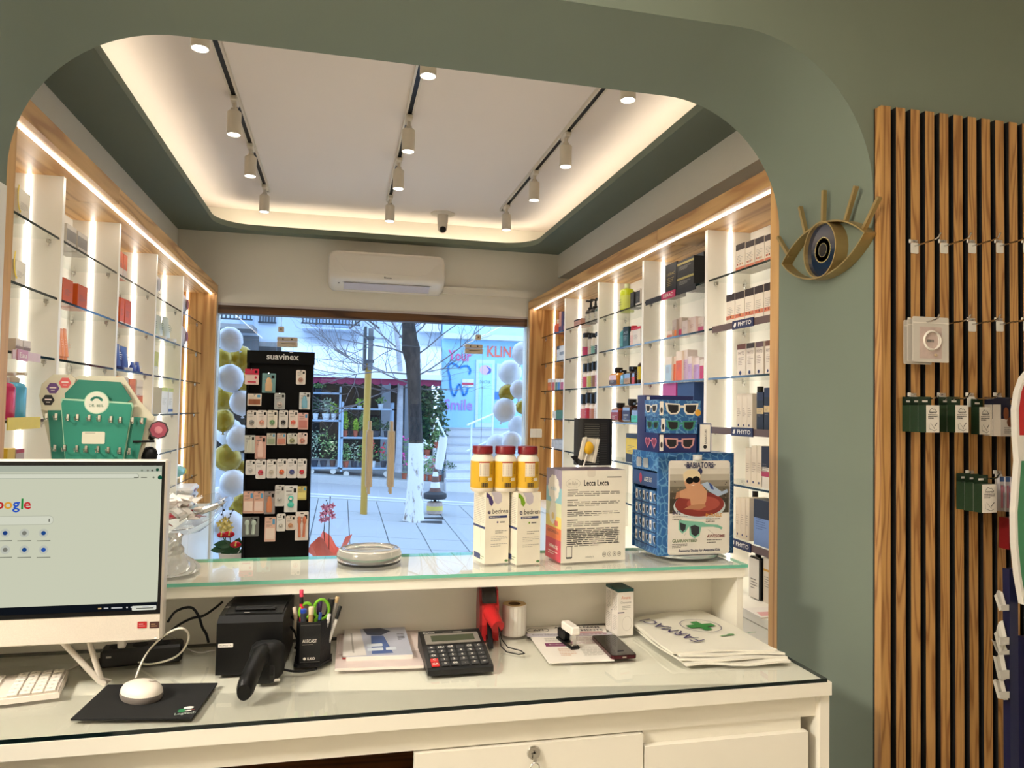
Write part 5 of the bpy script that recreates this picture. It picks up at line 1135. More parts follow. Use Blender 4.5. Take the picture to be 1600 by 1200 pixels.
# ================================================================== goods on the shelves
def mk_box(t, w, d, h, c, o):
    """c: body, top band, bottom band, ink"""
    m = MB(); m.box((-w/2, 0, 0), (w/2, d, h), mat(c[0], .45)); m.build('box', t)
    m = MB(); X = FRONT(0, 0, 0); K = mat(c[3] if len(c) > 3 and c[3] else (120, 112, 104))
    tb = o.get('tb', .22); bb = o.get('bb', .12)
    if c[1]: m.rect(-w/2, h*(1-tb), w/2, h, mat(c[1]), X)
    if len(c) > 2 and c[2]: m.rect(-w/2, h*o.get('b0', .06), w/2, h*(o.get('b0', .06)+bb), mat(c[2]), X)
    if o.get('txt'): m.text(o['txt'], 0, h*.66, min(.018, w*.5), K, X, .0005, width=w*.72)
    m.para(-w*.36, h*.34, w*.36, h*.6, 5, K, X, t=.25, left=False)
    if o.get('dots'):
        for k in range(4): m.rect(-w*.34+k*w*.17, h*.24, -w*.24+k*w*.17, h*.31, mat(((150, 60, 40), (196, 110, 60), (90, 40, 30), (206, 150, 90))[k]), X, .0006)
    if o.get('mark'): m.disc(-w*.1, h*.1, w*.14, mat((44, 50, 96)), X, .0006, 8)
    m.build('print', t)
    m = MB(); m.rect(-w/2, 0, w/2, d, mat(c[1] if c[1] else c[0], .45), TOPF(0, 0, h)); m.line([(-w/2, d*.12), (w/2, d*.12)], .001, mat((130, 124, 116)), TOPF(0, 0, h), .0006); m.build('lid', t)
def mk_bottle(t, w, d, h, c, o):
    """c: body, cap, label"""
    r = min(w/2, .04); hb = h*o.get('hb', .74); rc = r*o.get('rc', .5)
    bm = mat(c[0], .12 if o.get('gl') else .3, coat=.4 if o.get('gl') else 0)
    m = MB(); m.lathe([(r*.92, 0), (r, .004), (r, hb-r*.45), (r*.8, hb-r*.12), (rc*.9, hb), (rc*.9, hb+.004)], 18, bm); m.build('body', t).location.y = r
    m = MB()
    if o.get('pump'):
        m.lathe([(rc, hb), (rc, hb+.014), (rc*.5, hb+.018), (rc*.35, h-.014), (rc*.35, h-.008)], 12, mat(c[1], .35)); m.rbox((-rc*.55, -rc*1.9, h-.010), (rc*.55, rc*.6, h), .002, mat(c[1], .35))
    else: m.lathe([(rc, hb), (rc, h-.003), (rc*.9, h)], 14, mat(c[1], .35))
    m.build('pump' if o.get('pump') else 'cap', t).location.y = r
    if len(c) > 2 and c[2]:
        m = MB(); m.lathe([(r*1.012, hb*o.get('l0', .12)), (r*1.012, hb*o.get('l1', .68))], 18, mat(c[2], .5), cap=False)
        z0 = hb*.3
        for k in range(3): m.rect(-r*.5, z0+k*hb*.1, r*.5, z0+k*hb*.1+.0016, mat((110, 100, 96) if sum(c[2]) > 300 else (200, 196, 190)), FRONT(0, -r*1.03, 0), .0004)
        m.build('label', t).location.y = r
def mk_flat(t, w, d, h, c, o):
    """square shouldered bottle; c: body, cap, label"""
    hb = h*o.get('hb', .72); m = MB(); m.rbox((-w/2, 0, 0), (w/2, d, hb), min(w, d)*.16, mat(c[0], .12, coat=.3)); m.build('body', t)
    m = MB(); rc = min(w, d)*.26
    if o.get('pump'): m.lathe([(rc, hb), (rc, hb+.012), (rc*.4, hb+.014), (rc*.4, h-.01)], 10, mat(c[1], .35), Matrix.Translation((0, d/2, 0))); m.rbox((-rc, -.006, h-.011), (rc, d*.6, h), .002, mat(c[1], .35))
    else: m.lathe([(rc, hb), (rc*1.3, hb+.006), (rc*1.3, h)], 12, mat(c[1], .35), Matrix.Translation((0, d/2, 0)))
    m.build('cap', t)
    if len(c) > 2 and c[2]:
        m = MB(); X = FRONT(0, 0, 0); m.rect(-w*.46, hb*o.get('l0', .12), w*.46, hb*o.get('l1', .6), mat(c[2]), X, .0006); m.para(-w*.3, hb*.22, w*.3, hb*.5, 4, mat((90, 84, 80) if sum(c[2]) > 300 else (206, 200, 190)), X, .0009, t=.3, left=False); m.build('label', t)
def mk_tube(t, w, d, h, c, o):
    hb = h*.14; N = 14; v = []; f = []
    for k in range(7):
        s = k/6; z = hb+(h-hb)*s; rx = w/2*(.86+.14*s); ry = max(.0015, d/2*(1-s**1.5))
        for i in range(N): a = 2*PI*i/N; v.append((rx*math.cos(a), d/2+ry*math.sin(a), z))
    for k in range(6):
        for i in range(N): j = (i+1) % N; f.append((k*N+i, k*N+j, (k+1)*N+j, (k+1)*N+i))
    f += [tuple(range(N-1, -1, -1)), tuple(range(6*N, 7*N))]
    m = MB(); m.add(v, f, mat(c[0], .3), None, True); m.build('tube', t)
    m = MB(); m.lathe([(w*.36, 0), (w*.38, .003), (w*.38, hb)], 14, mat(c[1], .3), Matrix.Translation((0, d/2, 0))); m.build('cap', t)
    if len(c) > 2 and c[2]: m = MB(); X = FR((0, d*.03, h*.5), (1, 0, 0), (0, .12, 1)); m.para(-w*.25, -h*.12, w*.25, h*.2, 4, mat(c[2]), X, .004, t=.4, left=False); m.build('print', t)
def mk_bag(t, w, d, h, c, o):
    N = 14; v = []; f = []
    for k in range(9):
        s = k/8; z = h*s; fy = max(.08, math.sin(PI*min(.98, max(.02, s)))**.6); rx = w/2*(.9+.1*math.sin(PI*s))
        for i in range(N):
            a = 2*PI*i/N; v.append((rx*math.copysign(abs(math.cos(a))**.7, math.cos(a)), d/2+d/2*fy*math.copysign(abs(math.sin(a))**.8, math.sin(a))*(1+.05*math.sin(3*a+k)), z))
    for k in range(8):
        for i in range(N): j = (i+1) % N; f.append((k*N+i, k*N+j, (k+1)*N+j, (k+1)*N+i))
    f += [tuple(range(N-1, -1, -1)), tuple(range(8*N, 9*N))]
    m = MB(); m.add(v, f, mat(c[0], .3), None, True); m.build('pack', t)
    m = MB(); m.disc(0, h*.5, min(w, h)*.22, mat(c[1]), FRONT(0, -.0005, 0), .0006); m.para(-w*.3, h*.12, w*.3, h*.24, 2, mat((140, 134, 128)), FRONT(0, 0, 0), .0005); m.build('print', t)
KIND = dict(box=mk_box, bottle=mk_bottle, flat=mk_flat, tube=mk_tube, bag=mk_bag)
def goods(side, si, px0, px1, pyt, kind, c, name, label, cat, group=None, xo=.03, dep=None, **o):
    zs = SH[si] if si < 6 else ZB
    s = 1 if side == 'R' else -1
    X = XD[side]+s*xo
    a = at(px0, pyt, 'x', X); b = at(px1, pyt, 'x', X)
    w = abs(a.y-b.y); y = (a.y+b.y)/2; h = max(.025, min(.192 if si else .2, ((a.z+b.z)/2-zs)*(1.18 if kind in ('flat', 'bottle') and side == 'R' else 1)))
    ys = DV[side]; near = [YA1+.05]+[q+.022 for q in ys]; far = [q-.008 for q in ys]+[YE-.008]
    bay = [k for k in range(5) if y < far[k]+.02 or k == 4][0]
    w = min(w, .16); y = max(near[bay]+w/2+.002, min(far[bay]-w/2-.002, y))
    d = dep or min(w*.9, .07)
    d = min(d, (.205 if side == 'R' else .185)-xo)
    t = thing(name, label, cat, (X, y, zs+.0005), -PI/2*s, group)
    KIND[kind](t, w, d, h, c, o)
    return t
ON = ('first', 'second', 'third', 'fourth', 'fifth')
EY, CO = 'by the eye ornament', 'behind the computer'
HC = ((228, 216, 198), (52, 40, 36), (206, 120, 90))
for k, (a, b, tp) in enumerate(((1150, 1164, 381), (1165, 1179, 376.5), (1180, 1194, 371), (1195, 1209, 366))): goods('R', 0, a, b, tp, 'box', HC, 'hair_colour_carton', 'cream hair colour carton with dark top, top glass shelf, %s from the arch' % ON[3-k], 'carton', 'hair colour cartons on the top shelf', dots=True, dep=.07)
for k, (a, b, tp) in enumerate(((1135, 1148, 460), (1149, 1163, 456), (1164, 1178, 451), (1179, 1193, 446.5), (1194, 1208, 442))): goods('R', 1, a, b, tp, 'box', HC, 'hair_colour_carton', 'cream hair colour carton with dark top, second glass shelf, %s from the arch' % ON[4-k], 'carton', 'hair colour cartons on the second shelf', dots=True, dep=.07, b0=.2)
for k, (a, b, tp, cc_) in enumerate(((1152, 1165, 538, (120, 74, 56)), (1166.5, 1179, 536, (70, 56, 40)), (1181, 1193, 534, (110, 84, 84)), (1196, 1206, 532, (120, 80, 60)))): goods('R', 2, a, b, tp, 'box', ((226, 214, 198), cc_, None, (120, 90, 84)), 'hair_mask_carton', ('tall cream carton with reddish picture top, third glass shelf', 'tall cream carton with olive picture top, third glass shelf', 'tall cream carton with mauve picture top, third glass shelf', 'tall cream carton with brown picture top, third glass shelf')[k], 'carton', 'tall cream cartons on the third shelf', tb=.16, txt='PHYTO', mark=True)
for k, (a, b) in enumerate(((1151, 1159), (1159.5, 1167), (1167.5, 1175.5))): goods('R', 3, a, b, 615, 'box', ((226, 212, 190), None, None, (150, 130, 110)), 'cream_carton', 'plain narrow cream carton, fourth glass shelf, %s of its row from the arch' % ON[2-k], 'carton', 'narrow cream cartons on the fourth shelf', mark=True, dep=.09)
goods('R', 3, 1175, 1183, 614, 'flat', ((160, 142, 90), (18, 17, 18), None), 'hair_bottle', 'olive gold bottle with square black cap beside narrow cream cartons', 'bottle', xo=.1, hb=.76, dep=.05)
for k, (a, b, tp) in enumerate(((1182.5, 1193, 613), (1194, 1205, 606))): goods('R', 3, a, b, tp, 'box', ((32, 32, 36), (40, 46, 70), (206, 180, 130)), 'dark_carton', ('black carton with gold band, shorter of two on the fourth shelf', 'black carton with gold band, taller of two on the fourth shelf')[k], 'carton', 'black cartons on the fourth shelf', b0=.42, bb=.16)
for k, (a, b) in enumerate(((1165, 1173.5), (1174, 1182.5), (1183, 1191))): goods('R', 4, a, b, (700, 697, 697)[k], 'box', ((226, 210, 184), None, None, (150, 130, 110)), 'cream_carton', 'narrow beige carton, fifth glass shelf, %s of its row from the arch' % ON[2-k], 'carton', 'beige cartons on the fifth shelf', mark=True, dep=.08)
goods('R', 4, 1190, 1203, 698, 'box', ((226, 216, 200), (36, 34, 44), (170, 50, 80)), 'serum_carton', 'dark topped carton with pink band, fifth glass shelf', 'carton', tb=.5, b0=.28)
for k, (a, b) in enumerate(((1150, 1157), (1157.5, 1164.5), (1165, 1171))): goods('R', 5, a, b, 778, 'box', ((226, 208, 180), None, None, (150, 130, 110)), 'cream_carton', 'narrow beige carton, lowest glass shelf, %s of its row from the arch' % ON[2-k], 'carton', 'beige cartons on the lowest shelf', mark=True, dep=.08)
goods('R', 5, 1170, 1178, 778, 'flat', ((196, 150, 50), (24, 20, 18), None), 'oil_bottle', 'golden oil bottle with brown cap on the lowest glass shelf', 'bottle', xo=.115, hb=.8)
goods('R', 5, 1178, 1203, 782, 'box', ((120, 146, 196), (34, 38, 50), (34, 38, 50), (60, 80, 130)), 'blue_carton', 'light blue and navy carton on the lowest glass shelf', 'carton', tb=.34, b0=.6, bb=.06, xo=.02)
goods('R', 6, 1170, 1187, 868, 'flat', ((24, 23, 24), (16, 16, 16), (222, 214, 200)), 'shampoo_bottle', 'black shampoo bottle with cream label standing on the base cupboard', 'bottle', xo=.02, hb=.82, l0=.02, l1=.96, dep=.035)
goods('R', 6, 1193, 1207, 873, 'box', ((226, 214, 196), None, (214, 160, 70)), 'white_carton', 'white carton with ochre stripe on the base cupboard', 'carton', b0=.7, bb=.05)
m = MB(); m.prism([(-.08, -.06), (.08, -.05), (.085, .06), (-.075, .055)], 0, .004, PAPER); t = tag(m.build('magazine'), 'open magazine with pink pictures lying on the base cupboard', 'magazine'); t.location = (1.44, 2.24, ZB)
m = MB(); m.poly([(-.07, -.045), (.07, -.04), (.06, -.0), (-.06, .0)], .0004, mat((226, 170, 168)), TOPF(0, 0, .004)); m.rect(.02, -.04, .06, -.03, mat((90, 60, 50)), TOPF(0, 0, .004), .0008); m.build('picture', t)
# --- second bay
LB = ((26, 25, 26), (40, 38, 38), None, (170, 150, 90))
goods('R', 0, 1040, 1057, 412, 'box', LB, 'black_carton', 'large black display carton with gold samples on the top shelf', 'carton', xo=.06, b0=.1, bb=.5, dep=.05, txt='LIERAC')
for k in range(2):
    t = goods('R', 0, 1058, 1084, 428, 'box', ((28, 27, 27), None, (176, 160, 90), (190, 186, 176)), 'cream_jar_carton', ('black gold banded carton, lower of two stacked on the top shelf', 'black gold banded carton, upper of two stacked on the top shelf')[k], 'carton', 'stacked black cartons', b0=.7, bb=.14, xo=.012, dep=.08)
    t.location.z += .0 if k == 0 else .0
    hh_ = max(c.dimensions.z for c in t.children) if False else (at(1071, 428, 'x', XD['R']+.012).z-SH[0])
    if k: t.location.z += hh_+.0005
goods('R', 0, 1086, 1099.5, 396, 'box', ((30, 29, 30), None, (140, 130, 90)), 'black_carton', 'black carton with silver picture beside the stacked pair', 'carton', b0=.3, bb=.3, xo=.095)
for k, (a, b, tp, c1, c2, lb) in enumerate(((1042, 1050, 517, (226, 206, 188), (220, 130, 90), 'small cream and orange carton'), (1050.5, 1057, 500, (196, 180, 168), (226, 130, 80), 'tall grey and orange carton'), (1057.5, 1065, 497, (214, 196, 184), (206, 70, 120), 'tall pale carton with magenta foot'), (1066, 1074.5, 501, (214, 196, 186), None, 'short blush carton'), (1075, 1087, 496, (222, 200, 192), None, 'wide blush carton'), (1089, 1099.5, 496, (222, 206, 196), (190, 80, 120), 'blush carton with pink foot'))): goods('R', 1, a, b, tp, 'box', (c1, None, c2, (150, 100, 100)), 'face_cream_carton', lb+' on the second shelf below the black cartons', 'carton', 'small cartons below the black ones', b0=0.0, bb=.4, xo=.02+.012*(k % 3))
for k, (a, b, tp, c1, c2, lb) in enumerate(((1040, 1049.5, 558, (226, 214, 200), (170, 196, 216), 'cream and pale blue carton'), (1050, 1056, 557, (226, 206, 190), (226, 110, 70), 'narrow cream and orange carton'), (1056.5, 1065.5, 549, (226, 208, 190), (222, 104, 66), 'taller cream and orange carton'), (1066, 1074.5, 547, (220, 204, 196), (196, 166, 196), 'tall cream and lilac carton'), (1075, 1081, 557, (222, 206, 200), (190, 160, 200), 'short lilac carton'), (1081.5, 1093, 559, (222, 206, 200), (182, 150, 200), 'wide lilac carton'), (1093.5, 1099.5, 562, (226, 212, 200), (196, 60, 110), 'narrow cream and magenta carton'))): goods('R', 2, a, b, tp, 'box', (c1, None, c2, (150, 110, 120)), 'sun_care_carton', lb+' on the third shelf above the sunglasses display', 'carton', 'pastel cartons on the third shelf', b0=0.0, bb=.68, xo=.02+.01*(k % 2))
goods('R', 3, 1035, 1056, 593, 'box', ((186, 70, 140), None, (226, 90, 130)), 'pink_carton', 'magenta and violet carton behind the sunglasses boxes', 'carton')
goods('R', 3, 1058, 1085, 593, 'box', ((34, 60, 110), None, (30, 90, 130)), 'navy_carton', 'navy and teal carton behind the sunglasses boxes', 'carton')
# --- third bay
goods('R', 0, 964, 975, 450, 'bottle', ((206, 220, 40), (220, 226, 180), (226, 236, 120)), 'body_wash_bottle', 'lime yellow bottle with pale cap on the top shelf', 'bottle', hb=.84, rc=.4)
goods('R', 0, 985, 990.5, 457, 'box', ((28, 28, 30), None, None), 'thin_carton', 'thin black carton beside the lime bottle', 'carton', xo=.04)
goods('R', 0, 993.5, 1000, 452, 'box', ((226, 218, 206), None, (40, 40, 44)), 'thin_carton', 'thin white carton with black panel on the top shelf', 'carton', b0=.2, bb=.7)
goods('R', 1, 965.5, 973, 516, 'bottle', ((60, 140, 150), (50, 120, 130), (90, 160, 170)), 'conditioner_bottle', 'teal bottle on the second shelf beside a dark green carton', 'bottle', hb=.86)
goods('R', 1, 973.5, 982, 511, 'box', ((22, 70, 70), (16, 40, 44), None, (190, 200, 196)), 'green_carton', 'dark green carton on the second shelf beside the teal bottle', 'carton', tb=.4, txt='ACE')
goods('R', 1, 982.5, 987.5, 514, 'bottle', ((226, 214, 204), (196, 40, 60), (226, 190, 190)), 'lotion_bottle', 'slim white bottle with red cap on the second shelf', 'bottle', hb=.78, rc=.8)
goods('R', 1, 989, 1001, 511, 'box', ((226, 216, 204), (200, 40, 60), None), 'white_carton', 'white carton with red top on the second shelf', 'carton', tb=.14)
goods('R', 2, 951.5, 964, 579, 'flat', ((206, 130, 36), (30, 22, 18), (70, 44, 30)), 'amber_bottle', 'bright amber square bottle with brown label on the third shelf', 'bottle', hb=.7, l0=.1, l1=.45)
goods('R', 2, 969, 974, 582, 'flat', ((80, 140, 170), (24, 24, 26), (120, 170, 190)), 'blue_pump_bottle', 'slim blue bottle with black pump on the third shelf', 'bottle', pump=True)
goods('R', 2, 974.5, 985.5, 577, 'flat', ((44, 26, 18), (20, 18, 18), (176, 138, 100)), 'brown_bottle', 'dark brown square bottle with tan label on the third shelf', 'bottle', hb=.72, l0=.08, l1=.5)
goods('R', 2, 987, 992, 578, 'flat', ((50, 26, 20), (22, 18, 18), (200, 70, 66)), 'brown_bottle', 'slim brown bottle with red label on the third shelf', 'bottle', pump=True, l0=.0)
goods('R', 2, 993, 1001, 558, 'bottle', ((50, 30, 18), (20, 18, 18), (196, 170, 40)), 'brown_bottle', 'tall brown bottle with yellow label on the third shelf', 'bottle', hb=.68, l0=.2, l1=.8)
goods('R', 3, 954.5, 967, 634, 'flat', ((120, 46, 20), (20, 18, 18), (150, 40, 36)), 'amber_bottle', 'reddish amber square bottle with red label on the fourth shelf', 'bottle', l0=.15, l1=.7)
goods('R', 3, 972, 985, 629, 'flat', ((56, 30, 22), (24, 20, 20), (44, 40, 74)), 'brown_bottle', 'dark brown square bottle with violet label on the fourth shelf', 'bottle', l0=.15, l1=.7)
goods('R', 3, 986, 999.5, 634, 'flat', ((46, 26, 20), (18, 18, 18), (70, 190, 170)), 'brown_bottle', 'dark bottle with mint label on the fourth shelf', 'bottle', pump=True, l0=.05, l1=.5)
goods('R', 4, 977, 998, 678, 'box', ((30, 30, 32), None, (226, 196, 60)), 'gift_carton', 'black carton with yellow panel behind the sunglasses display', 'carton', b0=.3, bb=.55)
# --- fourth bay
goods('R', 0, 897, 907, 499, 'box', ((206, 150, 130), (40, 34, 34), None), 'pink_carton', 'small pink and black carton on the top shelf beside pump bottles', 'carton', tb=.2)
for k, (a, b, tp) in enumerate(((912.5, 918, 475), (919, 925, 473), (927, 933.5, 471))): goods('R', 0, a, b, tp, 'bottle', ((34, 36, 36) if k < 2 else (60, 90, 86), (18, 18, 18), (206, 200, 184)), 'pump_bottle', 'dark pump bottle with pale label, top shelf, %s from the window side' % ON[k], 'bottle', 'dark pump bottles on the top shelf', pump=True, hb=.6)
for k, (a, b, tp) in enumerate(((907, 914.5, 526), (917, 921, 528), (922, 926, 526), (927, 933.5, 524))): goods('R', 1, a, b, tp, 'bottle', ((222, 212, 198), (20, 20, 22), ((206, 70, 110), (214, 196, 180), (120, 170, 160), (60, 56, 56))[k]), 'hair_care_bottle', ('white bottle with black cap and pink label, second shelf', 'slim white bottle with black cap and beige label, second shelf', 'slim white bottle with black cap and sage label, second shelf', 'white bottle with black cap and charcoal label, second shelf')[k], 'bottle', 'black capped bottles on the second shelf', hb=.8, rc=.95, l0=.05, l1=.5)
for k, (a, b, tp, c2) in enumerate(((907.5, 914, 574, (206, 80, 110)), (914.5, 920.5, 573, (190, 190, 110)), (922, 927, 571, (150, 110, 90)), (927.5, 933.5, 570, (210, 150, 170)))): goods('R', 2, a, b, tp, 'bottle', ((224, 214, 204), (20, 20, 22), c2), 'hair_care_bottle', ('white bottle with black top and rose label, third shelf', 'white bottle with black top and olive label, third shelf', 'white bottle with black top and brown label, third shelf', 'white bottle with black top and pink label, third shelf')[k], 'bottle', 'black topped bottles on the third shelf', hb=.66, rc=.95, l0=.05, l1=.7)
for k, (a, b, tp, c2) in enumerate(((904, 911, 622, (206, 120, 130)), (912, 918, 620, (180, 40, 60)), (919, 925, 621, (190, 130, 110)), (926, 932.5, 619, (214, 196, 190)))): goods('R', 3, a, b, tp, 'bottle', ((224, 210, 200), (20, 20, 22), c2), 'hair_care_bottle', ('white black topped bottle with salmon label, above the perforated holder', 'white black topped bottle with crimson label, above the perforated holder', 'white black topped bottle with tan label, above the perforated holder', 'white black topped bottle with cream label, above the perforated holder')[k], 'bottle', 'black topped bottles on the fourth shelf', hb=.62, rc=.95, l0=.05, l1=.7)
# --- fifth bay
goods('R', 0, 862.5, 870, 503, 'bottle', ((226, 100, 70), (222, 206, 190), (60, 40, 90)), 'coral_bottle', 'coral bottle with pale cap at the shelf end by the window', 'bottle', l0=.0, l1=.2)
for k, (a, b) in enumerate(((873.5, 877), (877.5, 880), (880.5, 883.5))): goods('R', 0, a, b, 487, 'box', (((214, 150, 130), None, (70, 50, 110)), ((60, 44, 96), None, None), ((44, 36, 80), None, (190, 110, 110)))[k], 'slim_carton', ('slim peach carton beside the coral bottle', 'slim violet carton beside the coral bottle', 'slim dark violet carton with pink foot near the coral bottle')[k], 'carton', b0=0, bb=.3)
goods('R', 1, 870, 874, 541, 'box', ((210, 206, 198), (30, 30, 34), None), 'slim_carton', 'slim grey carton with black top on the oak backed second shelf', 'carton')
goods('R', 1, 874.5, 882, 540, 'box', ((206, 204, 200), None, (120, 130, 140)), 'grey_carton', 'pale grey carton on the oak backed second shelf', 'carton', b0=.4, bb=.2)
for k, (a, b, c1, c2) in enumerate(((856, 861, (226, 120, 50), (120, 40, 90)), (862, 866.5, (206, 80, 60), (140, 40, 100)), (868, 871, (40, 110, 90), (30, 60, 60)), (871.5, 875, (50, 110, 170), (40, 70, 130)), (876, 881, (170, 60, 90), (100, 40, 70)))): goods('R', 2, a, b, 592, 'box', ((226, 214, 200), None, c1, c2), 'toothpaste_carton', ('orange fronted small carton on the oak backed third shelf', 'red fronted small carton on the oak backed third shelf', 'green fronted small carton on the oak backed third shelf', 'blue fronted small carton on the oak backed third shelf', 'pink fronted small carton on the oak backed third shelf')[k], 'carton', 'small coloured cartons on the third shelf', b0=0, bb=.7)
goods('R', 3, 863, 868.5, 642, 'box', ((220, 214, 200), None, None), 'soap_carton', 'small white soap carton on the oak backed fourth shelf', 'carton')
goods('R', 3, 869, 879, 641, 'box', ((36, 104, 66), None, None), 'soap_carton', 'small green soap carton on the oak backed fourth shelf', 'carton')
for k, (a, b) in enumerate(((861.5, 867), (867.5, 873), (873.5, 879.5))): goods('R', 4, a, b, 686, 'box', ((196, 190, 182), (120, 116, 112), None), 'grey_carton', 'short grey carton on the oak backed fifth shelf, %s from the window' % ON[k], 'carton', 'short grey cartons on the fifth shelf', tb=.12)
# --- shelf signs
def sign(side, si, px0, px1, railc, pxa, pxb, platec, txt, lab, leaf=False, tall=.026):
    s = 1 if side == 'R' else -1; X = XD[side]-s*.004; z = SH[si]
    a, b = sorted((at(px0, 600, 'x', X).y, at(px1, 600, 'x', X).y)); c, d = sorted((at(pxa, 600, 'x', X).y, at(pxb, 600, 'x', X).y))
    ys = DV[side]; near = [YA1+.05]+[q+.022 for q in ys]; far = [q-.008 for q in ys]+[YE-.008]; bay = [k for k in range(5) if (a+b)/2 < far[k]][0]
    a = max(a, near[bay]+.003); b = min(b, far[bay]-.003)
    y = (a+b)/2; t = thing('shelf_sign', lab, 'sign', (X, y, z-.010), -PI/2*s)
    w = b-a; m = MB(); m.box((-w/2, -.003, -tall/2), (w/2, .0, tall/2), mat(railc, .5)); m.build('rail', t)
    if platec:
        u0, u1 = ((c-y), (d-y)); 
        if side == 'R': u0, u1 = -(d-y), -(c-y)
        m = MB(); m.box((u0, -.007, -tall*.62), (u1, -.003, tall*.62), mat(platec, .4)); m.build('plate', t)
        m = MB(); X2 = FRONT(0, -.0071, 0); uw = u1-u0
        m.text(txt, (u0+u1)/2+(uw*.1 if leaf else 0), -tall*.26, tall*.82, PAPER, X2, bold=True, width=uw*(.62 if leaf else .7))
        if leaf: m.poly([(u0+uw*.06, -.006), (u0+uw*.12, .008), (u0+uw*.2, .009), (u0+uw*.19, -.004), (u0+uw*.13, -.009)], .0005, PAPER, X2)
        m.build('lettering', t)
    return t
sign('R', 1, 1113, 1206, (98, 78, 72), 1146, 1179, (30, 32, 70), 'PHYTO', 'navy sign with white lettering on the second shelf under hair colour cartons', True)
sign('R', 3, 1113, 1206, (98, 78, 72), 1146, 1179, (30, 32, 70), 'PHYTO', 'navy sign with white lettering on the fourth shelf under black cartons', True)
sign('R', 5, 1113, 1206, (98, 78, 72), 1146, 1177, (30, 32, 70), 'PHYTO', 'navy sign with white lettering on the lowest glass shelf', True)
sign('R', 0, 1008, 1086, (28, 27, 28), 1034, 1055, (200, 40, 96), 'LIERAC', 'pink lettered plate on a black rail below the stacked black cartons')
# ------------------------------------------------------------------ the other side, behind the computer
for si, tp, o_ in ((0, 300, 'top'), (1, 409, 'second')): goods('L', si, 30 if si == 0 else 25, 48 if si == 0 else 41, tp, 'box', ((224, 216, 198), None, None), 'swirl_carton', 'white carton with yellow swirl on the %s glass shelf %s' % (o_, CO), 'carton', dep=.06)
for o in list(C.objects):
    if o.name.startswith('swirl_carton'):
        m = MB(); X = FRONT(0, 0, 0); m.line([(-.02+.03*math.cos(a*.25), .07+.05*math.sin(a*.25)) for a in range(10, 19)], .008, mat((232, 200, 40)), X, .0009); m.build('swirl_print', o)
goods('L', 2, 25, 36, 530, 'box', ((214, 200, 184), None, (150, 120, 110)), 'small_carton', 'small beige carton on the third shelf next to its slightly smaller neighbour', 'carton', b0=.3, bb=.2)
goods('L', 2, 37, 48, 533, 'box', ((210, 196, 186), None, (140, 116, 110)), 'small_carton', 'lower beige carton on the third shelf beside the taller one', 'carton', b0=.3, bb=.2)
sign('L', 2, 16, 60, (214, 190, 196), 22, 38, (206, 150, 170), 'Eau', 'pale pink shelf strip above the pink and blue pump bottles')
goods('L', 3, 17, 32.5, 582, 'bottle', ((206, 60, 110), (226, 214, 206), None), 'pump_bottle', 'pink pump bottle on the fourth shelf behind the computer', 'bottle', pump=True, hb=.78, gl=1)
goods('L', 3, 34, 50, 582, 'bottle', ((90, 180, 220), (226, 214, 190), None), 'pump_bottle', 'sky blue pump bottle on the fourth shelf behind the computer', 'bottle', pump=True, hb=.78, gl=1)
sign('L', 3, 13, 64, (222, 202, 90), 40, 60, None, '', 'yellow shelf strip below the pink and blue pump bottles', tall=.036)
goods('L', 4, 12, 24, 701, 'box', ((226, 190, 60), None, (206, 150, 40)), 'yellow_carton', 'yellow carton just above the computer screen', 'carton', b0=0, bb=.3)
goods('L', 4, 25.5, 38, 702, 'box', ((190, 170, 160), (180, 60, 70), None), 'grey_carton', 'greyish carton with red top edge beside the yellow carton', 'carton', tb=.1)
goods('L', 0, 105, 120, 354, 'box', ((214, 206, 194), None, (150, 144, 136)), 'grey_carton', 'grey printed carton, nearer the arch, on the second bay top shelf', 'carton', b0=.3, bb=.5)
goods('L', 0, 122, 137, 366, 'box', ((210, 202, 190), None, (150, 144, 136)), 'grey_carton', 'grey printed carton, farther from the arch, on the second bay top shelf', 'carton', b0=.3, bb=.5)
for k, (a, b, tp) in enumerate(((99, 114.5, 437), (122, 137, 447))): goods('L', 1, a, b, tp, 'box', ((214, 96, 36), None, (226, 206, 190)), 'orange_carton', ('orange carton nearer the arch on the second shelf', 'orange carton farther from the arch on the second shelf')[k], 'carton', 'orange cartons on the second shelf', b0=0, bb=.08)
for k in range(3): goods('L', 2, 95+k*5.5, 100+k*5.5, 514, 'tube', ((236, 160, 120), (226, 150, 110), (240, 190, 160)), 'peach_tube', 'slim peach tube above the green card display, %s of three from the arch' % ON[k], 'tube', 'peach tubes on the third shelf', dep=.03)
for k, (a, b) in enumerate(((187.5, 193), (193.5, 199.5))): goods('L', 0, a, b, 394+k*5, 'box', ((220, 100, 44), None, (226, 210, 196)), 'orange_carton', ('orange and white carton on the third bay top shelf, nearer the arch', 'orange and white carton on the third bay top shelf, nearer the window')[k], 'carton', b0=0, bb=.4)
for k, (a, b) in enumerate(((188.5, 195), (196, 206))): goods('L', 1, a, b, 466+k*4, 'box', ((222, 96, 40), None, (226, 210, 196)), 'orange_carton', ('narrow orange carton on the third bay second shelf', 'wider orange carton on the third bay second shelf')[k], 'carton', b0=0, bb=.12)
goods('L', 2, 184, 194, 537, 'tube', ((44, 62, 130), (36, 50, 110), (210, 214, 226)), 'navy_tube', 'tall navy tube on the third shelf above orange cartons', 'tube', dep=.04)
goods('L', 2, 195, 205.5, 542, 'tube', ((50, 70, 136), (210, 214, 222), (210, 214, 226)), 'navy_tube', 'navy tube with white cap on the third shelf', 'tube', dep=.04)
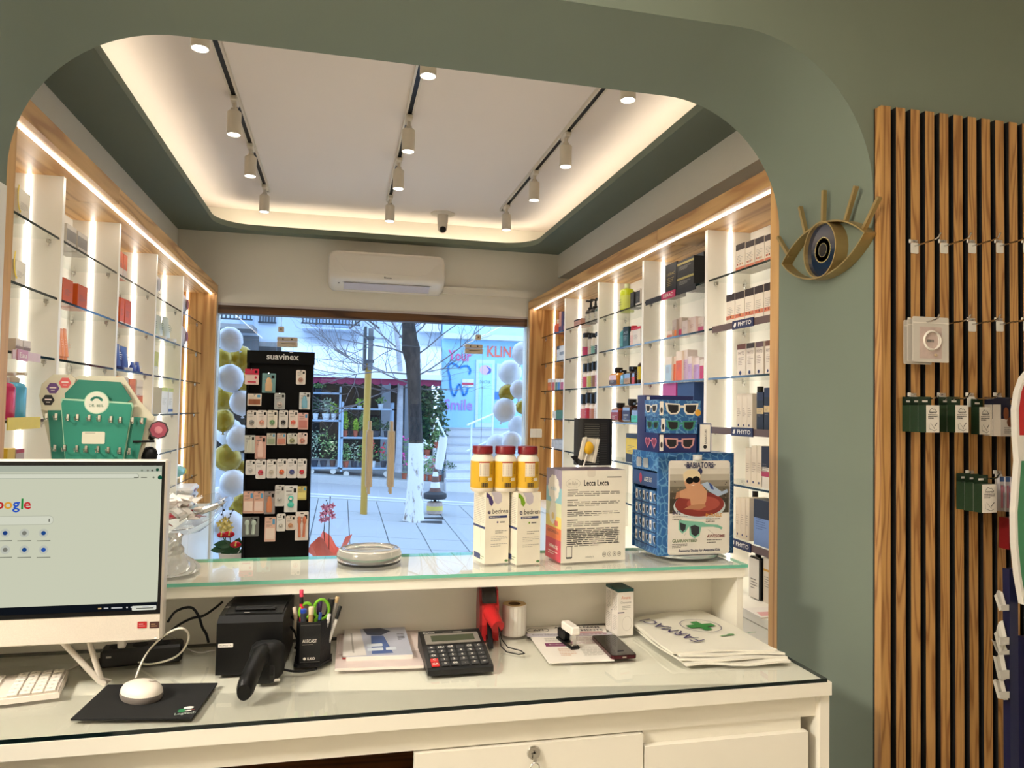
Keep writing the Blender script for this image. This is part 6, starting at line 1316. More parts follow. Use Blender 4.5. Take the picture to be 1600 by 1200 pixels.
for k, (a, b) in enumerate(((209, 215), (216.5, 222.5))): goods('L', 2, a, b, 566, 'tube', ((44, 66, 140), (40, 58, 120), (210, 214, 226)), 'small_navy_tube', 'short navy tube on the third shelf, %s of a pair from the arch' % ON[k], 'tube', 'short navy tubes', dep=.03)
for k, (a, b, c1) in enumerate(((181, 191, (222, 150, 60)), (193, 201, (226, 206, 186)), (203, 212, (220, 120, 60)), (214, 224, (226, 210, 190)))): goods('L', 3, a, b, 588+k*2, 'box', (c1, None, (214, 110, 60) if k % 2 else (230, 214, 190)), 'vitamin_carton', ('amber carton on the fourth shelf below the navy tubes', 'cream carton with orange band below the tall navy tubes', 'orange carton on the fourth shelf below the short navy tubes', 'cream carton with orange band below the short navy tubes')[k], 'carton', b0=.3, bb=.25)
goods('L', 4, 226, 234, 655, 'box', ((196, 60, 80), None, (226, 214, 206)), 'red_carton', 'small red carton beside the green card display', 'carton')
goods('L', 5, 233, 240.5, 692, 'box', ((40, 56, 110), None, (222, 214, 206)), 'navy_carton', 'navy and white carton low beside the green card display', 'carton', b0=.3, bb=.3)
goods('L', 0, 243.5, 255, 420, 'bag', ((214, 210, 206), (190, 186, 186)), 'diaper_pack', 'puffy white pack on the fourth bay top shelf', 'pack', dep=.12)
for k, (a, b, c1) in enumerate(((242, 248.5, (150, 180, 150)), (250, 259, (214, 220, 204)), (261, 271, (206, 214, 200)))): goods('L', 1, a, b, 490+k*3, 'tube', (c1, (224, 220, 208), (120, 140, 120)), 'pale_tube', ('sage green tube on the fourth bay second shelf', 'pale green tube between two others on the second shelf', 'pale green tube nearest the window on the second shelf')[k], 'tube', dep=.05)
goods('L', 2, 242, 248, 550, 'box', ((190, 186, 60), None, (220, 216, 190)), 'lime_carton', 'lime yellow carton on the fourth bay third shelf', 'carton', b0=0, bb=.4)
goods('L', 3, 253, 263, 606, 'box', ((222, 216, 200), (206, 206, 90), None, (150, 150, 110)), 'baby_carton', 'white carton with lime top on the fourth bay fourth shelf', 'carton', tb=.14)
goods('L', 3, 264, 271, 607, 'box', ((222, 218, 206), (196, 200, 100), (70, 90, 140)), 'baby_carton', 'white carton with lime top and blue foot beside its wider neighbour', 'carton', tb=.14)
goods('L', 0, 287, 300, 457, 'bag', ((206, 196, 196), (150, 70, 80)), 'wipes_pack', 'rounded white pack with red print on the top shelf by the window', 'pack', dep=.1)
goods('L', 1, 286, 299, 507, 'bag', ((206, 196, 196), (150, 70, 80)), 'wipes_pack', 'rounded white pack with red print on the second shelf by the window', 'pack', dep=.1)
goods('L', 5, 277, 303, 727, 'bag', ((150, 206, 196), (240, 210, 40)), 'diaper_pack', 'mint green pack with yellow badge on the lowest glass shelf', 'pack', dep=.12)
for k in range(4):
    t = thing('wet_wipes_pack', ('lowest flat pack of wet wipes stacked on the base cupboard', 'second flat pack of wet wipes in the stack on the base cupboard', 'third flat pack of wet wipes in the stack on the base cupboard', 'topmost flat pack of wet wipes in the stack on the base cupboard')[k], 'pack', (-.955+.01*(k % 2), 4.86, ZB+.001+.042*k), PI/2+.05*(k % 2), 'wet wipes stacked on the base cupboard')
    m = MB(); m.rbox((-.15, -.09, 0), (.15, .09, .041), .014, mat(((222, 214, 180), (214, 212, 206), (220, 216, 212), (224, 220, 216))[k], .3)); m.build('pack', t)
    m = MB(); X = FRONT(0, -.0905, .0); m.disc(-.03, .02, .012, mat((196, 60, 60)), X, .001); m.rect(-.09, .012, -.055, .028, mat((60, 70, 120)), X, .001); m.rect(.0, .014, .04, .026, GREY, X, .001); m.build('print', t)
# ================================================================== black hook display by the window
YB = 4.60
bs = thing('black_hook_display', 'tall black floor display with rows of hanging baby items, by the window', 'display stand', (-.358, YB, 0))
BK = mat((8, 8, 9), .6, spec=.2)
pl_, pr_ = at(386, 600, 'y', YB).x+.358, at(489.5, 600, 'y', YB).x+.358; zt_b = at(438, 549, 'y', YB).z
m = MB(); m.box((pl_, 0, .10), (pr_, .03, zt_b), BK); m.build('back_panel', bs)
m = MB(); m.box((pl_-.004, -.012, zt_b-.075), (pr_+.004, .032, zt_b), BK); hd_ = m.build('header', bs)
m = MB(); X = FRONT((pl_+pr_)/2+.01, -.0125, zt_b-.05); m.text('suavinex', 0, 0, .052, mat((222, 220, 216)), X, bold=True, width=.185); m.rect(.038, .043, .058, .047, mat((222, 220, 216)), X); m.build('lettering', hd_)
for xx in (pl_, pr_-.012):
    m = MB(); m.box((xx, -.03, .10), (xx+.012, 0, zt_b-.075), BK); m.build('side_rail', bs)
m = MB(); m.box((pl_-.02, -.16, 0), (pr_+.02, .10, .10), BK); m.build('base', bs)
PK = [ # px0, py0, px1, py1, card, accent, what
 (383, 576, 404, 601, (222, 196, 184), (196, 40, 70), 'top', 'pink topped nursing pad carton', ), (410, 583, 430, 614, (110, 150, 150), (206, 170, 130), 'bottle', 'teal baby bottle pack'), (463, 578, 477, 601, (226, 216, 204), (196, 150, 130), 'ring', 'cream soother card at the top row'),
 (387, 615, 408, 634, (226, 210, 190), (150, 90, 60), 'photo', 'small card with mother and baby picture'), (429, 614, 445, 640, (170, 172, 168), (206, 190, 180), 'ring', 'grey soother pack'), (468, 613, 484, 640, (196, 196, 192), (120, 170, 190), 'bottle', 'grey and blue bottle brush pack'),
 (386, 641, 401, 669, (224, 214, 204), (150, 146, 140), 'ring', 'soother card with grey teats'), (402, 641, 416.5, 669, (226, 214, 204), (226, 160, 140), 'ring', 'soother card with pale pink teats'), (418, 641, 433, 669, (226, 216, 200), (120, 160, 110), 'ring', 'soother card with green teats'), (436, 641, 449.5, 669, (214, 208, 200), (40, 40, 44), 'ring', 'soother card with black teats'), (451.5, 641, 465, 669, (226, 212, 200), (226, 110, 90), 'ring', 'soother card with coral teats'), (466, 645, 481, 671, (214, 170, 160), (190, 120, 110), 'photo', 'rose coloured teat carton'),
 (382.5, 680, 398, 708, (196, 196, 184), (206, 206, 190), 'bottle', 'small sage baby bottle pack'), (399, 681, 415, 717, (206, 160, 144), (226, 190, 176), 'bottle', 'rose baby bottle pack'), (417, 677, 430, 695.5, (196, 192, 176), (150, 160, 130), 'photo', 'small olive soother case'), (433, 677, 446.5, 695.5, (206, 180, 164), (196, 130, 110), 'photo', 'small peach soother case'), (449, 677, 464, 694, (206, 204, 190), (150, 150, 110), 'ring', 'small clear case with olive soother'), (465, 676, 480, 694.5, (222, 200, 190), (206, 140, 120), 'ring', 'small clear case with peach soother'),
 (384, 719, 399, 742, (226, 220, 212), (206, 200, 194), 'ring', 'rounded soother card with white ring'), (400, 718, 415, 748, (226, 220, 214), (206, 60, 80), 'ring', 'soother card with crimson ring'), (417, 718, 431.5, 747, (226, 220, 212), (206, 196, 180), 'ring', 'soother card with beige ring'), (433, 717, 447.5, 747, (226, 220, 212), (226, 110, 60), 'ring', 'soother card with orange ring'), (449, 717, 463.5, 747, (226, 220, 214), (70, 80, 140), 'ring', 'soother card with navy ring'), (465, 717, 478.5, 747, (226, 220, 212), (206, 40, 60), 'ring', 'soother card with red square ring'),
 (380.5, 768, 395.5, 802, (214, 170, 150), (230, 206, 190), 'photo', 'peach carton with blue tab, nearest the side rail'), (397, 768, 411.5, 802, (214, 168, 146), (230, 204, 190), 'photo', 'peach carton with blue tab, next to the toy pack'), (413, 768, 429, 803, (150, 140, 136), (206, 130, 90), 'bottle', 'clear pack with orange topped cup'), (430, 758, 444, 791, (206, 202, 194), (190, 186, 180), 'ring', 'pale grey teether card'), (445, 759, 464, 800, (224, 222, 216), (80, 190, 170), 'rattle', 'white card with mint green rattle teether'), (465, 760, 478.5, 781, (206, 190, 110), (226, 214, 130), 'photo', 'small yellow case'),
 (378.5, 808, 404, 838, (110, 112, 108), (176, 190, 176), 'spoons', 'grey tray with two sage spoons'), (414, 808, 430, 846, (214, 176, 156), (226, 206, 190), 'photo', 'tall peach carton alone in the bottom row'), (432.5, 803, 445.5, 830, (224, 220, 212), (196, 190, 180), 'ring', 'white card with clear teat'), (447, 806, 461, 828, (222, 208, 194), (206, 150, 110), 'ring', 'rounded pack with amber teat'), (462, 800, 481, 844, (226, 216, 206), (196, 116, 84), 'spoons', 'white card with terracotta spoons'),
]
YP = YB-.055
for k, (x0, y0, x1, y1, cd, ac, wh, lb) in enumerate(PK):
    a = at(x0, y0, 'y', YP); b = at(x1, y1, 'y', YP); w, h = b.x-a.x, a.z-b.z
    t = thing('baby_item_pack', lb+' hanging on the black display', 'pack', ((a.x+b.x)/2, YP, b.z), 0, 'packs hanging on the black display')
    X = FRONT(0, 0, 0); m = MB(); m.prism(rounded(-w/2, 0, w/2, h, w*.14 if wh == 'ring' else w*.05), -.012, 0, mat(cd, .4), X); m.build('card', t)
    m = MB(); m.rect(-w*.12, h*.93, w*.12, h*.96, BLACK, X); m.rect(w*.2, h*.74, w*.4, h*.9, BLACK, X); m.rect(-w*.38, h*.78, w*.05, h*.81, GREY, X)
    if wh == 'top': m.rect(-w/2, h*.62, w/2, h, mat(ac), X, .0002); m.disc(w*.28, h*.45, w*.09, mat(ac), X)
    if wh == 'photo': m.rect(-w*.42, h*.1, w*.42, h*.55, mat(ac), X); m.rect(w*.2, h*.7, w*.42, h*.92, mat((80, 150, 190)), X, .0006)
    m.para(-w*.35, h*.6, w*.15, h*.7, 2, GREY, X); m.build('print', t)
    m = MB()
    if wh == 'ring':
        m.tube([(w*.22*math.cos(q*PI/6), -.004, h*.32+w*.22*math.sin(q*PI/6)) for q in range(13)], w*.055, 6, mat(ac, .4), cap=False); m.ball((0, -.004, h*.34), (w*.15, .008, w*.12), mat(ac, .4), 8, 6)
    elif wh == 'bottle': m.lathe([(w*.24, h*.08), (w*.26, h*.12), (w*.26, h*.5), (w*.2, h*.55), (w*.2, h*.68), (w*.08, h*.78)], 12, mat(ac, .25), Matrix.Translation((0, -.002, 0)), sy=.35)
    elif wh == 'rattle': m.ball((.0, -.004, h*.28), (w*.26, .01, h*.11), mat(ac, .4), 10, 6); m.ball((.0, -.004, h*.52), (w*.22, .01, h*.1), mat(ac, .4), 10, 6); m.disc(0, h*.52, w*.1, PAPER, FRONT(0, -.015, 0)); m.box((-w*.1, -.008, h*.3), (w*.1, -.001, h*.5), mat(ac, .4))
    elif wh == 'spoons':
        for sg in (-1, 1): m.ball((sg*w*.2, -.004, h*.7), (w*.15, .006, h*.16), mat(ac, .4), 10, 6); m.tube([(sg*w*.2, -.004, h*.6), (sg*w*.16, -.004, h*.12)], [w*.09, w*.11], 8, mat(ac, .4))
    else: m.box((-w*.3, -.003, h*.12), (w*.3, 0, h*.2), mat(ac, .4))
    m.build('product', t)
    xc = (a.x+b.x)/2+.358
    m = MB(); m.tube([(xc, 0, a.z-.012), (xc, -.075, a.z-.010), (xc, -.082, a.z-.002)], .0022, 6, CHROME); m.build('hook', bs)
# empty hooks at the top row
# ------------------------------------------------------------------ plants by the window on a low bench
m = MB(); m.box((-.78, 4.80, .40), (.16, 5.22, .43), WLAM); bench = thing('window_bench', 'low white bench under the window carrying the potted flowers', 'bench'); m.build('seat_board', bench)
for xx in (-.74, .10):
    m = MB(); m.box((xx, 4.82, 0), (xx+.03, 5.20, .40), WLAM); m.build('leg', bench)
def leaf(m, base, d, up, ln, wd, mt, fold=.15, n=5):
    """a pointed oval leaf with a folded midrib"""
    base = Vector(base); d = Vector(d).normalized(); up = Vector(up); s = d.cross(up).normalized(); nrm = s.cross(d).normalized(); v = []; f = []
    for i in range(n+1):
        t_ = i/n; w = wd*math.sin(PI*min(1, t_*.97+.03))**.8*(1-.25*t_); c = base+d*ln*t_-nrm*ln*.25*t_*t_
        v += [tuple(c-s*w+nrm*fold*w), tuple(c), tuple(c+s*w+nrm*fold*w)]
    for i in range(n):
        for j in (0, 1): q = i*3+j; f.append((q, q+1, q+4, q+3))
    m.add(v, f, mt, None, True)
GL = mat((26, 72, 34), .35); REDF = mat((176, 18, 34), .25); SPX = mat((226, 200, 90), .5)
ant = thing('red_anthurium', 'red flowering anthurium with dark green leaves beside the black display', 'plant', (-.64, 4.95, .43))
P_ = lambda px, py, y: at(px, py, 'y', y)-Vector((-.64, 4.95, .43))
m = MB(); m.lathe([(.05, 0), (.07, .02), (.085, .13), (.088, .14), (.08, .14), (.07, .12), (.0001, .12)], 20, mat((214, 206, 196), .5), cap=False); m.build('pot', ant)
for px, py, dx, dz, ln, wd in ((350, 850, -1, .1, .11, .03), (392, 850, .5, .9, .12, .04), (365, 855, -.2, .6, .08, .04), (385, 862, .8, .2, .09, .035), (352, 858, -.3, .8, .08, .04), (372, 846, .2, .8, .07, .035), (340, 858, -1, .0, .09, .028)):
    m = MB(); b_ = P_(px, py, 4.92); leaf(m, b_-Vector((dx, -.2, dz)).normalized()*.05, (dx, -.25, dz), (0, -1, .4), ln, wd, GL); m.tube([(0, 0, .12), tuple(b_-Vector((dx, -.2, dz)).normalized()*.05)], .003, 6, GL); m.build('leaf', ant)
for px, py, rx in ((346, 836, .028), (358, 835, .034), (368, 851, .034)):
    m = MB(); c_ = P_(px, py, 4.90); m.ball((c_.x, c_.y, c_.z), (rx, .01, rx*.62), REDF, 12, 6); m.tube([(0, 0, .12), tuple(c_+Vector((0, .01, 0)))], .003, 6, GL); fl_ = m.build('flower', ant)
    m = MB(); m.tube([(c_.x, c_.y-.008, c_.z-.005), (c_.x+.004, c_.y-.02, c_.z+.02)], [.005, .003], 8, SPX); m.build('spadix', fl_)
YO = mat((226, 206, 130), .5); YO2 = mat((206, 182, 96), .5)
oy = thing('yellow_orchid', 'pale yellow orchid with dark budded twigs behind the anthurium', 'plant', (-.69, 5.10, .43)); Q_ = lambda px, py, y=5.1: at(px, py, 'y', y)-Vector((-.69, 5.10, .43))
m = MB(); m.lathe([(.04, 0), (.05, .1), (.046, .1), (.0001, .09)], 16, mat((200, 190, 180), .5), cap=False); m.build('pot', oy)
m = MB(); m.tube([(0, 0, .09), tuple(Q_(352, 845)), tuple(Q_(348, 800)), tuple(Q_(349, 782))], .003, 6, mat((60, 66, 40))); m.tube([tuple(Q_(352, 845)), tuple(Q_(356, 815)), tuple(Q_(364, 797))], .0025, 6, mat((60, 66, 40))); m.build('stem', oy)
m = MB(); R = random.Random(8)
for px, py in ((349, 783), (347, 790), (350, 797), (346, 804), (364, 797), (360, 803), (357, 810)): q = Q_(px, py); m.ball(tuple(q), (.006, .006, .008), mat((44, 40, 30)), 6, 4)
m.build('buds', oy)
for px, py in ((344, 818), (352, 812), (358, 818), (348, 826), (356, 828), (351, 821), (360, 825)):
    m = MB(); q = Q_(px, py, 5.08)
    for j in range(5): an = j*2*PI/5+.3; leaf(m, q+Vector((0, -.004*j, 0)), (math.cos(an), -.5, math.sin(an)), (0, -1, 0), .026, .010, (YO, YO2)[j % 2], .3, 3)
    m.build('flower', oy)
po_ = thing('pink_orchid', 'pink orchid in coral wrapping paper near the glass doors', 'plant', (-.045, 5.02, .43)); Q2 = lambda px, py, y=5.02: at(px, py, 'y', y)-Vector((-.045, 5.02, .43))
m = MB(); m.lathe([(.035, 0), (.045, .09), (.041, .09), (.0001, .08)], 16, mat((190, 120, 110), .5), cap=False); m.build('pot', po_)
for a_ in (((509, 868), (506, 830), (509, 800), (512, 785)), ((514, 868), (514, 830), (515, 800), (516, 776))):
    m = MB(); m.tube([(0, 0, .08)]+[tuple(Q2(*q)) for q in a_], .003, 6, mat((44, 50, 36))); m.build('stem', po_)
PKF = mat((232, 170, 210), .5); PKF2 = mat((214, 130, 184), .5)
for k, (px, py) in enumerate(((504, 803), (510, 799), (503, 812), (511, 810), (517, 800), (519, 790), (513, 792), (520, 806), (506, 792))):
    m = MB(); q = Q2(px, py, 5.0)
    for j in range(5): an = j*2*PI/5+k; leaf(m, q+Vector((0, -.003*j, 0)), (math.cos(an), -.5, math.sin(an)), (0, -1, 0), .024, .009, (PKF, PKF2)[j % 2], .3, 3)
    m.ball((q.x, q.y-.008, q.z), .006, mat((120, 30, 80)), 6, 4); m.build('flower', po_)
m = MB(); m.ball(tuple(Q2(516, 777)), .005, mat((60, 30, 50)), 6, 4); m.ball(tuple(Q2(510, 782)), .005, mat((60, 30, 50)), 6, 4); m.build('buds', po_)
m = MB(); N = 16; v = []; f = []
for k in range(4):
    for i in range(N):
        a = 2*PI*i/N; r = (.05, .07, .10, .12)[k]*(1+.22*math.sin(4*a+1)*(k/3)); v.append((r*math.cos(a), r*math.sin(a), (.0, .06, .13, .17)[k]+.06*math.sin(3*a+2)*(k/3)))
for k in range(3):
    for i in range(N): f.append((k*N+i, k*N+(i+1) % N, (k+1)*N+(i+1) % N, (k+1)*N+i))
m.add(v, f, mat((226, 120, 110), .5), None, False); m.build('wrapping_paper', po_)
# ================================================================== balloons hung outside the glass
BWH = mat((206, 206, 214), .35, coat=.2); BGO = mat((150, 122, 22), .25, .35); 
BAL = [(359, 530, 18.5, 0), (347, 559, 14, 1), (375, 560, 19.5, 1), (359, 590, 20, 0), (382, 596, 14, 1), (346, 622, 18, 1), (378, 629, 18, 0), (349, 656, 16, 1), (358, 675, 20, 0), (375, 684, 19, 0), (355, 715, 20, 1), (379, 733, 13, 1), (364, 754, 19, 0), (346, 778, 17, 0), (377, 790, 18, 1), (357, 822, 23, 0)]
BAR = [(817, 551, 17.5, 0), (797, 581, 19, 0), (811, 608, 14.5, 0), (793, 614, 14, 1), (816, 636, 11, 1), (788.5, 640, 18.5, 0), (809, 665, 15.5, 0), (777, 697, 19, 0), (800, 690, 16, 0)]
for k, (px, py, r, g) in enumerate(BAL+BAR):
    y = 5.60+.17*(k % 3); c = at(px, py, 'y', y); rr = r*(c-Vector((0, 0, CZ))).length/FPX
    side_ = 'beside the black display' if k < len(BAL) else 'beside the clinic view'
    t = thing('balloon', '%s balloon hanging outside the glass %s' % (('white', 'gold')[g], side_), 'balloon', (c.x, c.y, c.z), k*1.3, '%s balloons outside the glass' % ('white', 'gold')[g])
    mt = (BWH, BGO)[g]; X = Matrix.Rotation((k % 5-2)*.35, 4, 'Y')
    m = MB(); m.lathe([(.0001, rr), (rr*.5, rr*.88), (rr*.86, rr*.52), (rr*.99, rr*.06), (rr*.93, -rr*.38), (rr*.66, -rr*.8), (rr*.26, -rr*1.06), (.008, -rr*1.12)][::-1], 22, mt, X, cap=False); m.build('skin', t)
    m = MB(); m.lathe([(.012, -rr*1.12-.018), (.005, -rr*1.12-.008), (.009, -rr*1.12+.004)], 10, mt, X); m.build('knot', t)
# ================================================================== the street
def gz(x, y): return .065*(1-x)+.02*(y-9.9)
def tilt(o, y0=9.9, x0=1.0, dz=0):
    o.location = (x0, y0, gz(x0, y0)+dz); o.rotation_euler = (math.atan(.02), math.atan(.065), 0)
ASPH = mat((150, 150, 154), .85, var=.08, scale=40); SLAB = mat((150, 150, 152), .8, var=.12, scale=60); KERB = mat((170, 170, 172), .8, var=.08)
m = MB(); m.box((-14, -4.3, -.3), (14, 12, -.09), ASPH); rd = struct(m, 'road'); tilt(rd)
m = MB(); m.box((-14, -.15, .0), (14, -.05, .004), mat((206, 206, 206), .8)); o = m.build('lane_marking', rd); o.location = (0, 2.75, -.09)
m = MB(); m.box((-8, -4.25, -.09), (8, 1.65, -.02), mat((134, 134, 136), .9, var=.1)); pv = struct(m, 'pavement'); tilt(pv)
m = MB(); m.box((-8, 1.65, -.09), (8, 1.8, .0), KERB); m.build('kerb', pv)
sl0 = None
for i in range(-5, 9):
    for j in range(10):
        x, y = i*.43-.1*j*.0, -4.2+j*.58
        if sl0 is None:
            m = MB(); m.rbox((0, 0, -.02), (.42, .57, .002), .004, SLAB); sl0 = m.build('paving_slab', pv, (x, y, -.002))
        else: again(sl0, pv, (x, y, -.002+.002*((i*3+j) % 3)))
m = MB(); m.box((-14, 4.35, -.09), (14, 12, .03), mat((160, 160, 160), .85, var=.1)); fp_ = struct(m, 'far_pavement'); tilt(fp_)
m = MB(); m.box((-14, 4.2, -.09), (14, 4.35, .035), KERB); m.build('kerb', fp_)
# ------------------------------------------------------------------ street tree
YT = 9.85; tb = at(647, 814, 'y', YT)
tr = thing('street_tree', 'bare street tree with whitewashed trunk in front of the shop', 'tree', (tb.x, YT, tb.z)); T_ = lambda px, py, y=YT: at(px, py, 'y', y)-Vector((tb.x, YT, tb.z))
BARK = blotch('tree_bark', (16, 13, 12), (60, 50, 46), 14, .35, .65); WASH = blotch('whitewash', (110, 92, 82), (206, 202, 200), 11, .36, .46)
pts = [T_(646, 816), T_(647, 800), T_(649, 760), T_(650, 692)]; m = MB(); m.tube([tuple(p) for p in pts], [.15, .125, .108, .098], 16, WASH); m.build('whitewashed_trunk', tr)
pts = [T_(650, 700), T_(648, 640), T_(647, 600), T_(645, 565), T_(642, 545), T_(640, 528), T_(638, 500), T_(636, 440), T_(633, 380)]; m = MB(); m.tube([tuple(p) for p in pts], [.094, .088, .09, .10, .125, .10, .085, .075, .05], 16, BARK); m.build('trunk', tr)
TW = mat((100, 94, 98), .9, var=.2)
R = random.Random(21)
def twig(m, p, d, ln, r, depth):
    pts = [p]; q = p; dd = d.copy()
    for k in range(4):
        dd = (dd+Vector((R.uniform(-.3, .3), R.uniform(-.3, .3), R.uniform(-.18, .22)))).normalized(); q = q+dd*ln/4; pts.append(q)
    m.tube([tuple(a) for a in pts], [r, r*.85, r*.7, r*.55, r*.35], 5, TW, cap=False)
    if depth:
        for k in range(4 if depth > 1 else 3):
            b = pts[R.randint(1, 4)]; nd = (dd+Vector((R.uniform(-1, 1), R.uniform(-.8, .8), R.uniform(-.5, .8)))).normalized(); twig(m, b, nd, ln*R.uniform(.45, .75), r*.5, depth-1)
for px, py, d in ((644, 560, (1, -.2, .5)), (640, 545, (-.8, 0, .9)), (642, 555, (-1, .1, .15)), (647, 590, (1, -.1, .35)), (645, 585, (-1, .2, -.1)), (638, 520, (-.6, -.2, 1)), (640, 530, (.8, .1, .6)), (645, 600, (-.9, -.2, .3)), (637, 480, (-.9, 0, .3)), (638, 480, (.9, 0, .4))):
    m = MB(); twig(m, T_(px, py), Vector(d).normalized(), 1.0, .012, 3); m.build('branch', tr)
m = MB(); g0_ = (0, 0, .0); 
for a, b in (((-.34, -.12), (.36, -.09)), ((.15, .2), (.42, .23))): m.box((a[0], a[1], -.03), (b[0], b[1], .012), mat((70, 70, 72), .8))
m.build('tree_pit_edge', tr)
# thin pale tree across the road
YF = 14.25; b_ = at(622, 738, 'y', YF); t2 = thing('young_tree', 'slender pale barked young tree across the road', 'tree', (b_.x, YF, b_.z))
m = MB(); m.tube([tuple(at(px, py, 'y', YF)-b_) for px, py in ((622, 738), (624, 690), (625, 640), (626, 590), (622, 540), (616, 500))], [.075, .065, .06, .055, .045, .03], 10, mat((150, 150, 156), .9, var=.4, scale=9)); m.build('trunk', t2)
for px, py, d in ((626, 592, (-1, 0, .4)), (625, 600, (1, 0, .5)), (622, 545, (-.8, 0, .9)), (625, 610, (-1, .1, .0)), (620, 530, (.7, 0, .8)), (625, 605, (-.8, -.1, -.25)), (624, 580, (-1, .1, .15)), (625, 615, (-1, -.2, .2)), (626, 605, (1, .2, -.2))):
    m = MB(); twig(m, at(px, py, 'y', YF)-b_, Vector(d).normalized(), 1.2, .016, 3); m.build('branch', t2)
# ------------------------------------------------------------------ yellow pole with sign
YPO = 10.2; b_ = at(568, 809, 'y', YPO); po = thing('yellow_sign_pole', 'yellow steel pole with a sign seen edge on, on the pavement', 'pole', (b_.x, YPO, b_.z))
m = MB(); m.tube([(0, 0, 0), tuple(at(572.5, 660, 'y', YPO)-b_), tuple(at(576, 568, 'y', YPO)-b_)], .047, 14, mat((168, 128, 44), .5)); m.build('post', po)
m = MB(); m.lathe([(.16, -.02), (.15, .012), (.06, .02)], 16, mat((150, 150, 150), .9)); m.build('footing', po)
c_ = at(573, 544, 'y', YPO)-b_; m = MB(); m.box((c_.x-.045, -.26, c_.z-.30), (c_.x-.01, .26, c_.z+.27), mat((56, 58, 62), .6)); m.build('sign_plate', po)
m = MB(); m.box((c_.x+.02, -.05, c_.z-.3), (c_.x+.085, .05, c_.z+.27), mat((120, 122, 126), .5)); m.box((c_.x-.01, -.06, c_.z+.12), (c_.x+.10, .06, c_.z+.16), mat((90, 92, 96), .5)); m.box((c_.x-.01, -.06, c_.z-.2), (c_.x+.10, .06, c_.z-.16), mat((90, 92, 96), .5)); m.build('bracket', po)
# ------------------------------------------------------------------ traffic cone on a weighted base
YC = 10.5; b_ = at(679, 802, 'y', YC); co = thing('traffic_cone', 'striped traffic cone with white sleeve standing on a concrete weight', 'cone', (b_.x, YC, b_.z))
z = lambda py: at(680, py, 'y', YC).z-b_.z
m = MB(); m.lathe([(.11, 0), (.115, .02), (.11, z(785)), (.10, z(784))], 20, mat((170, 150, 140), .9, var=.3)); m.lathe([(.1165, z(797)), (.1155, z(790))], 20, mat((196, 176, 90), .8), cap=False); m.build('concrete_weight', co)
m = MB(); m.tube([(0, 0, z(786)), (0, 0, z(775))], .02, 8, BLACK); m.tube([(-.05, 0, z(785)), (-.05, 0, z(777))], .006, 6, BLACK); m.tube([(.05, 0, z(785)), (.05, 0, z(777))], .006, 6, BLACK); m.build('post', co)
m = MB(); m.lathe([(.155, z(779)), (.17, z(776)), (.165, z(771)), (.10, z(768))], 20, mat((44, 46, 52), .7)); m.build('rubber_foot', co)
BRN = mat((96, 66, 60), .7); CW = mat((206, 206, 212), .6)
ys = [768, 762, 753, 744, 737, 730]; 
for k in range(5):
    r0, r1 = .085-.013*k, .085-.013*(k+1); m = MB(); m.lathe([(r0, z(ys[k])), (r1, z(ys[k+1]))], 18, (BRN, CW)[k % 2], cap=False); m.build('cone_band', co)
m = MB(); m.tube([tuple(at(685, 733, 'y', YC)-b_), tuple(at(689, 710, 'y', YC)-b_), tuple(at(693, 683, 'y', YC)-b_)], [.055, .065, .06], 14, mat((210, 206, 216), .5)); m.build('white_sleeve', co)
# ================================================================== shops across the road
YS = 16.2
BLUE = mat((182, 192, 206), .85, var=.05, scale=3); CLIN = mat((150, 196, 226), .8, var=.03, scale=3); CONC = mat((132, 130, 130), .9, var=.2, scale=6)
fac = thing('flower_shop_building', 'pale building with balconies above the flower shop across the road', 'building', (0, YS, 0))
E_ = lambda px, py, y=YS: at(px, py, 'y', y)-Vector((0, YS, 0))
xl, xs, xr = E_(250, 600).x, E_(688, 600).x, E_(980, 600).x; zaw = E_(580, 540).z; ztop = E_(600, 200).z
m = MB(); m.box((xl, 0, zaw), (xs, .3, ztop), BLUE); m.build('wall', fac)
m = MB(); m.box((xl, 1.6, -.6), (xs, 1.7, zaw), mat((34, 30, 28), .9)); m.box((xl, 0, zaw-.1), (xs, 1.7, zaw), CONC); m.build('shop_interior', fac)
for px in (604, 640): a = E_(px, 600); m = MB(); m.box((a.x-.09, -.05, -.5), (a.x+.09, .2, zaw), mat((150, 156, 166), .8)); m.build('pillar', fac)
a, b = E_(300, 510), E_(402, 521); m = MB(); m.box((a.x, -.9, b.z), (b.x, 0, a.z), CONC); m.build('balcony_slab', fac)
a, b = E_(340, 523), E_(404, 560); m = MB(); m.box((a.x, -.04, b.z), (b.x, .02, a.z), mat((90, 92, 96), .6, var=.3, scale=3)); m.build('shop_window', fac)
def railing(px0, px1, py0, py1, n, dy):
    a, b = E_(px0, py0), E_(px1, py1); g = MB(); IR = mat((44, 46, 54), .6)
    g.box((a.x, dy-.02, a.z-.03), (b.x, dy+.02, a.z), IR); g.box((a.x, dy-.02, b.z), (b.x, dy+.02, b.z+.03), IR); rl = g.build('railing_frame', fac); bar = None
    for k in range(n):
        x = a.x+(b.x-a.x)*(k+.5)/n
        if bar is None: g = MB(); g.box((-.012, -.012, 0), (.012, .012, a.z-b.z), IR); bar = g.build('railing_bar', rl, (x, dy, b.z))
        else: again(bar, rl, (x, dy, b.z))
railing(330, 402, 470, 508, 12, -.85); railing(405, 432, 470, 506, 6, -.05); railing(474, 562, 470, 514, 18, -.6)
a, b = E_(474, 515), E_(562, 521); m = MB(); m.box((a.x, -.65, b.z), (b.x, 0, a.z), BLUE); m.build('balcony_slab', fac)
for px0, px1 in ((490, 505), (520, 545), (378, 396)): a, b = E_(px0, 440), E_(px1, 512); m = MB(); m.box((a.x, -.03, b.z), (b.x, .0, a.z), mat((150, 170, 200), .3)); m.build('window', fac)
m = MB()
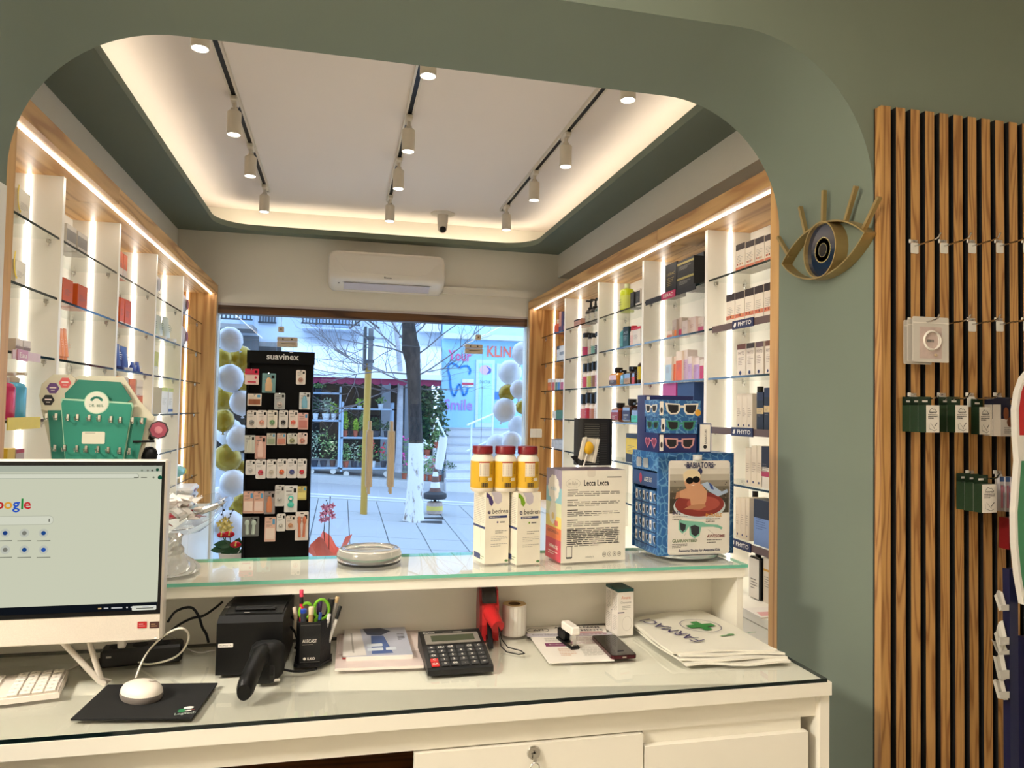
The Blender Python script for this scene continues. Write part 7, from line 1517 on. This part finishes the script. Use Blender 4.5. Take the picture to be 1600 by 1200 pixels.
for q in (((545, 488), (590, 520)), ((590, 488), (545, 520)), ((500, 488), (496, 515))): m.tube([tuple(E_(*q[0])+Vector((0, -.9, 0))), tuple(E_(*q[1])+Vector((0, -.9, 0)))], .02, 6, mat((60, 50, 46)))
m.build('brace_bars', fac)
m = MB(); a = E_(672, 512); m.box((a.x-.25, -.3, a.z-.12), (a.x+.2, 0, a.z+.14), mat((206, 208, 212), .5)); m.build('air_unit', fac)
# sloping awning with red valance
ya = 14.0
p0, p1 = at(440, 527, 'y', YS-.02), at(690, 541, 'y', YS-.02); q0, q1 = at(440, 579, 'y', ya), at(690, 588, 'y', ya)
aw = thing('shop_awning', 'white fabric awning with dark red scalloped valance over the flower shop', 'awning', (0, YS, 0)); o_v = Vector((0, YS, 0))
m = MB(); A = [p0-o_v, p1-o_v, q1-o_v, q0-o_v]; v = [tuple(p) for p in A]+[tuple(p-Vector((0, 0, .03))) for p in A]; m.add(v, [(0, 3, 2, 1), (4, 5, 6, 7), (0, 1, 5, 4), (1, 2, 6, 5), (2, 3, 7, 6), (3, 0, 4, 7)], mat((214, 218, 226), .8)); m.build('fabric', aw)
m = MB(); m.box((q0.x, ya-YS-.04, q0.z-.10), (q1.x, ya-YS, q0.z), mat((206, 210, 220), .6)); m.build('front_bar', aw)
VAL = mat((110, 20, 60), .8); sc0 = None; nS = 18; wS = (q1.x-q0.x)/nS
for k in range(nS):
    if sc0 is None:
        m = MB(); m.prism([(0, 0)]+[(wS/2-wS/2*math.cos(PI*j/8), -.09-.05*math.sin(PI*j/8)) for j in range(9)]+[(wS, 0)], 0, .01, VAL, FRONT(0, 0, 0)); sc0 = m.build('scallop', aw, (q0.x, ya-YS+.02, q0.z-.08))
    else: again(sc0, aw, (q0.x+wS*k, ya-YS+.02, q0.z-.08))
# ------------------------------------------------------------------ clinic
cl = thing('clinic_building', 'light blue dental clinic front with painted lettering and a tooth', 'building', (0, YS-.2, 0)); YK = YS-.2
K_ = lambda px, py, y=YK: at(px, py, 'y', y)-Vector((0, YK, 0))
m = MB(); m.box((xs, .0, -.6), (xr, .3, K_(700, 530).z), CLIN); m.build('wall', cl)
m = MB(); m.box((xs, -.25, K_(700, 530).z), (xr, .3, K_(700, 522).z), mat((200, 206, 214), .8)); m.box((xs, .0, K_(700, 522).z), (xr, .3, ztop), mat((176, 206, 232), .8)); m.build('upper_wall', cl)
X = FRONT(0, -.012, 0)
def wt(s, px0, px1, py, c, bold=True, rise=0):
    a, b = K_(px0, py), K_(px1, py); m = MB(); w = b.x-a.x
    vs_, fs, x0, x1, y0, y1 = text_mesh(s, bold); m.text(s, (a.x+b.x)/2, a.z, (rise if rise else w/(x1-x0)), mat(c, .7), X, .004, bold=bold, width=w); m.build('lettering', cl)
wt('Your', 700, 736, 563, (226, 96, 150), rise=.33); wt('Smile', 694, 738, 640, (170, 130, 206), rise=.33); wt('KLINIK', 761, 816, 557, (226, 110, 90), rise=.34)
m = MB(); tq = [(733, 585), (735, 578), (731, 572), (724, 572), (718, 575), (712, 570), (706, 567), (701, 570), (700, 578), (703, 590), (704, 604), (707, 616), (710, 619), (713, 612), (715, 603), (718, 600), (721, 607), (724, 618), (728, 616), (731, 606)]
m.line([(K_(*q).x, K_(*q).z) for q in tq], .045, mat((40, 120, 190), .7), X, .004); m.build('tooth_outline', cl)
a, b = K_(722, 592), K_(740, 605); m = MB(); m.rect(a.x, b.z, b.x, a.z, mat((214, 216, 226)), X, .005); m.rect(a.x, a.z-.13, b.x, a.z-.08, mat((196, 60, 90)), X, .008); m.para(a.x+.02, b.z+.01, b.x-.02, b.z+.06, 2, GREY, X, .008); m.build('wall_notice', cl)
a, b = K_(744, 562), K_(771, 668); m = MB(); m.box((a.x, -.03, b.z), (b.x, .0, a.z), mat((190, 206, 216), .5)); dr = m.build('door', cl)
m = MB(); X2 = FRONT(0, -.032, 0); m.rect(a.x+.06, b.z+.1, b.x-.06, a.z-.08, mat((160, 206, 200), .15), X2, .001); u_ = (a.x+b.x)/2; zz = K_(750, 578).z; m.disc(u_, zz, .14, mat((214, 170, 196)), X2, .003, 18, ry=.11); m.poly([(u_, zz+.1), (u_+.13, zz+.02), (u_+.12, zz-.06), (u_+.02, zz-.1), (u_+.08, zz)], .005, mat((70, 90, 160)), X2); m.text('DOCTOR', u_, zz-.30, .10, mat((70, 110, 130)), X2, .003, width=.24); m.build('door_glass', dr)
a, b = K_(776, 568), K_(800, 625); m = MB(); m.box((a.x, -.02, b.z), (b.x, .0, a.z), mat((190, 200, 214), .4)); m.build('window', cl)
m = MB(); m.rect(K_(773, 614).x, K_(773, 624).z, K_(782, 614).x, K_(773, 612).z, mat((70, 120, 200)), FRONT(0, -.022, 0), .003); m.build('blue_sign', cl)
# steps
zt_, zb_s = K_(720, 668).z, gz(2.4, 14.4); n = 7; STN = mat((196, 196, 200), .8, var=.06)
xs0, xs1 = K_(694, 700).x, xr
for k in range(n):
    m = MB(); z1 = zt_-(zt_-zb_s)*k/n; y0 = -.30*(k+1); m.box((xs0-.04*k, y0, -.5), (xs1, -.30*k, z1), STN); m.build('step', cl)
    m = MB(); m.box((xs0-.04*k, y0-.015, z1-.035), (xs1, y0, z1), mat((170, 170, 176), .8)); m.build('step_nosing', cl)
m = MB(); a = K_(736, 700, YK-1.9); 
for dx in (0, .5, 1.0): m.tube([(a.x+dx, -1.9+.8*dx, zt_-.8+dx*.35), (a.x+dx, -1.9+.8*dx, zt_+.15+dx*.35)], .018, 6, mat((210, 216, 222), .5))
m.tube([(a.x-.1, -1.98, zt_+.1), (a.x+1.1, -1.0, zt_+.53)], .02, 6, mat((210, 216, 222), .5)); m.tube([(a.x-.1, -1.98, zt_-.4), (a.x+1.1, -1.0, zt_+.03)], .014, 6, mat((210, 216, 222), .5)); m.build('handrail', cl)
m = MB(); m.tube([tuple(K_(683, 655, 14.2)), tuple(K_(697, 684, 14.2))], .02, 6, mat((210, 216, 222), .5)); m.build('handrail', cl)
# ------------------------------------------------------------------ plant racks
def foliage(m, c, r, n, s, cols, cone=False, rnd=None):
    R = rnd or random
    for k in range(n):
        while True:
            p = Vector((R.uniform(-1, 1), R.uniform(-1, 1), R.uniform(-1, 1)))
            if p.length <= 1: break
        if cone: t_ = (p.z+1)/2; p.x *= (1-t_); p.y *= (1-t_)
        q = Vector((c[0]+p.x*r[0], c[1]+p.y*r[1], c[2]+p.z*r[2])); d = Vector((R.uniform(-1, 1), R.uniform(-1, 1), R.uniform(-.4, 1))).normalized(); u = d.orthogonal().normalized(); L = s*R.uniform(.6, 1.3)
        m.add([tuple(q), tuple(q+d*L*.5+u*L*.28), tuple(q+d*L), tuple(q+d*L*.5-u*L*.28)], [(0, 1, 2, 3)], cols[R.randrange(len(cols))])
GR = {'lime': [mat((150, 186, 60), .6), mat((120, 166, 50), .6), mat((170, 196, 80), .6)], 'dark': [mat((44, 76, 44), .6), mat((30, 58, 36), .6), mat((60, 92, 50), .6)], 'mid': [mat((108, 150, 84), .6), mat((84, 126, 70), .6), mat((136, 166, 104), .6)], 'grey': [mat((156, 174, 150), .6), mat((120, 146, 122), .6), mat((184, 196, 172), .6)]}
YR = 14.5
STEEL = mat((150, 172, 196), .5, .3)
def rack(pxs, pys, lab, name='plant_trolley'):
    a, b = at(pxs[0], 730, 'y', YR), at(pxs[1], 730, 'y', YR); z0 = gz((a.x+b.x)/2, YR)+.03; t = thing(name, lab, 'trolley', (a.x, YR, z0)); W = b.x-a.x
    zs = [at((pxs[0]+pxs[1])/2, p, 'y', YR).z-z0 for p in pys]
    for x in (0, W):
        for y in (0, .55): m = MB(); m.box((x-.02, y-.02, .10), (x+.02, y+.02, zs[0]+.12), STEEL); m.build('upright', t)
    for k, z in enumerate(zs): m = MB(); m.box((-.02, -.02, z-.03), (W+.02, .57, z), STEEL); m.build('shelf', t)
    for x in (.1, W-.1): m = MB(); m.lathe([(.055, -.02), (.055, .02)], 14, mat((190, 186, 180), .6), Matrix.Translation((x, .02, .055)) @ Matrix.Rotation(PI/2, 4, 'X')); m.build('wheel', t)
    return [z+z0 for z in zs]
za = rack((478, 529), (613, 656, 730), 'steel plant trolley closest to the black display, full of green plants'); zb2 = rack((533, 612), (638, 683, 731), 'wider steel plant trolley behind the yellow pole')
R = random.Random(31)
def potted(px, zsh, pytop, kind, lab, pot=(150, 70, 50), cone=False, flower=None, y=YR+.12, wpx=14, ph=.12, n=70):
    c = at(px, pytop, 'y', y); h = c.z-zsh; w = wpx*14.9/FPX/2
    t = thing('potted_plant', lab, 'plant', (c.x, y, zsh), 0, 'potted plants of the flower shop'); ph = min(ph, h*.45)
    m = MB(); m.lathe([(w*.42, 0), (w*.6, ph), (w*.62, ph), (w*.55, ph*.9), (.001, ph*.9)], 12, mat(pot, .7), cap=False); m.build('pot', t)
    m = MB(); foliage(m, (0, 0, ph+(h-ph)*.5), (w, min(w, .22), (h-ph)*.55), n, max(.05, w*.42), GR[kind], cone, R); m.build('foliage', t)
    if flower:
        m = MB(); foliage(m, (0, -.04, ph+(h-ph)*.6), (w, .2, (h-ph)*.5), 16, .08, [mat(flower, .6)], False, R); m.build('flowers', t)
BLK = (50, 54, 64); TER = (160, 80, 60); WHT = (200, 206, 212)
potted(498, za[0], 600, 'mid', 'small fern like plant on top of the plant trolley near the black display', BLK, wpx=18)
potted(494, za[1], 622, 'dark', 'dark leafy plant on the trolley near the black display', WHT); potted(510, za[1], 624, 'grey', 'variegated bushy plant on the trolley near the black display', WHT, wpx=20, n=110); potted(522, za[1], 630, 'lime', 'yellowish shrub at the trolley edge near the black display', WHT, wpx=14)
potted(493, za[2], 668, 'grey', 'spiky grey green plant on the lower trolley shelf', BLK, wpx=18, n=90); potted(507, za[2], 662, 'mid', 'tall green plant in the middle of the lower trolley shelf', BLK, wpx=18, n=90); potted(521, za[2], 680, 'mid', 'green plant with pale flowers on the lower trolley shelf', (90, 60, 50), flower=(214, 206, 150), wpx=16)
potted(562, zb2[0], 623, 'lime', 'lime seedling tray plant on top of the wider trolley', WHT, wpx=14, ph=.05); potted(595, zb2[0], 622, 'mid', 'green plant in white pot on top of the wider trolley', WHT, wpx=14)
potted(540, zb2[1], 641, 'lime', 'bright lime cone shaped conifer on the wider trolley', TER, True, wpx=13, n=140); potted(549, zb2[1], 642, 'dark', 'dark cone shaped conifer beside the bright one', BLK, True, wpx=13, n=120, y=YR+.3); potted(556, zb2[1], 655, 'lime', 'shorter lime conifer on the wider trolley', TER, True, wpx=12, n=110); potted(566, zb2[1], 644, 'mid', 'tall green conifer behind the yellow pole', BLK, True, wpx=15, n=120); potted(588, zb2[1], 655, 'dark', 'rounded dark shrub on the wider trolley', BLK, wpx=20, n=130); potted(604, zb2[1], 660, 'dark', 'low dark shrub at the end of the wider trolley', BLK, wpx=14)
potted(541, zb2[2], 694, 'mid', 'leafy plant in terracotta pot on the lowest wider shelf', TER, wpx=16, n=90); potted(554, zb2[2], 690, 'grey', 'pale leafy plant on the lowest wider shelf', BLK, wpx=16, n=90); potted(566, zb2[2], 695, 'mid', 'round green plant on the lowest wider shelf behind the pole', BLK, wpx=15); potted(583, zb2[2], 692, 'mid', 'plant with red blooms between the door handles', WHT, flower=(200, 40, 60), wpx=16); potted(600, zb2[2], 695, 'mid', 'plant with crimson blooms at the trolley end', BLK, flower=(206, 50, 80), wpx=16)
# climbing shrub and flower pots beside the steps
b_ = at(672, 738, 'y', 15.0); t = thing('climbing_shrub', 'dense dark climbing shrub beside the clinic steps', 'shrub', (b_.x, 15.0, b_.z)); H = at(672, 592, 'y', 15.0).z-b_.z
m = MB(); foliage(m, (0, 0, H*.56), (.33, .3, H*.46), 900, .11, GR['dark'], False, R); m.build('foliage', t); m = MB(); m.tube([(0, 0, 0), (.03, 0, H*.5), (0, 0, H*.85)], [.03, .025, .015], 6, TW); m.build('stem', t)
for px, pyb, pyt, fc, lab in ((662, 745, 715, (226, 226, 226), 'white flowering pot plant at the foot of the climbing shrub'), (674, 745, 712, (206, 120, 130), 'pink flowering pot plant at the foot of the climbing shrub'), (686, 742, 700, None, 'green pot plant against the clinic steps'), (703, 744, 722, None, 'dark rosette plant at the bottom of the steps'), (683, 700, 668, (220, 220, 226), 'white flowering plant in terracotta pot on the planter step'), (668, 712, 690, (226, 226, 226), 'small white flowering plant in terracotta pot beside the trunk')):
    y_ = 14.45 if pyb > 720 else 14.75; c = at(px, pyb, 'y', y_); zg = c.z if pyb < 720 else gz(c.x, y_)+.03
    if pyb < 720:
        m = MB(); m.box((c.x-.09, y_-.1, gz(c.x, y_)), (c.x+.09, y_+.1, c.z), STN); tag(m.build('planter_block'), 'pale stone block carrying a terracotta pot, %s' % ('near the steps' if px > 675 else 'near the trunk'), 'plinth')
    potted(px, zg, pyt, 'mid' if fc else 'dark', lab, TER, flower=fc, y=y_, wpx=18, n=110)
c = at(640, 712, 'y', 14.6); potted(633, gz(c.x, 14.5)+.03, 686, 'mid', 'magenta flowering plant between the two tree trunks', TER, flower=(214, 50, 150), y=14.5, wpx=14)
# ================================================================== eye ornament on the side of the arch
XE = XR-.036
ey = thing('eye_ornament', 'gold metal eye wall ornament with blue glass iris and five lashes', 'wall ornament', (XR, 1.85, 1.85))
def ep(px, py, x=XE): p = at(px, py, 'x', x); return (-(p.y-1.85), p.z-1.85)       # u = -y, v = z, out = -x
XEY = LEFTF(0, 0, 0)
A, B, T, Bm = (Vector(ep(*q)+(0,)) for q in ((1220.5, 412.5), (1351, 363), (1300, 343.5), (1262, 437)))
def arc3(p, q, r, n=20):
    ax, ay, bx_, by_, cx_, cy_ = p.x, p.y, q.x, q.y, r.x, r.y
    d = 2*(ax*(by_-cy_)+bx_*(cy_-ay)+cx_*(ay-by_)); ux = ((ax*ax+ay*ay)*(by_-cy_)+(bx_*bx_+by_*by_)*(cy_-ay)+(cx_*cx_+cy_*cy_)*(ay-by_))/d; uy = ((ax*ax+ay*ay)*(cx_-bx_)+(bx_*bx_+by_*by_)*(ax-cx_)+(cx_*cx_+cy_*cy_)*(bx_-ax))/d
    R_ = math.hypot(ax-ux, ay-uy); a0 = math.atan2(ay-uy, ax-ux); a1 = math.atan2(by_-uy, bx_-ux); a2 = math.atan2(cy_-uy, cx_-ux)
    while a1 < a0: a1 += 2*PI
    while a2 < a0: a2 += 2*PI
    if a1 > a2: a0 += 2*PI; 
    if a1 > a2:
        a1_, a2_ = a1, a2; a0 = math.atan2(ay-uy, ax-ux); a2 = a2-2*PI
    return [(ux+R_*math.cos(a0+(a2-a0)*i/n), uy+R_*math.sin(a0+(a2-a0)*i/n)) for i in range(n+1)]
up_ = arc3(A, T, B); lo_ = arc3(B, Bm, A)
out = up_+lo_[1:-1]; n = len(out); cx_ = sum(p[0] for p in out)/n; cy_ = sum(p[1] for p in out)/n
def band(outline, th, d0, d1, name, parent, mt):
    n = len(outline); c0 = sum(p[0] for p in outline)/n; c1 = sum(p[1] for p in outline)/n; inn = []
    for p in outline: L = math.hypot(p[0]-c0, p[1]-c1); inn.append((p[0]-(p[0]-c0)/L*th, p[1]-(p[1]-c1)/L*th))
    v = [(p[0], p[1], h) for h in (d0, d1) for p in outline]+[(p[0], p[1], h) for h in (d0, d1) for p in inn]; f = []
    for i in range(n):
        j = (i+1) % n; f += [(i, j, n+j, n+i), (2*n+j, 2*n+i, 3*n+i, 3*n+j), (n+i, n+j, 3*n+j, 3*n+i), (j, i, 2*n+i, 2*n+j)]
    m = MB(); m.add(v, f, mt, XEY); return m.build(name, parent)
BRASS = mat((170, 146, 96), .38, .55, var=.04)
band(out, .005, .0, .036, 'eye_outline', ey, BRASS)
ic = ep(1283, 390); il, ir_, it, ib = ep(1257, 390)[0], ep(1308, 390)[0], ep(1283, 346)[1], ep(1283, 434)[1]
iu, iv, rx_, ry_ = (il+ir_)/2, (it+ib)/2, (ir_-il)/2, (it-ib)/2
el = [(iu+rx_*math.cos(2*PI*k/36), iv+ry_*math.sin(2*PI*k/36)) for k in range(36)]
ringo = band(el, .004, .0, .040, 'iris_ring', ey, BRASS)
m = MB(); m.prism([(iu+(p[0]-iu)*.95, iv+(p[1]-iv)*.95) for p in el], .022, .028, mat((22, 38, 62), .06, var=.5, scale=25, coat=1), XEY); m.build('glass_disc', ey)
m = MB()
for k in range(24): a = 2*PI*k/24; m.disc(iu+rx_*.36*math.cos(a), iv+ry_*.34*math.sin(a), rx_*.13, mat((206, 188, 130), .5), XEY, .0285, 8, ry=ry_*.12)
m.build('gold_petals', ey)
m = MB(); m.disc(iu, iv, rx_*.2, mat((36, 32, 30), .2), XEY, .0290, 16, ry=ry_*.2); m.build('pupil', ey)
for a, b in (((1229, 401), (1211, 370)), ((1254, 364), (1245, 323)), ((1281, 347), (1282, 297)), ((1316, 344), (1332, 290)), ((1343, 359), (1368, 307))):
    p, q = ep(*a), ep(*b); d = Vector((q[0]-p[0], q[1]-p[1])); L = d.length; d.normalize(); nn = Vector((-d.y, d.x))*.0045
    m = MB(); m.prism([(p[0]+nn.x, p[1]+nn.y), (p[0]-nn.x, p[1]-nn.y), (q[0]-nn.x, q[1]-nn.y), (q[0]+nn.x, q[1]+nn.y)], .018, .030, BRASS, XEY); m.build('lash', ey)
# ================================================================== hooks and goods on the slats
YF_ = YA0-.025
hk0 = None
ORD = ('first', 'second', 'third', 'fourth', 'fifth')
def hook(px, py, lab):
    global hk0
    p = at(px, py, 'y', YF_)
    if hk0 is None:
        t = thing('display_hook', lab, 'hook', (p.x, YF_, p.z), 0, 'display hooks on the slats')
        m = MB(); m.rbox((-.013, -.004, -.004), (.013, 0, .006), .001, PAPER); m.disc(0, .001, .002, CHROME, FRONT(0, -.0042, 0)); m.build('back_plate', t)
        m = MB(); m.tube([(.002, -.004, -.012), (.002, -.07, -.010), (.002, -.085, -.006), (.002, -.092, .004)], .0022, 8, CHROME); m.build('prong', t)
        m = MB(); m.prism(rounded(-.010, -.032, .013, -.004, .003), .004, .006, mat((222, 218, 208), .3), FRONT(0, 0, 0)); m.build('label_holder', t)
        hk0 = t
    else:
        t = copy_tree(hk0); t.location = p; t.location.y = YF_
    t['label'] = lab; return t
for k, px in enumerate((1426, 1472, 1516, 1559, 1601)): hook(px, 378, 'empty chrome hook, %s from the arch in the top row on the slats' % ORD[k])
for k, px in enumerate((1424, 1471, 1516, 1559, 1601)): hook(px, 500, 'chrome hook, %s from the arch in the second row on the slats' % ORD[k])
for k, px in enumerate((1424, 1470, 1514, 1557)): hook(px, 617, 'chrome hook, %s from the arch in the third row on the slats' % ORD[k])
for k, px in enumerate((1514, 1557)): hook(px, 738, 'chrome hook, %s of two in the lowest row on the slats' % ORD[k])
# bracelet bags
for k, (x0, y0, x1, y1, y) in enumerate(((1412, 500, 1455, 570, YF_-.022), (1418, 498, 1462, 566, YF_-.034), (1426, 494, 1482, 567, YF_-.05))):
    a, b = at(x0, y0, 'y', y), at(x1, y1, 'y', y); w, h = b.x-a.x, a.z-b.z
    t = thing('bracelet_bag', ('clear bracelet bag hanging at the back of the second hook row', 'clear bracelet bag hanging in the middle of the three', 'clear zip bag with a white bracelet on pink card, in front of two others')[k], 'bag', ((a.x+b.x)/2, y, b.z), 0, 'bracelet bags on the slats'); X = FRONT(0, 0, 0)
    m = MB(); m.prism(rounded(-w/2, 0, w/2, h, .003), -.001, .001, mat((206, 200, 190), .3), X); m.build('bag', t)
    m = MB(); m.rect(-w/2, h*.86, w/2, h*.88, PAPER, X, .0016); m.rect(-w*.32, h*.08, w*.3, h*.78, mat((196, 176, 168), .5, var=.2, scale=60), X, .0015); m.para(-w*.12, h*.42, w*.2, h*.52, 1, GREY, X, .002, t=.6); m.build('card', t)
    m = MB(); 
    for j in range(2): m.tube([((.023+.002*j)*math.cos(q*PI/12)+.002*j, -.003-.002*j, h*.48+(.025-.002*j)*math.sin(q*PI/12)) for q in range(25)], .0016, 6, PAPER, cap=False)
    m.ball((.012, -.004, h*.16), (.006, .002, .004), GOLD, 8, 6); m.build('bracelet', t)
GRN = mat((22, 48, 26), .5, var=.25, scale=120)
def gcart(px0, px1, py0, py1, n, lab, grp):
    for k in range(n):
        y = YF_-.028*(n-k)-.006; a, b = at(px0, py0, 'y', YF_-.028*n-.006), at(px1, py1, 'y', YF_-.028*n-.006); w, h = b.x-a.x, a.z-b.z
        t = thing('plaster_carton', lab % ('front' if k == 0 else ('behind the front one' if k == 1 else 'rearmost')) if n > 1 else lab, 'carton', ((a.x+b.x)/2, y-0 if k == 0 else y, b.z), .10, grp); t.location.y = YF_-.034-.027*(n-1-k)
        m = MB(); m.box((-w/2, 0, 0), (w/2, .024, h), PAPER, None, [GRN, GRN, PAPER, GRN, PAPER, GRN]); m.build('box', t)
        m = MB(); m.prism(rounded(-w/2, h, w/2, h+.022, .002), -.024, -.0235, GRN, FRONT(0, 0, 0)); m.rect(-.009, h+.008, .009, h+.013, PAPER, FRONT(0, .0234, 0)); m.build('header_card', t)
        m = MB(); X = FRONT(0, 0, 0); m.line([(-w*.3, h*.76), (-w*.1, h*.9), (w*.05, h*.84), (w*.12, h*.87), (w*.3, h*.75), (-w*.3, h*.745)], .0012, INK, X); m.text('Master-Aid', 0, h*.70, .006, INK, X, width=w*.5); m.para(-w*.36, h*.5, w*.36, h*.68, 3, INK, X, t=.45); m.line([(-w*.3, h*.32), (-w*.28, h*.14), (w*.1, h*.06), (w*.3, h*.12)], .0012, GREY, X); m.line([(-w*.2, h*.36), (w*.1, h*.16)], .001, GREY, X); m.line([(w*.12, h*.22), (w*.32, h*.36)], .002, INK, X); m.disc(w*.1, h*.16, .0015, INK, X); m.build('print', t)
gcart(1447, 1470, 633, 676, 3, 'green and white carton on the first third row hook, %s', 'green cartons on the slats')
gcart(1492, 1515, 633, 676, 2, 'green and white carton on the second third row hook, %s', 'green cartons on the slats')
gcart(1529, 1550, 636, 679, 1, 'single green and white carton hanging next to navy headed packs', 'green cartons on the slats')
gcart(1534, 1560, 757, 801, 3, 'green and white carton in the lowest row of hooks, %s', 'green cartons on the slats')
NVY = mat((24, 28, 56), .4)
for k in range(2):
    y = YF_-.062+.026*k; a, b = at(1562-0*k, 632, 'y', YF_-.062), at(1592, 682, 'y', YF_-.062); w, h = b.x-a.x, a.z-b.z
    t = thing('toe_care_pack', ('navy headed foot care pack with brown picture, in front of its twin', 'navy headed foot care pack, behind its twin')[k], 'pack', ((a.x+b.x)/2, y, b.z), .1, 'foot care packs on the slats')
    m = MB(); m.box((-w/2, 0, 0), (w/2, .022, h), PAPER, None, [mat((170, 160, 146)), PAPER, PAPER, PAPER, PAPER, PAPER]); m.build('box', t)
    m = MB(); m.prism(rounded(-w/2, h, w/2, h+.02, .002), -.022, -.0215, NVY, FRONT(0, 0, 0)); m.build('header_card', t)
    m = MB(); X = FRONT(0, 0, 0); m.rect(-w/2, h*.55, w/2, h, NVY, X); m.disc(-w*.2, h*.72, w*.16, mat((150, 84, 50)), X, .0006, ry=h*.2); m.disc(w*.05, h*.45, w*.2, mat((120, 66, 40)), X, .0006, ry=h*.16); m.text('epi', w*.2, h*.8, .012, PAPER, X, .0007); m.para(-w*.3, h*.08, w*.3, h*.3, 4, GREY, X); m.rect(w*.3, 0, w/2, h*.2, mat((206, 120, 50)), X, .0006); m.build('print', t)
for k in range(3):
    a, b = at(1562+7*k, 745, 'y', YF_-.05), at(1572+7*k, 799, 'y', YF_-.05); w, h = b.x-a.x, a.z-b.z
    t = thing('nail_file_pack', ('slim pink striped pack next to the lowest green cartons', 'slim pink striped pack between two alike packs', 'slim pink striped pack closest to the red carton stand')[k], 'pack', ((a.x+b.x)/2, YF_-.05-.004*k, b.z), 0, 'slim striped packs on the slats')
    m = MB(); m.box((-w/2, 0, 0), (w/2, .01, h), mat((196, 190, 190), .4)); m.build('card', t)
    m = MB(); X = FRONT(0, 0, 0); m.rect(-w*.3, h*.1, w*.0, h*.75, mat((206, 120, 140)), X); m.rect(w*.1, h*.1, w*.35, h*.75, mat((120, 130, 170)), X); m.rect(-w/2, h*.86, w/2, h, mat((70, 100, 150)), X); m.rect(w*.1, h*.55, w*.3, h*.7, mat((190, 40, 60)), X, .0006); m.build('print', t)
# ================================================================== free standing leaflet display
YD = 1.50
dx0 = at(1592, 900, 'y', YD).x; cx0 = at(1589, 1000, 'y', YD+.1).x-dx0
ld = thing('leaflet_stand', 'navy floor stand with red, white and green rounded header and leaflets', 'display stand', (dx0, YD, 0))
m = MB(); m.box((max(cx0, .0), 0, 0), (.24, .10, .93), mat((20, 26, 64), .4)); m.build('column', ld)
hp = [(at(px, py, 'y', YD).x-dx0, at(px, py, 'y', YD).z) for px, py in ((1600, 590), (1592, 612), (1588, 640), (1589, 680), (1592, 720), (1589, 760), (1586, 800), (1587, 850), (1592, 900), (1600, 945))]
mir = lambda pts: pts+[(.24-x, z) for x, z in reversed(pts)]
hp = [(.07, hp[0][1]+.05)]+hp+[(.08, hp[-1][1]-.02)]
m = MB(); m.prism(mir(hp), -.016, 0.0, mat((226, 222, 214), .35), FRONT(0, 0, 0)); m.build('header_board', ld)
X = FRONT(0, 0, 0); m = MB()
m.poly(mir([(x+.007, z) for x, z in hp[5:11]]), .001, mat((60, 130, 90), .4), X); m.poly(mir([(x+.007, z) for x, z in hp[1:5]]), .001, mat((186, 30, 34), .4), X); m.build('header_print', ld)
m = MB(); m.box((.004, .03, .60), (.03, .05, 1.12), mat((24, 30, 66), .4)); m.build('leaflet_rack', ld)
for k, (px, py, w, h, a) in enumerate(((1580, 940, .03, .04, .1), (1578, 990, .035, .05, -.5), (1574, 1012, .04, .03, .2), (1578, 1040, .035, .06, -.2), (1578, 1075, .036, .045, -.15))):
    p = at(px, py, 'y', YD+.03); t = thing('leaflet', ('folded white leaflet under the rounded header', 'curled white leaflet sticking out highest of the lower holders', 'white leaflet jutting out sideways from the stand', 'printed white leaflet drooping from the stand', 'lowest white leaflet in the stand side holder')[k], 'leaflet', (dx0-.004, YD+.03, p.z))
    m = MB(); v = []; f = []
    for i in range(5):
        for j in range(3): v.append((-.002-w*i/4*math.cos(a), -.004+.004*math.sin(i*1.3)+.014*j/2, (h*(j-1)/2)*(1-.15*i/4)+w*i/4*math.sin(a)+.006*math.sin(i*1.1+k)))
    for i in range(4):
        for j in range(2): f.append((i*3+j, i*3+j+1, (i+1)*3+j+1, (i+1)*3+j))
    nv = len(v); v += [(x, y+.0008, z+.0008) for x, y, z in v]; f += [tuple(q+nv for q in reversed(ff)) for ff in f]
    m.add(v, f, mat((206, 202, 192), .5)); m.build('sheet', t)
    m = MB(); m.box((-w*.8, -.006, -h*.5), (0, -.003, -h*.15), mat((190, 186, 178), .5)); m.build('fold', t)
m = MB(); a, b = at(1566, 808, 'y', YF_-.04), at(1592, 856, 'y', YF_-.04); m.box((a.x, YF_-.06, b.z), (b.x, YF_-.03, a.z), mat((120, 20, 24), .4)); t = tag(m.build('red_carton'), 'red carton with white print hanging beside the leaflet stand', 'carton'); m = MB(); X = FRONT(0, YF_-.06, 0); m.para(a.x+.006, b.z+.02, b.x-.006, a.z-.02, 6, mat((206, 150, 140)), X); m.build('print', t)
# black office chair edge at the desk
ch = thing('office_chair', 'black office chair back at the desk beside the keyboard', 'chair', (at(24, 1186, 'y', 1.18).x-.205, 1.18, 0))
m = MB(); m.rbox((-.22, -.04, .55), (.205, .03, at(24, 1186, 'y', 1.18).z), .03, mat((14, 14, 15), .7)); m.build('backrest', ch)
m = MB(); m.rbox((-.22, -.44, .40), (.22, -.04, .46), .025, mat((14, 14, 15), .7)); m.build('seat', ch)
m = MB(); m.tube([(0, -.22, .06), (0, -.22, .40)], .025, 10, BLACK); m.tube([(0, -.2, .43), (0, -.0, .44), (0, .0, .55)], .02, 8, BLACK); m.build('column', ch)
for k in range(5): a = 2*PI*k/5; m = MB(); m.tube([(0, -.22, .08), (.26*math.cos(a), -.22+.26*math.sin(a), .05)], .018, 8, BLACK); m.ball((.26*math.cos(a), -.22+.26*math.sin(a), .028), .028, BLACK, 10, 6); m.build('leg', ch)
